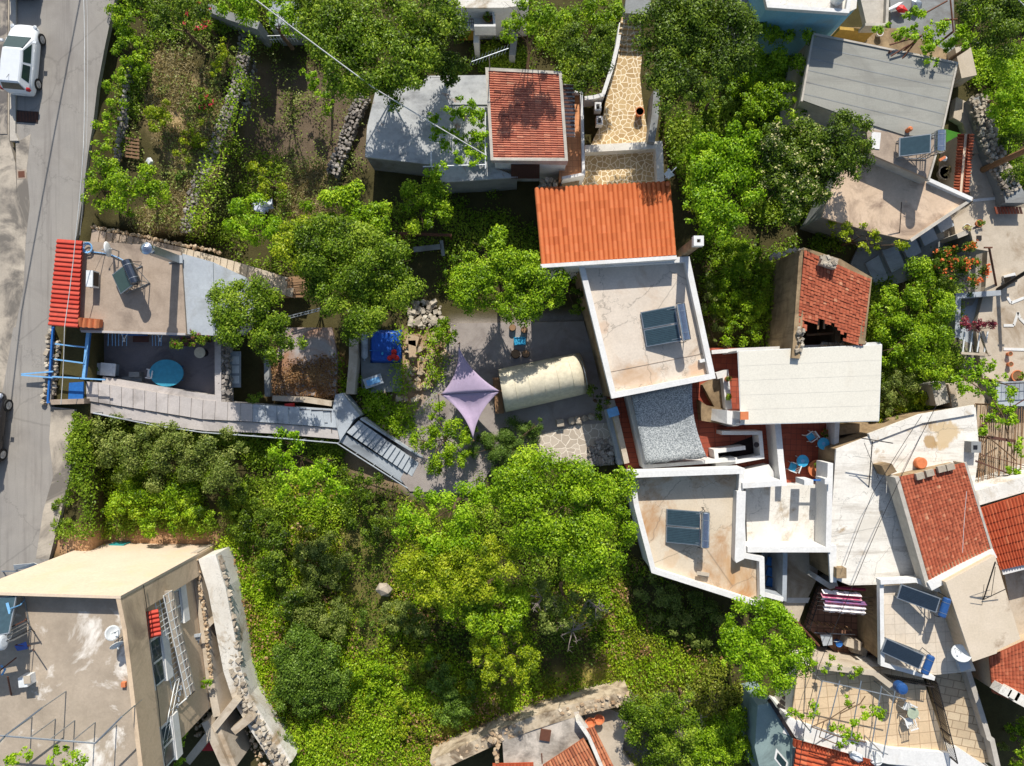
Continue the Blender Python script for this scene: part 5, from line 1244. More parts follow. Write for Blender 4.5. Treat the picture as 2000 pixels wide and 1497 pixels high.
b = MB(); roof_tiles(b, P(1142,1425,-.7), P(1160,1420,-.7), P(1200,1500,-.9), P(1176,1510,-.9), 4, 7, .08, 5, .08); b.build('tile_course', TILE_OLD, r)
b = MB(); b.box(P(1065,1436,-1.1), (.6,.62,.12), -.15); b.build('hatch', RUST, r)
b = MB(); b.beam(P(1058,1472,-1.15),P(1059,1490,-1.15),.06); b.build('iron_bar', RUST, r)
for x, y, lab in ((1152,1408,'empty clay basin, left of the pair by the ruin'),(1169,1402,'empty clay basin, right of the pair by the ruin')):
    g = P(x,y,-1.9); b = MB(); b.lathe(g, [(.22,0),(.3,.22),(.32,.26),(.26,.26),(.2,.1)], 16); tag(b.build('clay_basin', COWL), lab, 'basin', 'clay basins by the ruin')
sheet('ruin_floor', [(1140,1395),(1190,1385),(1225,1400),(1215,1470),(1240,1500),(1180,1500)], CONCL, -2.2, th=.8)
b = MB(); b.blob(P(750,1152,-2.3), (.9,1.0,.7), .1); tag(b.build('pale_boulder', STONE), 'single rounded grey boulder in the meadow left of the bright trees', 'stone')
# ---------------------------------------------------------------- right hand village
# white terraces south of the cream roof
TZ = -2.1
sheet('terracotta_terrace', [(1188,775),(1240,755),(1400,690),(1452,684),(1530,820),(1545,845),(1520,860),(1515,945),(1455,955),(1448,918),(1228,925),(1205,870)], TERR2, TZ, th=.9)
sheet('terracotta_court', [(1524,815),(1640,815),(1636,950),(1520,948)], TERR, TZ-.02, th=.9)
sheet('terracotta_steps_floor', [(1385,680),(1452,680),(1450,800),(1385,800)], TERR, TZ+.03, th=.9)
r = thing('terrace_wall', 'white and pale wall along the left edge of the terracotta terrace', 'wall', P(1210,850,TZ))
b = MB(); wall_path(b, [P(x,y,-1.2) for x,y in ((1195,782),(1203,815),(1224,905))], .3, -3.4, [-1.2,-1.1,-1.1]); b.build('wall', CONCL, r)
b = MB(); b.box(P(1197,805,-1.0), (.6,.5,.4), .3); b.build('blue_cap', BLUEL, r)
b = MB(); wall_path(b, PP([(1188,800),(1206,872),(1212,908)], -1.9), .3, -3.4, -1.9); b.build('lower_wall', PALEBLUE, r)
r = thing('net_terrace', 'white walled terrace under a speckled grey shade net', 'terrace', P(1300,840,TZ))
b = MB(); wall_path(b, [P(x,y,-.7) for x,y in ((1228,772),(1260,912),(1440,898))], .2, -3, -.7); b.build('wall', WHITE, r)
r = thing('shade_net', 'speckled grey shade net stretched below the cream roofed house', 'shade net', P(1300,840,-.3))
b = MB(); n = 12; A, B_, C_, D_ = P(1232,770,.0), P(1352,745,.1), P(1380,893,-.3), P(1262,908,-.3); vs = []
for j in range(n+1):
    for i in range(n+1):
        u, v = i/n, j/n; p = A.lerp(B_,u).lerp(D_.lerp(C_,u), v); e = math.sin(math.pi*v)*u**3; p.x -= .28*e; p.z -= .25*math.sin(math.pi*u)*math.sin(math.pi*v); 
        if j == n: p.y += random.uniform(-.06,.06)
        vs.append(p)
b.add(vs, [(j*(n+1)+i,(j+1)*(n+1)+i,(j+1)*(n+1)+i+1,j*(n+1)+i+1) for j in range(n) for i in range(n)]); o = b.build('net', NETM, r, True); o.modifiers.new('t','SOLIDIFY').thickness = .01
b = MB()
for q in (A, B_, C_, D_): b.beam((q.x,q.y,-3),(q.x,q.y,q.z),.06)
b.split('post', METAL, r)
r = thing('barbecue_chimney', 'white stepped barbecue block with a square brown chimney top beside the canopy', 'chimney', P(1400,810,TZ))
b = MB(); b.prism(PP([(1366,782),(1380,792),(1420,800),(1418,830),(1370,822)], -1.4), -3, -1.4); b.build('base', MUDW, r)
b = MB(); b.hexa([P(1378,797,-1.9),P(1424,802,-1.9),P(1422,834,-1.9),P(1376,818,-1.9)][::-1], [P(1420,802,-.2),P(1446,806,-.2),P(1444,832,-.2),P(1420,828,-.2)][::-1]); b.build('hood', WHITE, r)
b = MB(); q = P(1452,812,1.0); b.box((q.x,q.y,.1), (.42,.42,2.0)); b.build('flue', WHITE, r); b = MB(); b.box((q.x,q.y,1.13), (.44,.44,.1)); b.build('flue_top', COWL, r)
r = thing('courtyard_wall', 'white capped stone wall with two small pots between net and canopy', 'wall', P(1420,750,TZ))
b = MB(); b.prism(PP([(1372,752),(1412,730),(1416,796),(1398,800)], -1.6), -3.2, -1.6); b.build('stone_body', MUDW, r)
b = MB(); wall_path(b, [P(x,y,-1.0) for x,y in ((1400,735),(1417,730),(1424,800))], .36, -3, -1.0); b.build('white_cap', WHITE, r)
pot('small terracotta pot with a plant, upper one on the white capped wall', 1418, 741, -1.0, .14, .25, COWL, L_OLV, 1.0, 'flower pot', None, 'flower_pot', .07); pot('small terracotta pot with a plant, lower one on the white capped wall', 1421, 775, -1.0, .14, .25, COWL, L_MID, 1.0, 'flower pot', None, 'flower_pot', .07)
r = thing('stairwell_wall', 'white U-shaped wall around the dark stairwell on the terracotta terrace', 'wall', P(1450,870,TZ))
b = MB(); wall_path(b, [P(x,y,-1.0) for x,y in ((1410,846),(1485,846),(1489,893),(1402,909),(1398,882),(1456,875))], .22, -3.2, -1.0); b.build('wall', WHITE, r)
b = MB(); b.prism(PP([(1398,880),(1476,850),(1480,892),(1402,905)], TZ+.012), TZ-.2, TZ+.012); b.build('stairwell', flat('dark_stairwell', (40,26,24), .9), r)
b = MB(); b.lathe(P(1477,869,-.98), [(.14,0),(.16,.03),(.1,.05)], 14); b.build('bowl', METALD, r)
# canopy
r = thing('canopy', 'large cream fabric canopy in five bands over the terrace', 'canopy', P(1580,755,TZ))
b = MB(); A, B_, C_, D_ = P(1442,687,.75), P(1722,674,.75), P(1716,822,.6), P(1448,829,.6); 
for i in range(5):
    u, v = i/5, (i+1)/5; z = Vector((0,0,.006*(4-i))); q = [A.lerp(D_,u)+z, B_.lerp(C_,u)+z, B_.lerp(C_,v)+z, A.lerp(D_,v)+z]; b.slab(q, .03, .5)
b.split('fabric_band', CANOPY, r)
b = MB(); L = [A,B_,C_,D_]
for i in range(4): b.beam(L[i]-Vector((0,0,.05)), L[(i+1) % 4]-Vector((0,0,.05)), .07)
b.split('edge_bar', METALW, r)
b = MB()
for q in (A,B_,C_,D_,(A+B_)/2,(C_+D_)/2): b.beam((q.x,q.y,-3),(q.x,q.y,q.z-.08),.1)
b.split('post', METALW, r)
r = thing('terrace_wall', 'white wall on the upper side of the canopy next to the ivy', 'wall', P(1420,685,TZ)); b = MB(); wall_path(b, PP([(1390,688),(1444,684),(1720,672)], -.9), .22, -3, -.9); b.build('wall', WHITE, r)
r = thing('courtyard_wall', 'tall white wall left of the court with blue tables', 'wall', P(1518,880,TZ)); b = MB(); wall_path(b, PP([(1519,826),(1526,905),(1526,947)], -.6), .34, -3.2, [-.6,-.6,-.2]); b.build('wall', WHITE, r)
r = thing('courtyard_wall', 'white and blue shaded wall right of the court with blue tables', 'wall', P(1625,880,TZ)); b = MB(); wall_path(b, PP([(1636,815),(1632,905),(1630,950)], -1.0), .26, -3.2, -1.0); b.build('wall', WHITE, r)
def blue_table(label, px, py):
    g = P(px,py,TZ); r = thing('round_table', label, 'table', g, 'blue café tables'); b = MB(); b.lathe(g+Vector((0,0,.7)), [(.33,0),(.35,.01),(.35,.04),(.2,.045)], 22); b.build('tabletop', BLUEC, r)
    b = MB(); b.lathe(g+Vector((0,0,.748)), [(.1,0),(.1,.006)], 14); b.build('centre_disc', BLUEL, r)
    for k in range(3): a = k*2.09; b = MB(); b.beam(g+Vector((math.cos(a)*.26,math.sin(a)*.26,0)), g+Vector((math.cos(a)*.08,math.sin(a)*.08,.7)), .03); b.build('leg', METALW, r)
blue_table('round blue café table at the upper right of the terracotta court', 1598, 865); blue_table('round blue café table at the lower left of the terracotta court', 1558, 898)
chair('white and blue chair left of the upper round blue table', 1577, 852, TZ, 2.2, WPLAST, 'chairs in the terracotta court', 'chair', BLUEC); chair('white and blue chair left of the lower round blue table', 1543, 911, TZ, 1.2, WPLAST, 'chairs in the terracotta court', 'chair', BLUEC)
pot('large round terracotta pot with a shrub in the corner of the terracotta court', 1588, 914, TZ, .48, .6, COWL, L_MID, .75, 'flower pot', None, 'flower_pot', .1); pot('small terracotta pot with a dark plant by the right wall under the canopy edge', 1609, 846, TZ, .2, .3, COWL, L_DRK, 1.3); pot('spiky dark red plant in a pot beside the upper round blue table', 1618, 872, TZ, .16, .3, COWL, F_PUR, 1.5)
# white house, lower centre
ZL = .1
hl = block('house', 'white walled house with tan flat roof and double collector in the lower centre', 'house', [(1232,926),(1452,918),(1449,1085),(1490,1092),(1492,1186),(1275,1117),(1242,990)], ZL, -3.2, WHITE, ROOFL, 0.0)
parapet(hl, [(1231,925),(1453,917),(1450,962),(1456,1083),(1491,1090),(1493,1188),(1274,1118),(1240,988)], ZL, ZL+.45, .28, WHITE)
b = MB(); wall_path(b, PP([(1233,928),(1452,920)], ZL+1.15), .32, ZL, ZL+1.15); b.build('north_parapet', WHITE, hl)
b = MB(); wall_path(b, PP([(1448,960),(1444,1092),(1446,1096)], ZL+.62), .5, ZL, ZL+.62); b.build('inner_wall', WHITE, hl)
heater('pair of blue ribbed collectors with blue-silver tank on the tan roof', 1334, 1030, ZL, -.02, 1.7, 1.9, 2, .15, .8, PANELT, CHROME, .24, 1.85, .2, thz=1.1)
b = MB(); b.box(P(1374,1122,ZL+.1), (.6,.22,.18), -.15); b.box(P(1373,1121,ZL+.3), (.7,.2,.03), -.15); tag(b.build('roof_block', CONCL), 'short pale block lying on the tan roof below the collectors', 'block')
# small white terrace to its right
ZT = -1.0
r = block('terrace', 'white walled roof terrace with pale floor below the terracotta court', 'terrace', [(1456,952),(1618,946),(1622,1074),(1460,1074)], ZT, -3.2, WHITE, WHITEOLD, 0)
parapet(r, [(1622,905),(1618,1074),(1460,1074)], ZT, ZT+1.45, .3, WHITE, closed=False)
b = MB(); wall_path(b, PP([(1452,950),(1530,945)], .9), .3, ZT-1, .75); b.build('back_wall', WHITE, r)
b = MB(); b.box(P(1571,940,.2), (.5,.3,1.2)); b.build('pillar', WHITE, r); b = MB(); b.box(P(1608,938,.2), (.35,.3,1.2)); b.build('pillar', WHITE, r)
b = MB(); b.beam(P(1575,938,.2),P(1606,938,.2),.08); b.build('rail', BLUEP, r)
b = MB(); b.prism(PP([(1440,921),(1502,908),(1522,938),(1452,946)], -1.2), -3, -1.2); b.build('ledge', WHITE, r)
r = thing('blue_stair_yard', 'narrow sunken yard with blue walls and white coping below the white terrace', 'yard', P(1515,1120,-3))
b = MB(); wall_path(b, PP([(1494,1160),(1532,1170),(1534,1076)], -.8), .25, -3.3, -.8); b.build('wall', BLUEL and PALEBLUE, r)
b = MB(); wall_path(b, [P(1494,1162,-.6),P(1530,1172,-.6)], .22, -.9, -.6); b.build('coping', WHITE, r)
for i in range(3): b = MB(); b.box(P(1507,1098+i*20,-2.6+.1*i), (.6,.5,.1), -.3); b.build('step', BLUEP, r)
sheet('sunken_floor', [(1488,1072),(1536,1072),(1534,1172),(1490,1162)], STEPBLUE, -2.9, th=.4)
# alley right of it
sheet('alley', [(1536,1076),(1600,1076),(1596,1130),(1575,1175),(1560,1215),(1530,1190)], CONCL, -2.6, th=.6)
b = MB(); b.slab([P(1538,1168,-2.59),P(1582,1168,-2.59),P(1578,1178,-2.59),P(1537,1178,-2.59)], .05); struct(b.build('painted_line', WHITE))
r = thing('handrail', 'rusty brown handrail running diagonally below the white house', 'railing', P(1560,1220,-2.5))
b = MB(); b.tube([P(1505,1178,-1.6),P(1560,1218,-1.6),P(1600,1262,-1.7)], .06, 6); b.build('rail', RUST, r)
b = MB()
for t in (.05,.35,.65,.95): q = P(1505,1178,-1.6).lerp(P(1600,1262,-1.7),t); b.beam((q.x,q.y,-3),q,.06)
b.split('post', RUST, r)
r = thing('handrail', 'dark iron railing along the right edge of the pale alley', 'railing', P(1590,1150,-2.5)); b = MB(); rail(b, P(1598,1128,-2.5), P(1568,1222,-2.5), .9, 10, .025); b.build('rail', METALD, r)
# weathered white roof
ZH = .2
hh = block('house', 'building with a wide weathered white roof right of the white terrace', 'building', [(1634,878),(1700,852),(1800,815),(1905,797),(1912,880),(1903,945),(1850,975),(1800,1137),(1765,1140),(1660,1143),(1622,1128),(1620,1076),(1628,960)], ZH, -3.2, MUDW, WHITEH, .02)
b = MB(); wall_path(b, [P(x,y,ZH+.12) for x,y in ((1700,856),(1800,818),(1904,800))], .5, ZH-.1, ZH+.12); b.build('roof_edge', WHITEOLD, hh)
b = MB(); q = P(1640,1118,ZH+.3); b.box((q.x,q.y,ZH+.25), (.55,.55,.55)); b.build('chimney_stub', MUDW, hh); b = MB(); b.prism(PP([(1618,1066),(1634,1066),(1634,1138),(1622,1138)], ZH+.15), ZH, ZH+.15); b.build('raised_edge', WHITE, hh)
b = MB(); b.lathe(P(1794,904,ZH), [(.3,0),(.32,.05),(.32,.3),(.28,.34)], 20); tag(b.build('clay_disc', COWL), 'round rust-red clay lid on the weathered white roof', 'lid')
r = thing('roof_antenna', 'thin black antenna mast with crossbar on the weathered white roof', 'antenna', P(1700,930,ZH)); b = MB(); b.tube([P(1697,952,ZH),P(1704,862,ZH+1.6)], .03, 5); b.build('mast', METALD, r); b = MB(); b.tube([P(1682,856,ZH+1.6),P(1744,866,ZH+1.6)], .03, 5); b.tube([P(1688,866,ZH+1.5),P(1716,935,ZH+.1)], .015, 4); b.split('crossbar', METALD, r)
# clay tiled house
ZJ = 1.7
hj = block('house', 'house with a weathered clay tile roof standing on the weathered white roof', 'house', [(1757,935),(1882,908),(1932,1074),(1816,1136)], ZJ-.25, -3, MUDW)
A, B_, C_, D_ = P(1756,932,ZJ-.05), P(1884,904,ZJ-.05), P(1936,1076,ZJ-.3), P(1816,1141,ZJ-.3)
b = MB(); roof_tiles(b, A, B_, C_, D_, 20, 32, .045, 5, .04); b.build('roof', TILE_JR, hj)
b = MB(); wall_path(b, [P(1752,932,ZJ+.02),P(1813,1146,ZJ-.2)], .22, ZJ-1, [ZJ+.02,ZJ-.2]); b.build('gable_edge', KERB, hj); b = MB(); wall_path(b, [P(1886,904,ZJ+.02),P(1939,1078,ZJ-.2)], .12, ZJ-1, [ZJ+.02,ZJ-.2]); b.build('right_edge', KERB, hj)
b = MB(); wall_path(b, [P(1818,1147,ZJ),P(1880,1114,ZJ),P(1946,1082,ZJ)], .5, -2, [ZJ-.1]*3); b.build('white_ridge', WHITE, hj)
for i, (x, y) in enumerate(((1796,930),(1815,924),(1838,916),(1855,912))):
    b = MB(); b.box(P(x,y,ZJ+.1), (.42,.34,.2), .25); b.build('ridge_stone', STONE, hj)
b = MB(); b.prism(PP([(1722,910),(1742,906),(1752,922),(1732,930)], ZJ-.5), -1, ZJ-.5); b.build('chimney', STONE and MUDW, hj)
# ribbed roof at right edge
hr = block('house', 'house under a rust-orange ribbed roof at the right edge', 'house', [(1918,1000),(2080,950),(2090,1090),(1955,1105)], .7, -3, WHITE)
b = MB(); roof_tiles(b, P(1910,994,1.3), P(2090,938,1.3), P(2100,1080,.8), P(1950,1112,.8), 28, 8, .07, 6, .01); b.build('roof', TILE_ORD, hr)
b = MB(); wall_path(b, [P(1904,975,1.2),P(2090,920,1.2)], .8, -1, 1.2); b.build('parapet', WHITEOLD, hr)
b = MB(); wall_path(b, [P(1958,1118,.7),P(2090,1085,.7)], .3, -1, .7); b.build('eave_wall', WHITE, hr)
sheet('pale_yard', [(1960,1110),(2090,1090),(2090,1280),(1985,1255)], CONCL, -1.2, th=.6)
# plain cream roof (shadow thrower) and tiled terrace with two heaters
ZX = 2.0
hx = block('house', 'house with a plain stained cream roof beneath the clay tiled house', 'house', [(1848,1138),(1943,1086),(1992,1248),(1948,1270),(1946,1276),(1900,1292)], ZX, -3, TANW, plaster('stained_cream_roof', (214,198,176), (202,186,162), .9, (130,104,78), .4, (.6,.74), 10), .02)
r = thing('roof_antenna', 'black lattice antenna with guy wires on the plain cream roof', 'antenna', P(1940,1160,ZX)); b = MB(); b.tube([P(1921,1171,ZX),P(1944,1098,ZX+1.8)], .035, 5); b.tube([P(1936,1165,ZX),P(1944,1108,ZX+1.6)], .02, 4); b.split('mast', METALD, r); b = MB(); b.tube([P(1920,1172,ZX+.1),P(1966,1150,ZX+.6)], .025, 4); b.tube([P(1918,1182,ZX),P(1922,1142,ZX+1)], .015, 4); b.tube([P(1944,1100,ZX+1.7),P(1962,1115,ZX+1)], .012, 4); b.split('guy_bar', METALD, r)
ZW = .6
hw = block('house', 'house with a pale tiled roof terrace carrying two navy solar heaters', 'house', [(1726,1146),(1800,1140),(1842,1160),(1905,1310),(1826,1318),(1728,1296)], ZW, -3.2, MUDW, BEIGEW, .02)
b = MB(); wall_path(b, PP([(1722,1140),(1724,1298),(1826,1326)], ZW+.3), .22, ZW-.02, ZW+.3); b.build('parapet', WHITE, hw); b = MB(); wall_path(b, PP([(1720,1138),(1790,1134),(1845,1158)], ZW+.5), .25, ZW, ZW+.5); b.build('back_parapet', WHITE, hw)
for y in (1188,1232): 
    b = MB(); q = P(1718,y,-.6); b.box((q.x-.06,q.y,-.7), (.1,.9,1.2)); w_ = b.build('arched_window', GLASSD, hw); b = MB(); b.box((q.x-.09,q.y,-.1), (.1,1.0,.08)); b.build('lintel', CONCL, w_)
heater('navy solar heater with blue tank, upper one on the pale tiled terrace', 1794, 1169, ZW, -.31, 1.75, .85, 1, .5, 1.3, PANELN, TANKB, .2, .95, .3, thz=1.35)
heater('navy solar heater with blue tank, lower one on the pale tiled terrace', 1763, 1277, ZW, -.37, 1.75, .85, 1, .4, 1.2, PANELN, TANKB, .2, .95, .3, thz=1.25)
dish('large white satellite dish on the corner of the pale tiled terrace', 1878, 1277, ZW, 1.0, .46, 2.4, .75); b = MB(); q = P(1885,1300,ZW+.3); b.box((q.x,q.y,ZW), (.6,.6,.5), .3); tag(b.build('dish_plinth', STEPBLUE), 'grey-blue square plinth below the large satellite dish', 'plinth')
# sunken laundry yard
sheet('laundry_yard', [(1600,1150),(1722,1138),(1722,1300),(1650,1290),(1575,1225)], BRFLOOR, -2.5, th=.4)
r = thing('laundry', 'striped pink, red and white rugs hung on lines across the brown yard', 'laundry', P(1655,1175,-2))
for i in range(5):
    b = MB(); y = 1160+i*8; x0, x1 = 1610+random.uniform(-4,6), 1690+random.uniform(-6,8)
    n = 14
    for k in range(n):
        u, v = k/n, (k+1)/n; a = P(lerp(x0,x1,u), y+u*7, -.2); c = P(lerp(x0,x1,v), y+v*7, -.2); s_ = .16+.03*math.sin(k*1.7+i)
        up = Vector((0,s_,-.05)); dn = Vector((0,-s_,-.28)); b.add([a+up-Vector((0,0,.25)),c+up-Vector((0,0,.25)),c,a],[(0,1,2,3)], [.9,.35,.05,.75,.95][i]+random.uniform(-.12,.12)); b.add([a,c,c+dn,a+dn],[(0,1,2,3)], [.3,.9,.3,.95,.7][i]+random.uniform(-.12,.12))
    b.build('rug', WOVEN, r)
b = MB()
for i in range(5): y = 1160+i*8; b.tube([P(1596,y-1,-.18),P(1705,y+8,-.18)], .012, 4)
b.split('line', BLACKC, r)
b = MB(); b.tube([P(1632,1148,-.3),P(1690,1152,-.3)], .08, 5); tag(b.build('red_towel', RED_C), 'dark red cloth hung near the top of the brown laundry yard', 'cloth')
garden_wall('pale stepped wall at the lower end of the laundry yard', [(1590,1282),(1640,1290),(1722,1300)], -1.6, .35, -3.3, CONCL)
garden_wall('short white wall at the upper left of the laundry yard', [(1594,1128),(1622,1146),(1636,1142)], -1.4, .3, -3.3, WHITE)
r = thing('work_table', 'pale blue topped table standing against the yard wall', 'table', P(1612,1250,-2.5)); b = MB(); b.slab([P(1602,1240,-1.7),P(1625,1240,-1.7),P(1626,1260,-1.7),P(1608,1262,-1.7)], .05); b.build('tabletop', PALEBLUE, r)
for x, y in ((1604,1242),(1623,1242),(1610,1259),(1624,1258)): b = MB(); q = P(x,y,-1.75); b.beam((q.x,q.y,-2.5), q, .05); b.build('leg', METALD, r)
r = thing('bucket', 'blue plastic bucket next to the pale blue table', 'bucket', P(1633,1253,-2.5)); b = MB(); b.lathe(P(1633,1253,-2.4), [(.15,0),(.2,.4),(.2,.42),(.16,.38)], 14); b.build('body', BLUEP, r); b = MB(); b.tube([P(1633,1253,-1.98)+Vector((math.cos(a*.52)*.2,.02,math.sin(a*.52)*.12)) for a in range(7)], .012, 4); b.build('handle', METAL, r)
r = thing('concrete_bench', 'stepped concrete bench in the corner of the laundry yard', 'bench', P(1665,1255,-2.5)); b = MB(); b.box(P(1662,1254,-2.1), (.9,.5,.8), -.3); b.build('upper_block', CONCL, r); b = MB(); b.box(P(1676,1268,-2.3), (.9,.5,.45), -.3); b.build('lower_block', CONCL, r)
r = thing('balcony_posts', 'row of short stakes along the edge of the laundry yard', 'railing', P(1615,1230,-2.5)); b = MB()
for i in range(6): q = P(1598+i*13,1222+i*2,-1.6); b.beam((q.x,q.y,-2.6), q, .07)
b.split('stake', WOOD, r); b = MB(); b.beam(P(1590,1236,-1.9),P(1670,1240,-1.9),.04); b.build('cross_wire', METAL, r)
# pergola terrace
ZP = -.4
hz = block('terrace', 'beige tiled terrace with vine pergola near the lower right corner', 'terrace', [(1560,1305),(1720,1305),(1800,1318),(1850,1470),(1745,1470),(1545,1415)], ZP, -3.2, WHITEOLD, BEIGET, .02)
b = MB(); wall_path(b, [P(x,y,ZP+.4) for x,y in ((1536,1420),(1620,1450),(1740,1480),(1860,1490))], .9, -3.2, ZP+.25); b.build('white_ledge', WHITE, hz)
b = MB(); wall_path(b, [P(x,y,ZP+.7) for x,y in ((1598,1304),(1704,1312),(1748,1346))], .3, ZP-.5, [ZP+.6,ZP+.9,ZP+.9]); b.build('back_wall', CONCL, hz)
r = thing('vine_pergola', 'grey pipe pergola over the beige terrace, thinly covered by vine', 'pergola', P(1660,1390,ZP)); zt = ZP+2.1; b = MB()
for a, c in (((1606,1330),(1770,1366)),((1606,1330),(1582,1432)),((1640,1330),(1612,1440)),((1682,1330),(1660,1450)),((1722,1340),(1700,1470)),((1748,1350),(1724,1480)),((1588,1418),(1734,1474))): b.tube([P(*a,zt),P(*c,zt)], .03, 5)
b.split('pipe', METAL, r); b = MB()
for x, y in ((1606,1332),(1746,1362),(1584,1430),(1726,1474)): q = P(x,y,zt); b.tube([(q.x,q.y,ZP),q], .035, 5)
b.split('post', METAL, r); b = MB(); rr_ = random.Random(5)
for pts in ([(1585,1420),(1620,1405),(1650,1385),(1670,1372)],[(1585,1420),(1640,1440),(1690,1450)],[(1640,1395),(1680,1375),(1690,1360)],[(1610,1408),(1600,1440),(1650,1460)]): b.tube([P(x,y,zt+.06) for x,y in pts], .03, 5)
b.split('vine_stem', BARK, r)
plant('grape_vine', 'sparse grape vine shoots on the grey pipe pergola', 'vine', [(1655,1370,12),(1700,1392,15),(1716,1388,10),(1590,1398,12),(1680,1415,13),(1645,1432,16),(1668,1446,12),(1628,1420,10),(1560,1400,10),(1545,1395,8),(1720,1398,8),(1648,1455,10),(1590,1380,6)], L_VIN, .17, zt+.15, ZP, 1.5, .22, open_=.0, trunk=False)
plant('wall_vine', 'vine trailing along the wall at the top of the beige terrace', 'vine', [(1610,1305,14),(1640,1310,13),(1665,1312,12),(1625,1290,10),(1680,1310,8)], L_BRI, .13, ZP+.9, ZP, 1.0, .2, trunk=False)
b = MB(); b.lathe(P(1752,1338,ZP+1.2), [(.2,0),(.3,.1),(.32,.5),(.26,.62),(.1,.66)], 18); tag(b.build('blue_barrel', TANKB), 'blue plastic barrel on the wall of the beige terrace', 'barrel')
chair('white plastic chair farther up, beside the small glass table', 1764, 1374, ZP, 2.7, WPLAST, 'chairs on the beige terrace'); chair('white plastic chair lower down, beside the small glass table', 1767, 1402, ZP, .3, WPLAST, 'chairs on the beige terrace')
r = thing('glass_table', 'small round glass table by the white chairs on the beige terrace', 'table', P(1783,1393,ZP)); b = MB(); b.lathe(P(1783,1393,ZP+.66), [(.3,0),(.32,.01),(.32,.025),(.3,.03)], 20); b.build('tabletop', flat('frosted_glass', (176,186,160), .2), r); b = MB(); b.beam(P(1783,1393,ZP),P(1783,1393,ZP)+Vector((0,0,.66)),.05); b.build('stem', METALW, r); b = MB(); b.lathe(P(1783,1393,ZP), [(.22,0),(.2,.03)], 14); b.build('foot', METALW, r)
r = thing('iron_railing', 'black iron railing along the right edge of the beige terrace', 'railing', P(1835,1400,ZP)); A, C_ = P(1812,1322,ZP), P(1850,1474,ZP); b = MB(); up = Vector((0,0,.95)); b.tube([A+up,C_+up],.03,5); b.tube([A+up*.1,C_+up*.1],.025,5)
for k in range(43): q = A.lerp(C_,k/42); b.beam(q+up*.08, q+up, .022)
b.build('bars', METALD, r); b = MB()
for k in (0,.33,.66,1): q = A.lerp(C_,k); b.beam(q, q+up, .06)
b.split('post', METALD, r)
r = thing('iron_railing', 'black iron railing along the upper edge of the beige terrace', 'railing', P(1770,1318,ZP)); b = MB(); rail(b, P(1726,1316,ZP+.1), P(1808,1330,ZP+.1), .85, 22, .022); b.build('bars', METALD, r)
sheet('tiled_ramp', [(1826,1316),(1890,1304),(1905,1340),(1945,1490),(1866,1490)], BEIGES, -1.2, th=1.2)
garden_wall('long white coping wall right of the tiled ramp', [(1888,1300),(1918,1395),(1932,1442),(1938,1446),(1950,1500)], -.6, .28, -3.3, KERB)
b = MB(); b.prism(PP([(1800,1470),(1870,1460),(1960,1520),(1700,1520)], -.9), -3, -.9); tag(b.build('white_ledge', WHITE), 'broad white ledge at the bottom edge below the black railing', 'ledge')
dish('white satellite dish below the pergola corner at the bottom edge', 1712, 1482, -.6, 1.4, .36, 2.6, .6); b = MB(); b.blob(P(1672,1478,.8), (1.0,.55,.35), .08, rz=-.5); tag(b.build('water_tank', METALW), 'long rounded white plastic tank under the pergola edge', 'tank')
# red roof and grey-green wall at the bottom edge
hq = block('house', 'grey-green walled house with rust-orange ridge roof at the bottom edge', 'house', [(1548,1444),(1702,1490),(1702,1620),(1540,1620)], .1, -3, TEALW)
b = MB(); roof_tiles(b, P(1556,1452,.6), P(1542,1560,.1), P(1700,1590,.1), P(1704,1488,.6), 11, 14, .09, 6, .02); b.build('roof', TILE_ORD, hq); b = MB(); roof_tiles(b, P(1550,1444,.72), P(1706,1486,.72), P(1702,1496,.55), P(1548,1455,.55), 26, 1, .09, 6, .02); b.build('ridge', TILE_ORD, hq)
b = MB(); b.prism(PP([(1480,1378),(1510,1372),(1555,1448),(1542,1530),(1490,1530),(1474,1460)], -.2), -3.2, -.2); b.build('grey_wall', TEALW, hq)
b = MB(); wall_path(b, PP([(1506,1372),(1553,1446)], .0), .2, -.4, .0); b.build('wall_top', METALD, hq)
wn = MB(); wn.slab([P(1516,1462,-.19),P(1540,1490,-.19),P(1536,1512,-.19),P(1512,1482,-.19)], .1); wn = wn.build('skylight', WHITE, hq); b = MB(); b.slab([P(1519,1470,-.17),P(1536,1490,-.17),P(1533,1504,-.17),P(1516,1482,-.17)], .05); b.build('pane', GLASSD, wn)
r = thing('iron_steps', 'dark iron steps and railing in the shade of the yellow-green tree', 'steps', P(1530,1370,-2)); b = MB()
for i in range(7): b.slab([P(1512+i*5,1388-i*8,-1.3-.1*i),P(1534+i*5,1404-i*8,-1.3-.1*i),P(1538+i*5,1398-i*8,-1.3-.1*i),P(1516+i*5,1382-i*8,-1.3-.1*i)], .05)
b.split('tread', METALD, r); b = MB(); rail(b, P(1530,1408,-1.2), P(1566,1348,-1.8), .8, 9, .02); b.build('railing', METALD, r)
hs = block('house', 'small tan house with a red tiled roof at the right edge below the cream roof', 'house', [(1938,1288),(2080,1240),(2090,1400),(1944,1350)], .2, -3, TANW)
b = MB(); roof_tiles(b, P(1932,1283,.5), P(2085,1215,1.0), P(2090,1415,.9), P(1938,1352,.35), 22, 14, .055, 5, .03); b.build('roof', TILE_JR, hs)
b = MB()
for x, y, s in ((1955,1346,.6),(1972,1352,.6),(1986,1362,.7)): b.box(P(x,y,.8), (s,s*.8,.7), -.5)
b.split('chimney_block', WHITEOLD, hs)
plant('dry_bush', 'grey-green tufted bush at the foot of the white coping wall', 'shrub', [(1955,1460,14)], L_OLV, .1, -2.0, -3, 1.4, .2, trunk=False)
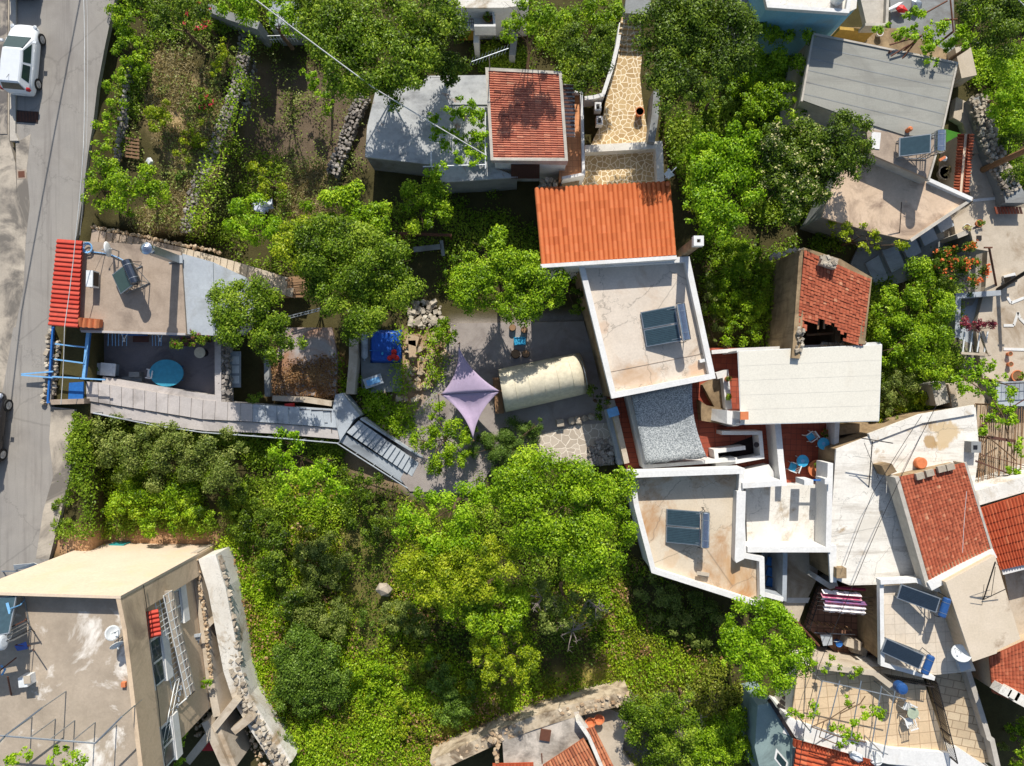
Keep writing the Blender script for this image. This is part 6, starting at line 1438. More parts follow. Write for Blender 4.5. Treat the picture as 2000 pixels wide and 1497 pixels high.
plant('corner_bush', 'leafy bush in shade at the right edge below the red tiled roof', 'shrub', [(1990,1420,26),(2010,1460,30),(1995,1480,22)], L_BRI, .14, -1.2, -3, 1.0, .3)
# ---------------------------------------------------------------- upper right: grey roof, patio, ruin, lanes
hbw = block('house', 'turquoise walled house at the top edge with a pale roof terrace', 'house', [(1476,-90),(1680,-90),(1672,16),(1655,24),(1500,14)], 2.5, -3, BLUEW, WHITEOLD, .02)
parapet(hbw, [(1476,-90),(1674,-90),(1657,24),(1500,13)], 2.5, 2.75, .2, WHITE)
b = MB(); q = P(1634,0,2.5); b.lathe((q.x,q.y,2.5), [(.32,0),(.32,.5),(.24,.65),(.1,.72)], 14); b.build('water_tank', METALW, hbw)
b = MB(); b.prism(PP([(1446,-60),(1476,-60),(1500,13),(1480,48),(1440,30)], .4), -3, .4); b.build('side_wing', CONCG, hbw)
b = MB(); b.prism(PP([(1672,-40),(1732,-40),(1730,46),(1692,46)], .2), -.2, .2); b.build('balcony', KERB, hbw); b = MB(); wall_path(b, PP([(1690,48),(1732,48),(1736,-40)], .5), .15, -.3, .5); b.build('balcony_wall', KERB, hbw); b = MB(); b.prism(PP([(1640,52),(1712,60),(1706,64),(1640,58)], -.6), -2.8, -.6); b.build('ochre_wall', flat('ochre_wall_paint', (196,160,80), .85), hbw)
sheet('upper_yard', [(1600,52),(1760,56),(1850,100),(1850,130),(1740,112),(1590,70)], MUDW, -2.2, th=.8)
for x, y, lab in ((1688,66,'white pot saucer left in the ochre upper yard'),(1714,69,'white pot saucer right in the ochre upper yard')): pot(lab, x, y, -2.2, .18, .3, WPLAST)
ZE = 1.0
he = block('house', 'house with a wide grey membrane roof and single collector in the upper right', 'house', [(1590,68),(1869,124),(1815,350),(1698,300),(1700,250),(1568,196)], ZE, -3.2, KERB)
b = MB(); b.prism(PP([(1590,68),(1869,124),(1840,262),(1836,270),(1766,264),(1690,240),(1568,196)], ZE+.08), ZE-.05, ZE+.08); b.build('membrane_roof', GREYROOF, he)
b = MB()
for u in (.18,.36,.54,.72,.9):
    a = P(1590,68,ZE+.082).lerp(P(1566,196,ZE+.082),u); c = P(1869,124,ZE+.082).lerp(P(1836,262,ZE+.082),u); b.beam(a, c, .05, .012)
b.split('roof_seam', CONCG, he)
b = MB(); b.prism(PP([(1692,252),(1838,272),(1815,350),(1698,300)], ZE+.02), ZE-.15, ZE+.02); b.build('screed_roof', CONC, he)
b = MB(); wall_path(b, PP([(1566,198),(1589,66),(1870,123),(1838,268),(1814,352)], ZE+.14), .1, ZE-.1, ZE+.14); b.build('roof_edge', KERB, he)
heater('single square collector with bright steel tank at the edge of the grey membrane roof', 1787, 284, ZE+.04, -.02, 1.3, 1.05, 1, .5, 1.2, PANELT, CHROME, .27, 1.05, .3, thz=1.5)
b = MB(); b.lathe(P(1770,257,ZE), [(.12,0),(.14,.4),(.08,.5)], 10); b.build('clay_vent', COWL, he)
b = MB(); b.box(P(1710,275,ZE+.04), (.5,.9,.04), -.1); b.build('white_patch', WHITE, he)
ZQ = .05
hq2 = block('patio', 'cracked stained concrete patio roof below the grey membrane roof', 'patio', [(1640,340),(1700,296),(1818,350),(1900,388),(1780,470),(1700,452),(1606,424),(1625,370)], ZQ, -3.2, CONCG, plaster('stained_patio', (216,190,162), (196,170,142), 1.0, (132,110,92), .42, (.5,.66), 9, .92, .35, .7), .02)
b = MB(); wall_path(b, PP([(1816,352),(1899,389)], ZQ+.3), .2, ZQ-.02, ZQ+.3); b.build('upper_coping', WHITE, hq2); b = MB(); wall_path(b, PP([(1899,389),(1779,470)], ZQ+.2), .16, ZQ-.02, ZQ+.2); b.build('lower_coping', KERB, hq2)
b = MB(); b.tube([P(1757,455,ZQ),P(1761,395,ZQ+1.2)], .025, 5); tag(b.build('flag_pole', METALD), 'thin dark pole standing at the lower edge of the stained concrete patio', 'pole')
# stone ruin with clay tiles
ZF = 1.1
hf = block('ruined_house', 'roofless stone house with collapsed clay tiles above the cream canopy', 'ruin', [(1510,496),(1572,490),(1640,512),(1560,690),(1500,690)], -.2, -3.2, MUDW)
for ch in list(hf.children): bpy.data.objects.remove(ch)
b = MB(); wall_path(b, [P(x,y,ZF) for x,y in ((1556,700),(1571,489))], .45, -3.2, ZF-.1); b.build('side_wall', MUDW, hf)
b = MB(); wall_path(b, [P(x,y,ZF) for x,y in ((1572,489),(1642,511),(1700,545),(1686,672))], .35, -3.2, ZF-.18); b.build('back_wall', MUDW, hf)
b = MB(); stones_line(b, [P(1500,505,-.3),P(1545,492,.3),P(1574,488,.8)], .4, 0, .15, .22); b.build('broken_wall_top', STONE, hf)
b = MB(); stones_line(b, [P(1557,690,ZF-.3),P(1562,640,ZF-.15)], .4, 0, .2, .2); stones_line(b, [P(1600,672,-.8),P(1690,670,-.8)], .3, 0, .2, .2); b.build('loose_stones', STONE, hf)['kind'] = 'stuff'
def missing(u, v): 
    return v > .84 + .04*math.sin(u*11)+.03*math.sin(u*31) and .14+.04*math.sin(v*20) < u < .74+.03*math.sin(v*17)
b = MB(); roof_tiles(b, P(1571,489,ZF+.05), P(1700,546,ZF-.1), P(1684,676,ZF-.3), P(1556,642,ZF-.2), 20, 24, .05, 5, .06, .05, missing); b.build('roof', TILE_JR, hf)
b = MB(); A, B_, C_, D_ = P(1571,489,ZF), P(1700,546,ZF-.15), P(1696,600,ZF-.25), P(1562,590,ZF-.15); b.slab([q-Vector((0,0,.06)) for q in (A,B_,C_,D_)], .05); b.build('roof_boarding', WOODD, hf)
b = MB()
for x in (1600,1612,1618,1630,1650): b.beam(P(x,600,ZF-.25), P(x-3,640+random.uniform(-8,8),ZF-.45), .09)
b.beam(P(1575,655,-1), P(1640,650,-.9), .12); b.split('rafter', WOOD, hf)
b = MB(); b.prism(PP([(1560,600),(1690,600),(1684,690),(1560,690)], -2.9), -3.3, -2.9); b.build('floor', SOIL, hf)
b = MB(); wall_path(b, PP([(1640,612),(1636,668)], -.5), .3, -3, -.5); b.build('inner_wall', MUDW, hf)
b = MB(); q = P(1618,512,ZF+.3); b.box((q.x,q.y,ZF), (.85,.55,.9), -.3); rubble(b, [(1603,500),(1634,506),(1632,522),(1604,516)], 40, .12, .3, 0, ZF+.4); b.build('chimney', STONE, hf)
# lane, stairs and yards at the right
sheet('stepped_lane', [(1690,452),(1780,474),(1842,430),(1850,520),(1740,560),(1690,580),(1650,540)], CONCG, -3.0, th=.3)
r = thing('lane_steps', 'shaded grey steps of the lane below the stained patio', 'steps', P(1760,490,-3))
for i in range(5):
    x = 1690+i*32; y = 545-i*26; b = MB(); b.prism(PP([(x,y-30),(x+26,y-46),(x+46,y),(x+20,y+14)], -2.9+.08*i), -3.1, -2.9+.08*i); b.build('step', STEPBLUE, r)
sheet('lane', [(1862,430),(1900,395),(1880,330),(1905,300),(1925,300),(1940,380),(1960,410),(2060,400),(2060,760),(1920,740),(1905,640),(1925,560),(1930,470),(1870,480)], CONCL, -2.7, th=.5)
b = MB()
for pts in ([(1968,582),(1975,592),(2000,582),(2040,580)],[(1960,636),(1980,636),(1988,610),(1992,622),(2010,640)],[(1900,392),(1965,386)],[(1960,682),(2030,684)]):
    for a, c in zip(pts, pts[1:]): b.beam(P(*a,-2.68), P(*c,-2.68), .16, .03)
struct(b.build('white_lane_marks', WHITE))
sheet('upper_lane', [(1868,190),(1890,200),(1905,250),(1925,300),(1900,300),(1880,240),(1862,230)], CONCL, -2.6, th=.5)
garden_wall('long pale rubble and render wall beside the upper lane', [(1880,90),(1893,150)], -1.4, .9, -3, CONCL)
r = thing('dry_stone_wall', 'grey stone wall running down the right side beside the utility pole', 'wall', P(1930,280,-3)); b = MB(); stones_line(b, [P(x,y,-2.0) for x,y in ((1905,190),(1918,240),(1935,290),(1955,340),(1975,380))], 1.0, 0, .3, .22); b.build('stones', STONE, r); b = MB(); wall_path(b, PP([(1907,190),(1937,290),(1975,382)], -2.05), .85, -3.2, -2.05); b.build('core', CONCG, r)
sheet('green_carpet', [(1838,250),(1880,262),(1872,380),(1840,370),(1846,300)], ASTRO, -2.75, th=.3)
r = thing('tiled_wall', 'yard wall capped with rows of red tiles beside the green carpet', 'wall', P(1884,310,-2.8)); b = MB(); wall_path(b, PP([(1888,262),(1882,320),(1878,376)], -1.1), .5, -3.2, -1.1); b.build('wall', CREAMW, r); b = MB(); roof_tiles(b, P(1884,262,-1.0), P(1874,378,-1.0), P(1864,377,-1.3), P(1873,262,-1.3), 20, 1, .08, 5, .04); roof_tiles(b, P(1891,262,-1.0), P(1881,378,-1.0), P(1888,378,-1.25), P(1899,262,-1.25), 20, 1, .08, 5, .04); b.build('tile_cap', TILE_JR, r)
r = thing('grey_stair', 'grey slatted stair on the green carpet', 'stair', P(1862,318,-2.7)); b = MB()
for i in range(7): b.slab([P(1850,305+i*5,-2.3),P(1872,297+i*5,-2.3),P(1872,300+i*5,-2.3),P(1850,308+i*5,-2.3)], .05)
b.split('tread', METAL, r)
pot('square stone planter with dry plants at the corner of the green carpet', 1838, 342, -2.6, .4, .5, CONCL, L_DRY, .8, 'planter', None, 'planter', .1)
r = thing('small_gazebo_lamp', 'small brick-red lamp bracket at the roof corner by the green carpet', 'lamp', P(1840,310,-2.5)); b = MB(); b.beam(P(1834,314,ZE-.2), P(1846,307,ZE-.2), .14, .1); b.build('bracket', COWL, r); b = MB(); b.lathe(P(1842,312,ZE-.6), [(.08,0),(.14,.15),(.05,.3)], 10); b.build('lantern', METALW, r)
r = thing('utility_pole', 'leaning brown timber utility pole at the right edge', 'pole', P(1924,332,-3)); q = P(1924,330,-2.5); b = MB(); b.tube([(q.x,q.y,-3.2),(q.x,q.y,4.2),(q.x+.02,q.y,6.5)], [.19,.15,.13], 10); b.build('pole', POLEW, r)
b = MB(); b.beam((q.x-.7,q.y+.1,5.9),(q.x+.7,q.y-.1,5.9),.1); b.build('cross_arm', POLEW, r)
r = thing('utility_pole', 'dark slender pole standing by the shaded blue yard', 'pole', P(1947,570,-3)); b = MB(); q = P(1949,572,-2.6); b.tube([(q.x,q.y,-3.2),(q.x+.5,q.y+1.6,1.2)], [.13,.1], 8); b.build('pole', METALD, r); b = MB(); b.beam((q.x+.3,q.y+1.6,1.0),(q.x+.7,q.y+1.6,1.0),.06); b.build('bracket', METAL, r)
r = thing('pergola_post', 'dark iron post with crossbar next to the orange flowers', 'post', P(1940,560,-3)); b = MB(); b.tube([P(1946,560,-2.8),P(1932,485,-.6)], .06, 6); b.build('post', RUST, r); b = MB(); b.beam(P(1922,484,-.6),P(1938,484,-.6),.08); b.build('crossbar', RUST, r)
hw2 = block('well_house', 'small square concrete pump house beside the orange flowering creeper', 'hut', [(1897,452),(1928,440),(1935,490),(1905,485)], -1.2, -3, CONCG, CONCL)
b = MB(); b.box(P(1912,465,-1.18), (.28,.26,.06)); b.build('hatch', METALD, hw2); b = MB(); wall_path(b, PP([(1870,462),(1896,452),(1924,438)], -1.4), .25, -3, -1.4); b.build('front_wall', KERB, hw2)
pot('rusty pot with a small plant on the wall above the pump house', 1908, 438, -1.4, .2, .25, COWL, L_MID, 1.0); pot('yellow flowering pot beside the rusty pot above the pump house', 1884, 446, -1.8, .2, .25, WPLAST, F_CRM, 1.2)
sheet('shaded_blue_yard', [(1868,575),(1958,570),(1958,680),(1940,690),(1868,660)], PALEBLUE, -3.05, th=.3)
garden_wall('pale blue-grey wall around the shaded yard', [(1870,660),(1872,578),(1955,572)], -2.0, .3, -3.4, PALEBLUE)
r = thing('yard_grille', 'white painted bars over the sunken corner below the crimson bush', 'grille', P(1900,660,-2.5)); b = MB()
for i in range(4): b.beam(P(1880+i*14,688,-2.0), P(1884+i*15,648,-2.0), .07)
b.split('bar', METALW, r); b = MB(); b.beam(P(1876,690,-2.0),P(1934,694,-2.0),.14); b.beam(P(1916,648,-2.0),P(1932,694,-2.0),.2); b.split('edge_beam', CONCL, r)
plant('crimson_bush', 'crimson leaved bush at the edge of the shaded blue yard', 'shrub', [(1884,628,13),(1900,638,14),(1918,634,10),(1938,638,7)], F_PUR, .12, -1.5, -3, .9, .22)
r = thing('water_pump', 'small black pump on a white base in the lane', 'pump', P(1970,548,-2.7)); b = MB(); b.box(P(1972,545,-2.6), (.7,.55,.18), .3); b.build('base', WHITE, r); b = MB(); b.box(P(1973,547,-2.2), (.3,.4,.6), .2); b.build('body', BLACKP, r); b = MB(); b.tube([P(1976,548,-2.1),P(1986,549,-2.1)], .06, 8); b.build('outlet', BLACKP, r)
for x, y, lab, R in ((1967,692,'small dark red pot, uppermost of the column by the lane',.13),(1968,712,'small dark red pot, lowest of the column by the lane',.14),(1981,735,'broad dark clay pot with a plant beside the lane railing',.33)): pot(lab, x, y, -2.7, R, .3, COWL, L_MID if R > .2 else None, .8)
hsh = block('shed', 'grey flat-topped shed with railing on the right edge below the lane', 'shed', [(1946,748),(2080,742),(2080,792),(1950,792)], -1.6, -3, CONCG, STEPBLUE)
b = MB(); rail(b, P(1948,750,-1.6), P(2070,744,-1.6), .8, 14, .02); b.build('railing', METALD, hsh)
# bamboo-shaded trellis yard
sheet('trellis_yard', [(1905,790),(2070,790),(2070,960),(1990,985),(1905,960)], plaster('trellis_floor', (196,176,150), (172,152,128), 1.0, (140,118,96), .5), -2.4, th=.5)
r = thing('cane_trellis', 'trellis of thin canes and wires over the pale yard at the right edge', 'trellis', P(1960,860,-2.4)); b = MB(); R_ = random.Random(3)
for i in range(26): x = 1916+i*4.4; b.beam(P(x,R_.uniform(785,800),-.1), P(x-R_.uniform(0,10),R_.uniform(930,965),-.1), .035)
b.build('canes', WOOD, r); b = MB(); b.beam(P(1930,854,-.1),P(1982,862,-.1),.16); b.beam(P(1912,835,0),P(2010,775,0),.05); b.beam(P(1905,900,.2),P(2020,945,.2),.07); b.beam(P(1905,885,.1),P(2020,915,.1),.04); b.split('beam', WOODD, r)
b = MB()
for x, y in ((1932,856),(1980,862),(1935,940),(1960,792)): q = P(x,y,-.1); b.beam((q.x,q.y,-2.6),q,.09)
b.split('post', WOOD, r); b = MB()
for pts in ([(1880,735),(1900,750),(1935,775),(1960,815),(1968,850),(1980,890)],[(1890,740),(1930,740),(1990,760)],[(1925,850),(1950,870),(1985,900)]): b.tube([P(x,y,.1) for x,y in pts], .035, 5)
b.split('vine_stem', BARK, r)
r = thing('roof_tap_box', 'small grey box with a dark opening on the edge of the weathered white roof', 'box', P(1902,873,ZH)); b = MB(); b.box(P(1900,873,ZH+.3), (.55,.6,.6)); b.build('box', CONCG, r); b = MB(); b.box(P(1905,874,ZH+.61), (.22,.22,.03)); b.build('opening', BLACKP, r)
plant('grape_vine', 'grape vine trained over the cane trellis at the right edge', 'vine', [(1900,722,18),(1925,718,14),(1945,705,14),(1885,740,16),(1912,745,18),(1930,758,16),(1905,765,13),(1955,745,12),(1968,770,18),(1940,790,15),(1960,800,12),(1925,820,14),(1945,828,16),(1918,840,10),(1985,800,12),(1980,820,10),(1990,868,14),(1992,885,12),(1984,920,15),(2000,935,14),(1880,760,9)], L_VIN, .17, .3, -2.5, 1.6, .26, open_=.0, trunk=False)
garden_wall('pair of pale blocks forming a V by the weathered white roof', [(1832,748),(1842,790)], -1.4, .8, -3, KERB); garden_wall('narrow grey pier beside the pale block by the weathered white roof', [(1858,750),(1866,795)], -1.3, .35, -3, CONCL)
sheet('pale_path', [(1862,745),(1905,745),(1935,800),(1905,800),(1868,795)], CONCL, -2.5, th=.5)
garden_wall('mud and stone wall foot under the corner of the cream canopy', [(1640,842),(1690,835),(1696,850)], -1.6, .5, -3, MUDW)
r = thing('striped_hatch', 'striped tin and rust sheet lying by the lane corner', 'sheet', P(1965,412,-2.6)); b = MB()
for i in range(9): b.slab([P(1942+i*6,404,-2.3),P(1946+i*6,404,-2.3),P(1950+i*6,418,-2.3),P(1946+i*6,418,-2.3)], .05, i/9)
b.build('sheet', TILE_JR, r)
hcn = block('shed', 'small grey topped shed in the corner by the stone wall', 'shed', [(1962,372),(1990,360),(2010,395),(1965,395)], -1.8, -3, CONCG, CONCG)
b = MB(); b.tube([P(2010,20,3),P(1958,-30,3)], .03, 5); tag(b.build('overhead_cable', CABLEW), 'pale cable cutting the top right corner', 'cable', 'overhead cables')
cable('black cable sagging from the right roofs down across the beige terrace', [(1830,790,1.6),(1735,985,1.8),(1672,1130,1.5),(1600,1300,1.5),(1575,1400,1.6),(1560,1510,1.6)], .016, BLACKC)
cable('second thin black cable over the weathered white roof', [(1800,812,1.5),(1704,965,1.4),(1650,1105,1.2)], .014, BLACKC)
cable('fine cable hanging over the clay tiled roof', [(1888,960,2.6),(1880,1080,2.4)], .012, CABLEW)
# top-right pergola frame and clutter
r = thing('pipe_trellis', 'rusty pipe frame beneath the vine beside the grey membrane roof', 'frame', P(1820,90,-2)); b = MB()
for a, c in (((1738,88,1.4),(1800,70,1.4)),((1740,110,1.2),(1775,88,1.4)),((1758,120,1),(1790,80,1.4)),((1856,0,1.6),(1862,62,1.4)),((1842,40,1.4),(1870,38,1.4)),((1800,30,1.2),(1850,2,1.2))): b.tube([P(*a),P(*c)], .045, 5)
b.split('pipe', RUST, r); b = MB()
for x, y in ((1800,70),(1862,62),(1740,100)): q = P(x,y,1.3); b.beam((q.x,q.y,-2.6),q,.08)
b.split('post', RUST, r)
sheet('clutter_yard', [(1738,-20),(1862,-20),(1866,120),(1742,110)], CONCG, -2.3, th=.6)
for x, y, s, m, nm, lab in ((1748,14,(1.2,.3,.3),METALW,'gutter_pipe','white pipe lying among the clutter at the top right'),(1760,18,(.9,.5,.4),REDP,'cushion','red cushion among the clutter at the top right'),(1790,8,(.8,.8,.4),METAL,'metal_basin','grey metal basin among the clutter at the top right')):
    b = MB(); b.blob(P(x,y,-2.0), s, .1); tag(b.build(nm, m), lab, nm.replace('_',' '))
# ---------------------------------------------------------------- trees and shrubs
T_ = 'tree'
plant('broad_tree', 'broad mid-green tree at the top, left of the white balcony house', T_, [(650,40,62),(715,30,80),(780,85,75),(718,120,72),(660,105,48),(800,130,42),(850,15,45)], L_MID, .16, 5.0, -3.0)
plant('dark_tree', 'dark shaded tree between the broad tree and the white balcony house', T_, [(855,60,52),(880,110,42),(840,120,40),(862,150,30)], L_DRK, .15, 3.4, -3.0)
plant('vine_shoot', 'bright leafy climber in the shade below the broad tree', 'vine', [(605,145,22,-.4),(622,168,24,-.5),(635,190,18,-.6),(640,205,12,-.8)], L_VIN, .16, -.4, -3.0, .9, .28, trunk=False)
plant('vine_hedge', 'green vine hedge trailing along the road edge', 'hedge', [(232,8,26),(246,40,26),(240,70,24),(248,95,24),(262,120,24),(250,140,22),(222,155,20),(212,175,16),(208,215,18),(228,212,16),(196,250,16),(212,245,12),(200,282,16),(185,300,12),(270,90,18)], L_BRI, .15, .75, -.3, 1.4, .28, trunk=False)
plant('round_bush', 'rounded yellow-green bush on the straw terrace', 'shrub', [(298,215,28),(308,235,24),(292,242,20)], L_YEL, .13, .8, -.9, 1.1, .26)
plant('citrus_tree', 'citrus tree at the road edge, left of the pair above the red awning', T_, [(195,345,30),(185,385,28),(210,320,20),(200,408,22)], L_BRI, .15, 1.4, -.5)
plant('citrus_tree', 'citrus tree right of the pair above the red awning', T_, [(245,350,34),(275,348,34),(292,375,32),(252,385,34),(275,400,22)], L_BRI, .15, 1.9, -.9)
plant('rose_bush', 'rose bush with red blooms above the dry stone wall', 'shrub', [(385,190,20),(402,178,16),(395,208,16),(410,200,12)], L_MID, .12, -.1, -.9, 1.0, .22, flowers=(F_RED, 9, .1, 'blooms'))
plant('leafy_shrub', 'yellow-green shrub on the straw terrace below the roses', 'shrub', [(378,258,24),(392,275,20),(365,282,18),(355,302,17)], L_YEL, .13, -.2, -.9, 1.0, .24)
plant('leafy_shrub', 'narrow shrub at the top of the dry stone wall', 'shrub', [(438,105,18),(432,130,18),(442,85,14),(425,145,14)], L_YEL, .13, .2, -1.0, .9, .24)
plant('spiky_plant', 'small spiky blue-green plant beside the dry stone wall', 'plant', [(355,345,13)], L_BLU, .14, -.5, -.9, 1.2, .2, trunk=False)
plant('oleander', 'oleander with crimson flowers at the top edge', 'shrub', [(390,25,22),(405,40,18),(380,45,16)], L_MID, .13, 1.2, -1.0, 1.0, .26, flowers=(F_RED, 26, .1, 'blooms'))
plant('roadside_tree', 'dark leafy tree at the top edge above the straw terrace', T_, [(285,5,34),(325,12,36),(365,10,34),(300,40,26),(345,38,24)], L_DRK, .15, 4.0, -.9)
plant('roadside_tree', 'bright leafy tree at the top edge right of the oleander', T_, [(440,5,30),(480,2,34),(520,8,28),(555,12,26),(575,20,18),(545,45,18),(570,55,16)], L_VIN, .15, 2.6, -2.0)
plant('garden_tree', 'dark tree at the top edge between the hut and the bright vine', T_, [(590,10,28),(612,30,24),(600,50,20)], L_DRK, .15, 3, -3.0)
plant('citrus_tree', 'bright citrus tree next to the crumpled plastic sheet', T_, [(480,425,36),(510,440,38),(470,455,26),(530,462,30)], L_VIN, .15, .6, -3.0)
plant('yellow_shrub', 'yellow-green shrub above the crumpled plastic sheet', 'shrub', [(510,345,26),(535,358,22),(520,372,18)], L_YEL, .13, -1.2, -3.0, 1.0, .26)
plant('fig_tree', 'bright green fig tree behind the big round tree in the left garden', T_, [(650,400,36),(700,395,38),(735,425,36),(690,435,40),(755,455,26),(620,425,30)], L_BRI, .17, 2.5, -3.0)
plant('carob_tree', 'big dark round tree above the blue tarpaulin', T_, [(640,480,58),(700,470,58),(655,540,60),(720,530,66),(770,510,42),(775,565,40),(700,600,46),(745,605,42),(640,590,36)], L_MID, .14, 2.9, -3.0, 1.1)
plant('pear_tree', 'yellow-green tree at the end of the old stone steps', T_, [(570,460,40),(600,490,42),(565,500,30),(610,450,34),(545,480,22)], L_YEL, .15, 2.5, -3.0)
plant('mulberry_tree', 'leafy tree overhanging the pale blue lower roof', T_, [(440,600,42),(490,585,44),(530,615,42),(470,640,42),(520,660,40),(560,650,32),(430,640,26),(540,690,22)], L_MID, .15, 2.4, -3.0, 1.05)
plant('lemon_tree', 'bright lemon tree above the gravel yard', T_, [(910,520,42),(955,500,44),(1005,515,44),(1045,540,42),(920,570,40),(975,565,46),(1040,585,40),(1000,605,30),(945,470,28),(1070,580,20),(880,545,26)], L_BRI, .15, 1.9, -3.0, 1.05)
plant('climbing_vine', 'bright climber bush under the front edge of the shed roof', 'vine', [(815,375,34),(840,395,34),(820,420,32),(848,425,24),(845,350,20),(800,400,20)], L_BRI, .15, .3, -3.0)
plant('garden_shrub', 'bright rounded shrub above the mauve sail', 'shrub', [(865,640,24),(882,655,20),(858,660,16),(880,635,16)], L_BRI, .14, -.9, -3.0, 1.1, .26)
plant('garden_tree', 'young leafy tree beside the lower point of the mauve sail', T_, [(845,795,20,-1.6),(840,825,22,-1.4),(870,850,32,-1.0),(905,840,26,-1.2),(850,885,34,-1.0),(885,890,30,-1.1),(820,860,20,-1.6),(868,912,20,-1.4),(905,868,20,-1.2)], L_BRI, .14, -1.0, -3.0, 1.05, .27)
plant('juniper', 'fine leaved grey-green juniper bush below the cream shelter', 'shrub', [(945,880,28),(975,870,36),(1010,860,34),(990,895,34),(1022,890,28),(1035,838,18),(1050,830,10),(1005,915,22)], L_FIN, .09, -1.5, -3.0, 1.2, .24)
plant('wall_bush', 'dark bush squeezed between the cream shelter and the white wall', 'shrub', [(1160,770,18),(1175,785,16),(1168,805,14)], L_DRK, .12, -1.2, -3.0, 1.0, .24)
plant('courtyard_tree', 'shrub climbing the corner of the cream roofed house above the gravel', 'shrub', [(1110,540,22),(1120,575,20),(1125,605,16),(1100,520,18)], L_MID, .13, -.4, -3.0, .9, .26)
plant('bright_tree', 'tall bright green tree left of the lower white house', T_, [(1010,960,48),(1075,945,58),(1140,955,60),(1190,945,44),(1205,985,34),(1050,1010,60),(1120,1020,66),(1180,1030,48),(1160,1075,46),(1085,1070,46),(1195,1085,26),(1135,1115,34)], L_BRI, .15, 5.4, -3.0, 1.05)
plant('olive_green_tree', 'fresh green tree at the foot of the grey stair', T_, [(820,1000,38),(865,1005,44),(915,1000,44),(955,975,36),(850,1045,42),(900,1050,40),(800,1040,26)], L_VIN, .14, 3.9, -3.0, 1.05)
plant('yellow_green_tree', 'yellow-green tree in the middle of the lower thicket', T_, [(815,1095,44),(870,1090,48),(925,1100,44),(850,1135,40),(905,1150,38),(975,1100,36),(820,1060,30)], L_YEL, .14, 3.9, -3.0, 1.05)
plant('yellow_green_tree', 'mid-green tree above the round yellow one in the lower thicket', T_, [(905,1180,38),(950,1165,44),(990,1190,38),(930,1215,32),(975,1225,32)], L_BRI, .14, 3.2, -3.0, 1.05)
plant('yellow_green_tree', 'round yellow tree standing alone in the lower meadow', T_, [(945,1285,34),(985,1270,40),(1015,1290,34),(970,1315,36),(1005,1320,26)], L_YEL, .14, 2.4, -3.0, 1.1, .3)
plant('ageing_tree', 'half dead tree with bare grey branches below the tall bright tree', T_, [(1070,1170,34),(1110,1190,38),(1085,1215,28),(1140,1180,26),(1150,1210,20)], L_OLV, .14, 2.6, -3.0, .9, .3, dead=[(1060,1168,2.3,.8),(1118,1232,2.2,1.1),(1165,1185,2.3,.7)])
plant('lime_tree', 'bright leafy tree beside the rusty handrail', T_, [(1450,1210,36),(1490,1205,36),(1525,1225,36),(1450,1255,40),(1500,1265,46),(1545,1270,34),(1450,1300,36),(1500,1320,40),(1550,1310,36),(1570,1290,24),(1480,1345,26)], L_VIN, .15, 3.4, -3.0, 1.1)
plant('dark_bush', 'bushy green shrub right of the ruin at the bottom edge', 'shrub', [(1250,1390,38),(1290,1400,42),(1320,1430,40),(1270,1440,40),(1310,1470,40),(1230,1420,24),(1340,1390,24)], L_MID, .14, -.3, -3.0, 1.1, .3)
plant('dark_bush', 'bushy shrub at the bottom edge left of the grey-green wall', 'shrub', [(1390,1440,40),(1430,1430,36),(1380,1480,38),(1440,1470,38),(1410,1490,34)], L_BRI, .13, -.8, -3.0, 1.1, .3)
plant('dead_bush', 'fallen bush of dry grey branches beside the ruin', 'shrub', [(1345,1360,14),(1330,1375,12)], L_OLV, .12, -1.4, -3.0, .8, .22, dead=[(1320,1375,-1.2,.9),(1340,1405,-1.3,1.2),(1352,1440,-1.5,.9),(1230,1370,-1.4,.9)])
plant('citrus_tree', 'large dark glossy citrus tree right of the paved path', T_, [(1290,30,48),(1350,20,54),(1300,85,54),(1365,80,58),(1420,50,54),(1330,140,50),(1390,140,46),(1285,125,38),(1320,180,34),(1440,95,40)], L_DRK, .15, 4.0, -3.0, 1.1)
plant('citrus_tree', 'round dark tree left of the paved path', T_, [(1130,85,38),(1165,90,38),(1150,125,38),(1180,70,24),(1145,155,26),(1115,110,24)], L_DRK, .14, 2.4, -3.0, 1.1, .3)
plant('leafy_tree', 'mid-green tree at the top edge right of the white balcony', T_, [(1010,15,32),(1050,25,36),(1040,65,30),(1075,50,26),(1005,60,22)], L_BRI, .15, 4.2, -3.0)
plant('leafy_tree', 'bright tree at the top edge left of the paved path', T_, [(1130,12,34),(1170,10,36),(1205,15,22),(1190,40,20),(1120,45,18)], L_BRI, .15, 1.7, -3.0)
plant('small_conifer', 'small grey-green conifer shaded under the dark citrus tree', T_, [(1400,165,20),(1412,185,18),(1395,195,14)], L_BLU, .11, .2, -3.0, 1.1, .22)
plant('vine_thicket', 'bright vine thicket left of the grey membrane roof', 'vine', [(1450,90,30),(1490,65,26),(1530,75,24),(1470,130,36),(1510,140,38),(1545,125,26),(1490,180,38),(1535,185,34),(1460,175,28),(1505,225,30),(1555,205,24),(1560,160,22),(1470,225,26),(1500,70,22,1.2),(1540,78,22,1.1),(1575,74,14,1.0)], L_BRI, .16, .6, -3.0, 1.05, .32, trunk=False)
plant('apricot_tree', 'bright leafy tree on the left of the blossom tree', T_, [(1370,270,36),(1410,265,38),(1450,270,34),(1365,320,38),(1420,320,46),(1465,320,30),(1370,370,36),(1420,375,46),(1400,420,40),(1440,425,32),(1470,380,26),(1360,410,22)], L_VIN, .16, 2.8, -3.0, 1.05)
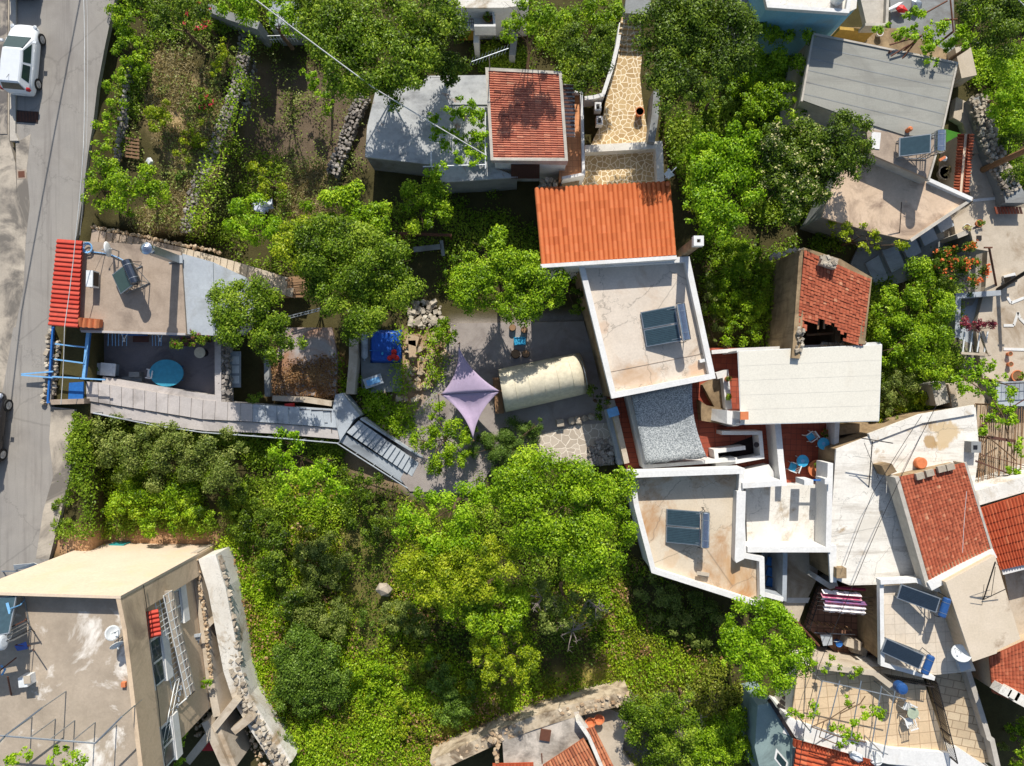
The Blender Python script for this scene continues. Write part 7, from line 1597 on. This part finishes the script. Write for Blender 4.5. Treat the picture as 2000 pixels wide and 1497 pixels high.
plant('blossom_tree', 'dark round tree with pale cream blossoms in the upper right', T_, [(1540,285,46),(1590,285,46),(1525,335,44),(1575,340,52),(1610,325,36),(1555,385,38),(1515,375,26),(1600,370,24)], L_DRK, .13, 3.2, -3.0, 1.15, .3, flowers=(F_CRM, 420, .09, 'blossoms'))
plant('laurel_tree', 'smooth dark green round tree touching the grey membrane roof', T_, [(1635,255,36),(1670,250,34),(1685,280,28),(1655,290,42),(1670,315,32),(1640,310,30)], L_DRK, .14, 3.2, -3.0, 1.2, .32)
plant('ivy_thicket', 'bright ivy thicket right of the cream roofed house', 'ivy', [(1440,490,32),(1470,510,28),(1425,525,30),(1460,555,30),(1420,570,26),(1480,590,28),(1445,610,30),(1405,610,22),(1480,640,26),(1440,655,24),(1490,560,20),(1400,560,18)], L_BRI, .14, -1.4, -3.0, 1.0, .28, trunk=False)
plant('grey_shrub', 'grey-green shrub against the right parapet of the cream roofed house', 'shrub', [(1380,560,18),(1388,590,20),(1400,635,20),(1395,665,14)], L_OLV, .12, -1.2, -3.0, .9, .25)
plant('loquat_tree', 'loquat bush along the lower edge of the stained patio', T_, [(1645,440,22),(1670,450,24),(1700,462,24),(1725,472,20),(1755,478,14),(1690,485,18),(1650,465,16)], L_YEL, .17, .3, -3.0, 1.0, .28)
plant('trumpet_vine', 'orange flowering trumpet vine by the pump house', 'vine', [(1850,505,28),(1885,500,28),(1905,525,24),(1870,535,30),(1895,555,22),(1850,540,22),(1830,515,16)], L_DRK, .13, -.6, -3.0, 1.1, .28, flowers=(F_ORG, 60, .13, 'orange_flowers'))
plant('bramble_thicket', 'large bright green thicket left of the shaded blue yard', 'thicket', [(1790,540,32),(1760,580,34),(1810,580,36),(1780,625,42),(1830,620,34),(1740,640,30),(1800,670,42),(1845,665,26),(1760,680,34),(1830,715,32),(1790,715,30),(1850,745,22),(1735,690,22),(1730,605,20)], L_BRI, .14, -.5, -3.0, 1.05)
plant('olive_bush', 'grey-green bush at the right end of the cream canopy', 'shrub', [(1735,745,26),(1760,765,28),(1735,785,24),(1770,740,18),(1745,810,16)], L_OLV, .11, -1.2, -3.0, 1.05, .26)
plant('ivy_patch', 'dry and green creeper patch above the weathered white roof', 'ivy', [(1790,775,20,-1.8),(1760,805,16,-2.0),(1810,790,14,-2.0),(1725,825,13,-2.0)], L_YEL, .12, -1.8, -3.0, .9, .24, trunk=False)
plant('grape_vine', 'yellow-green grape vine over the rusty frame beside the grey membrane roof', 'vine', [(1725,52,16),(1745,62,16),(1780,40,22),(1810,35,24),(1830,55,26),(1800,70,22),(1840,80,22),(1810,95,20),(1860,75,18),(1880,88,16),(1870,55,16),(1885,75,12),(1822,115,12),(1765,70,12)], L_VIN, .17, 1.5, -2.3, 1.5, .28, trunk=False)
plant('almond_tree', 'bright tree at the right edge next to the grey stone wall', T_, [(1965,150,36),(1995,170,38),(1950,190,30),(1980,215,34),(2010,130,30)], L_VIN, .15, .8, -3.0, 1.05)
plant('shaded_tree', 'dark tree in the top right corner', T_, [(1920,15,34),(1960,20,40),(1995,50,40),(1930,60,28),(1970,80,36)], L_DRK, .15, 3.0, -3.0)
plant('shaded_tree', 'dark leafy bush at the right edge above the utility pole', T_, [(1990,255,26),(1970,265,20),(2005,320,26),(1990,345,22)], L_DRK, .14, -1.2, -3.0)
# lower left slope
plant('ivy_hedge', 'dark ivy hanging over the road edge below the blue gate', 'ivy', [(158,825,18),(152,855,20),(150,890,20),(160,920,22),(140,950,20),(125,985,22),(120,1015,18),(110,1040,12),(170,870,20)], L_MID, .11, .35, -.6, 1.2, .24, trunk=False)
plant('bramble_bush', 'olive bramble mass along the railing of the mauve stair', 'thicket', [(215,850,32),(265,850,34),(320,860,36),(375,870,36),(430,875,34),(240,895,36),(300,905,38),(360,915,36),(420,920,36),(475,890,26)], L_OLV, .14, .1, -2.5, .95, .32, trunk=False, flat_=.5)
plant('bramble_bush', 'bright green bramble in the middle of the lower left slope', 'thicket', [(260,965,36),(310,985,38),(360,980,34),(225,990,28),(290,1020,26),(390,1010,28),(340,1020,24)], L_BRI, .14, -.6, -2.5, 1.0, .3, trunk=False, flat_=.5)
plant('fig_bush', 'bright leafy fig bush below the bend of the grey stair', T_, [(545,880,30),(580,890,32),(560,925,30),(610,920,34),(640,940,30),(600,960,30),(575,860,22),(660,960,20),(560,965,22)], L_VIN, .16, 3.0, -3.0, 1.0, .3)
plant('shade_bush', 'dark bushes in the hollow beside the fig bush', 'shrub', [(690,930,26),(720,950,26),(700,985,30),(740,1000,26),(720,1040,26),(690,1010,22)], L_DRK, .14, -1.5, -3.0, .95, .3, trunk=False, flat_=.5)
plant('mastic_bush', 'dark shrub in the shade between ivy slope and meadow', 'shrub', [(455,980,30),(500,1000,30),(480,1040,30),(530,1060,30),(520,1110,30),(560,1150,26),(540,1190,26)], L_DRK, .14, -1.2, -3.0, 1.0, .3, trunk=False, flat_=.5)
plant('meadow_bush', 'olive-yellow bush at the upper edge of the meadow', 'shrub', [(600,1060,30),(640,1080,34),(620,1120,34),(660,1120,28),(590,1100,24)], L_OLV, .13, -1.6, -3.0, .95, .28, trunk=False, flat_=.5)
plant('meadow_bush', 'pale green bush left of the rounded grey boulder', 'shrub', [(600,1180,34),(640,1200,34),(610,1230,28),(655,1235,24),(575,1210,24)], L_OLV, .13, -1.7, -3.0, 1.0, .28, trunk=False, flat_=.5)
plant('teal_bush', 'small blue-green bush left of the grey boulder', 'shrub', [(700,1205,16),(715,1215,16)], L_BLU, .11, -1.9, -3.0, 1.2, .22, trunk=False)
plant('meadow_bush', 'grey-green bush below the rounded grey boulder', 'shrub', [(765,1195,28),(795,1205,28),(770,1225,24),(815,1220,22)], L_OLV, .12, -1.4, -3.0, 1.1, .26, trunk=False, flat_=.5)
plant('ivy_mound', 'large dark green bush mound beside the boundary wall', 'shrub', [(575,1270,40),(620,1290,42),(585,1320,42),(630,1340,38),(560,1360,28),(655,1310,28),(600,1370,26)], L_BLU, .14, -1.1, -3.0, 1.15, .32, trunk=False, flat_=.5)
plant('blue_bush', 'blue-green bush at the bottom edge by the boundary wall', 'shrub', [(525,1420,22),(545,1440,22),(520,1450,16)], L_BLU, .11, -1.8, -3.0, 1.2, .24, trunk=False)
plant('green_bush', 'grey-green bush in the lower meadow left of the round yellow tree', 'shrub', [(860,1330,28),(895,1350,32),(880,1385,30),(910,1390,22),(850,1300,24)], L_BLU, .13, -1.6, -3.0, 1.05, .28, trunk=False, flat_=.5)
plant('green_bush', 'mid-green bush between the dark mound and the grey-green bush', 'shrub', [(720,1320,26),(755,1310,28),(735,1350,26),(800,1310,24),(825,1290,22)], L_BRI, .14, -1.8, -3.0, 1.0, .28, trunk=False, flat_=.5)
plant('yellow_spurge', 'yellow flowering weed patch in the lower meadow', 'plant', [(775,1380,22),(800,1405,24),(780,1430,22),(815,1440,18),(765,1350,16)], L_YEL, .13, -2.2, -3.0, .9, .24, trunk=False)
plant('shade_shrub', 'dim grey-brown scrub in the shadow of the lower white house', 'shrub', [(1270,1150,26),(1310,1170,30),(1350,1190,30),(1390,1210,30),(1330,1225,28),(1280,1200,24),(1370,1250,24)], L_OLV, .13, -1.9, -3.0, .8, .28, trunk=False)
# ---------------------------------------------------------------- ground cover (uncountable)
MEADOW = [(430,1060),(560,940),(780,960),(1000,1120),(1230,1090),(1420,1200),(1420,1290),(1230,1360),(1000,1420),(860,1480),(830,1510),(560,1510),(520,1420),(470,1330),(450,1200)]
HOLES = [[(660,930),(790,950),(790,1050),(765,1150),(740,1290),(690,1290),(665,1100)],[(800,1200),(905,1215),(945,1255),(930,1345),(880,1270),(820,1260)],[(1020,1170),(1115,1235),(1175,1225),(1165,1345),(1040,1325)],[(1225,1090),(1430,1200),(1400,1295),(1300,1255),(1230,1190)],[(500,980),(560,1000),(575,1180),(530,1200),(500,1090)],[(930,930),(1210,930),(1220,1120),(1000,1160),(900,1100)]]
cover('meadow_grass', 'mixed green and yellow meadow grass of the lower slope', MEADOW, 20000, L_GRS, .3, .35, 8, .18, -.6, .5, 1, 'blade', 'grass', holes=HOLES)
cover('meadow_weeds', 'leafy green weeds filling the lower slope', MEADOW, 13000, L_BRI, .12, .5, 11, .22, -.02, .45, 2, holes=HOLES)
cover('meadow_scrub', 'olive scrub leaves scattered in the lower slope', MEADOW, 10000, L_YEL, .11, .45, 10, .2, .0, .6, 5, holes=HOLES)
cover('dry_weeds', 'brown withered weeds in the lower meadow', MEADOW, 6000, L_BRN, .16, .45, 7, .2, .12, .6, 9, holes=HOLES)
cover('ivy_cover', 'bright green ivy carpet beside the pale boundary wall', [(425,1075),(520,1060),(545,1180),(540,1290),(560,1400),(520,1430),(480,1350),(462,1230),(445,1140)], 4200, L_BRI, .12, .3, 9, .17, -.12, .6, 3)
cover('slope_weeds', 'green weeds of the shaded slope below the mauve stair', [(150,820),(660,860),(700,1000),(480,1090),(420,1040),(120,1045)], 10400, L_MID, .13, .5, 8, .2, -.1, .5, 4)
cover('straw', 'dry straw grass on the upper left terrace', [(300,70),(425,150),(445,260),(390,450),(262,452),(262,420),(330,390),(345,320),(290,230)], 6000, L_DRY, .3, .18, 6, .2, -.25, .7, 6, 'blade', 'grass')
cover('straw', 'dry straw grass patch below the shaded bare soil', [(545,330),(660,330),(645,440),(560,440)], 1500, L_DRY, .28, .15, 6, .2, -.3, .7, 7, 'blade', 'grass')
cover('garden_weeds', 'low green weeds under the trees of the left gardens', [(400,300),(470,250),(560,320),(560,420),(640,440),(900,360),(1050,400),(1060,520),(880,600),(640,620),(420,480),(370,470)], 8320, L_MID, .13, .35, 8, .2, -.02, .5, 8)
cover('garden_weeds', 'low green weeds around the right hand trees', [(1290,180),(1340,80),(1600,60),(1580,200),(1700,300),(1620,420),(1680,480),(1560,500),(1510,500),(1500,680),(1400,680),(1360,520),(1330,360),(1300,280)], 14400, L_MID, .14, .5, 8, .2, -.15, .5, 10)
cover('garden_weeds', 'low weeds at the top centre around the path and balcony', [(890,60),(1210,0),(1200,120),(1150,200),(1110,170),(950,140),(860,150)], 4800, L_MID, .13, .4, 8, .2, -.1, .5, 11)
cover('garden_weeds', 'low weeds among the top left trees', [(245,-20),(640,-20),(640,130),(560,120),(480,60),(300,80),(290,160),(250,300),(225,300)], 5760, L_MID, .13, .4, 8, .2, -.1, .5, 12)
cover('garden_weeds', 'low weeds along the lane on the right edge', [(1880,0),(2020,0),(2020,380),(1960,340),(1930,240),(1890,140)], 4800, L_BRI, .13, .4, 8, .2, -.1, .5, 13)
cover('garden_weeds', 'low weeds around the bramble thicket on the right', [(1700,560),(1860,480),(1880,760),(1760,830),(1700,835),(1722,680),(1690,660)], 5760, L_MID, .13, .4, 8, .2, -.15, .5, 14)
cover('garden_weeds', 'low weeds between the rubble heap and the grey stair', [(655,690),(720,760),(800,800),(830,880),(700,800),(670,780),(665,740)], 2080, L_BRI, .13, .35, 8, .18, -.15, .6, 15)
cover('shore_weeds', 'low weeds at the bottom edge around the ruin', [(1200,1350),(1420,1290),(1480,1400),(1480,1520),(1220,1510),(1240,1440)], 3000, L_GRS, .14, .35, 8, .2, -.2, .6, 16)
cover('wall_weeds', 'weeds growing over the dry stone walls of the upper terraces', [(470,60),(510,60),(500,200),(440,330),(400,450),(350,450),(400,330),(450,200)], 900, L_BRI, .13, .5, 9, .2, .05, .8, 17, dz=1.0)
cover('undergrowth', 'dim undergrowth beneath the tall bright trees', [(930,930),(1210,930),(1220,1120),(1000,1180),(900,1120)], 3000, L_MID, .13, .6, 9, .22, -.3, .5, 21)
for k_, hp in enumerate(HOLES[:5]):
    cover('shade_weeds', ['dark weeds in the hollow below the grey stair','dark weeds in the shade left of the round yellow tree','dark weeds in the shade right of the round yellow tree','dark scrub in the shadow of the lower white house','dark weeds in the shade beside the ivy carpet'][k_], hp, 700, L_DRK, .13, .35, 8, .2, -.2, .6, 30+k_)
cover('bright_brambles', 'bright bramble patches on the lower slope', [(560,1180),(780,1280),(860,1420),(800,1497),(560,1497),(530,1420)], 3500, L_BRI, .13, .6, 10, .24, .05, .4, 41)
cover('terrace_weeds', 'low weeds scattered over the straw terrace and bare soil', [(260,60),(480,60),(700,180),(720,330),(560,420),(400,460),(262,440)], 3200, L_OLV, .12, .3, 8, .2, .02, .8, 51)
cover('rubble_weeds', 'weeds growing among the garden rubble', [(770,640),(875,640),(880,720),(840,800),(720,850),(690,790),(770,760)], 900, L_BRI, .12, .5, 9, .18, .0, .8, 52, dz=.15)
print('LEAVES', NLEAF[0], 'OBJECTS', len(bpy.data.objects))
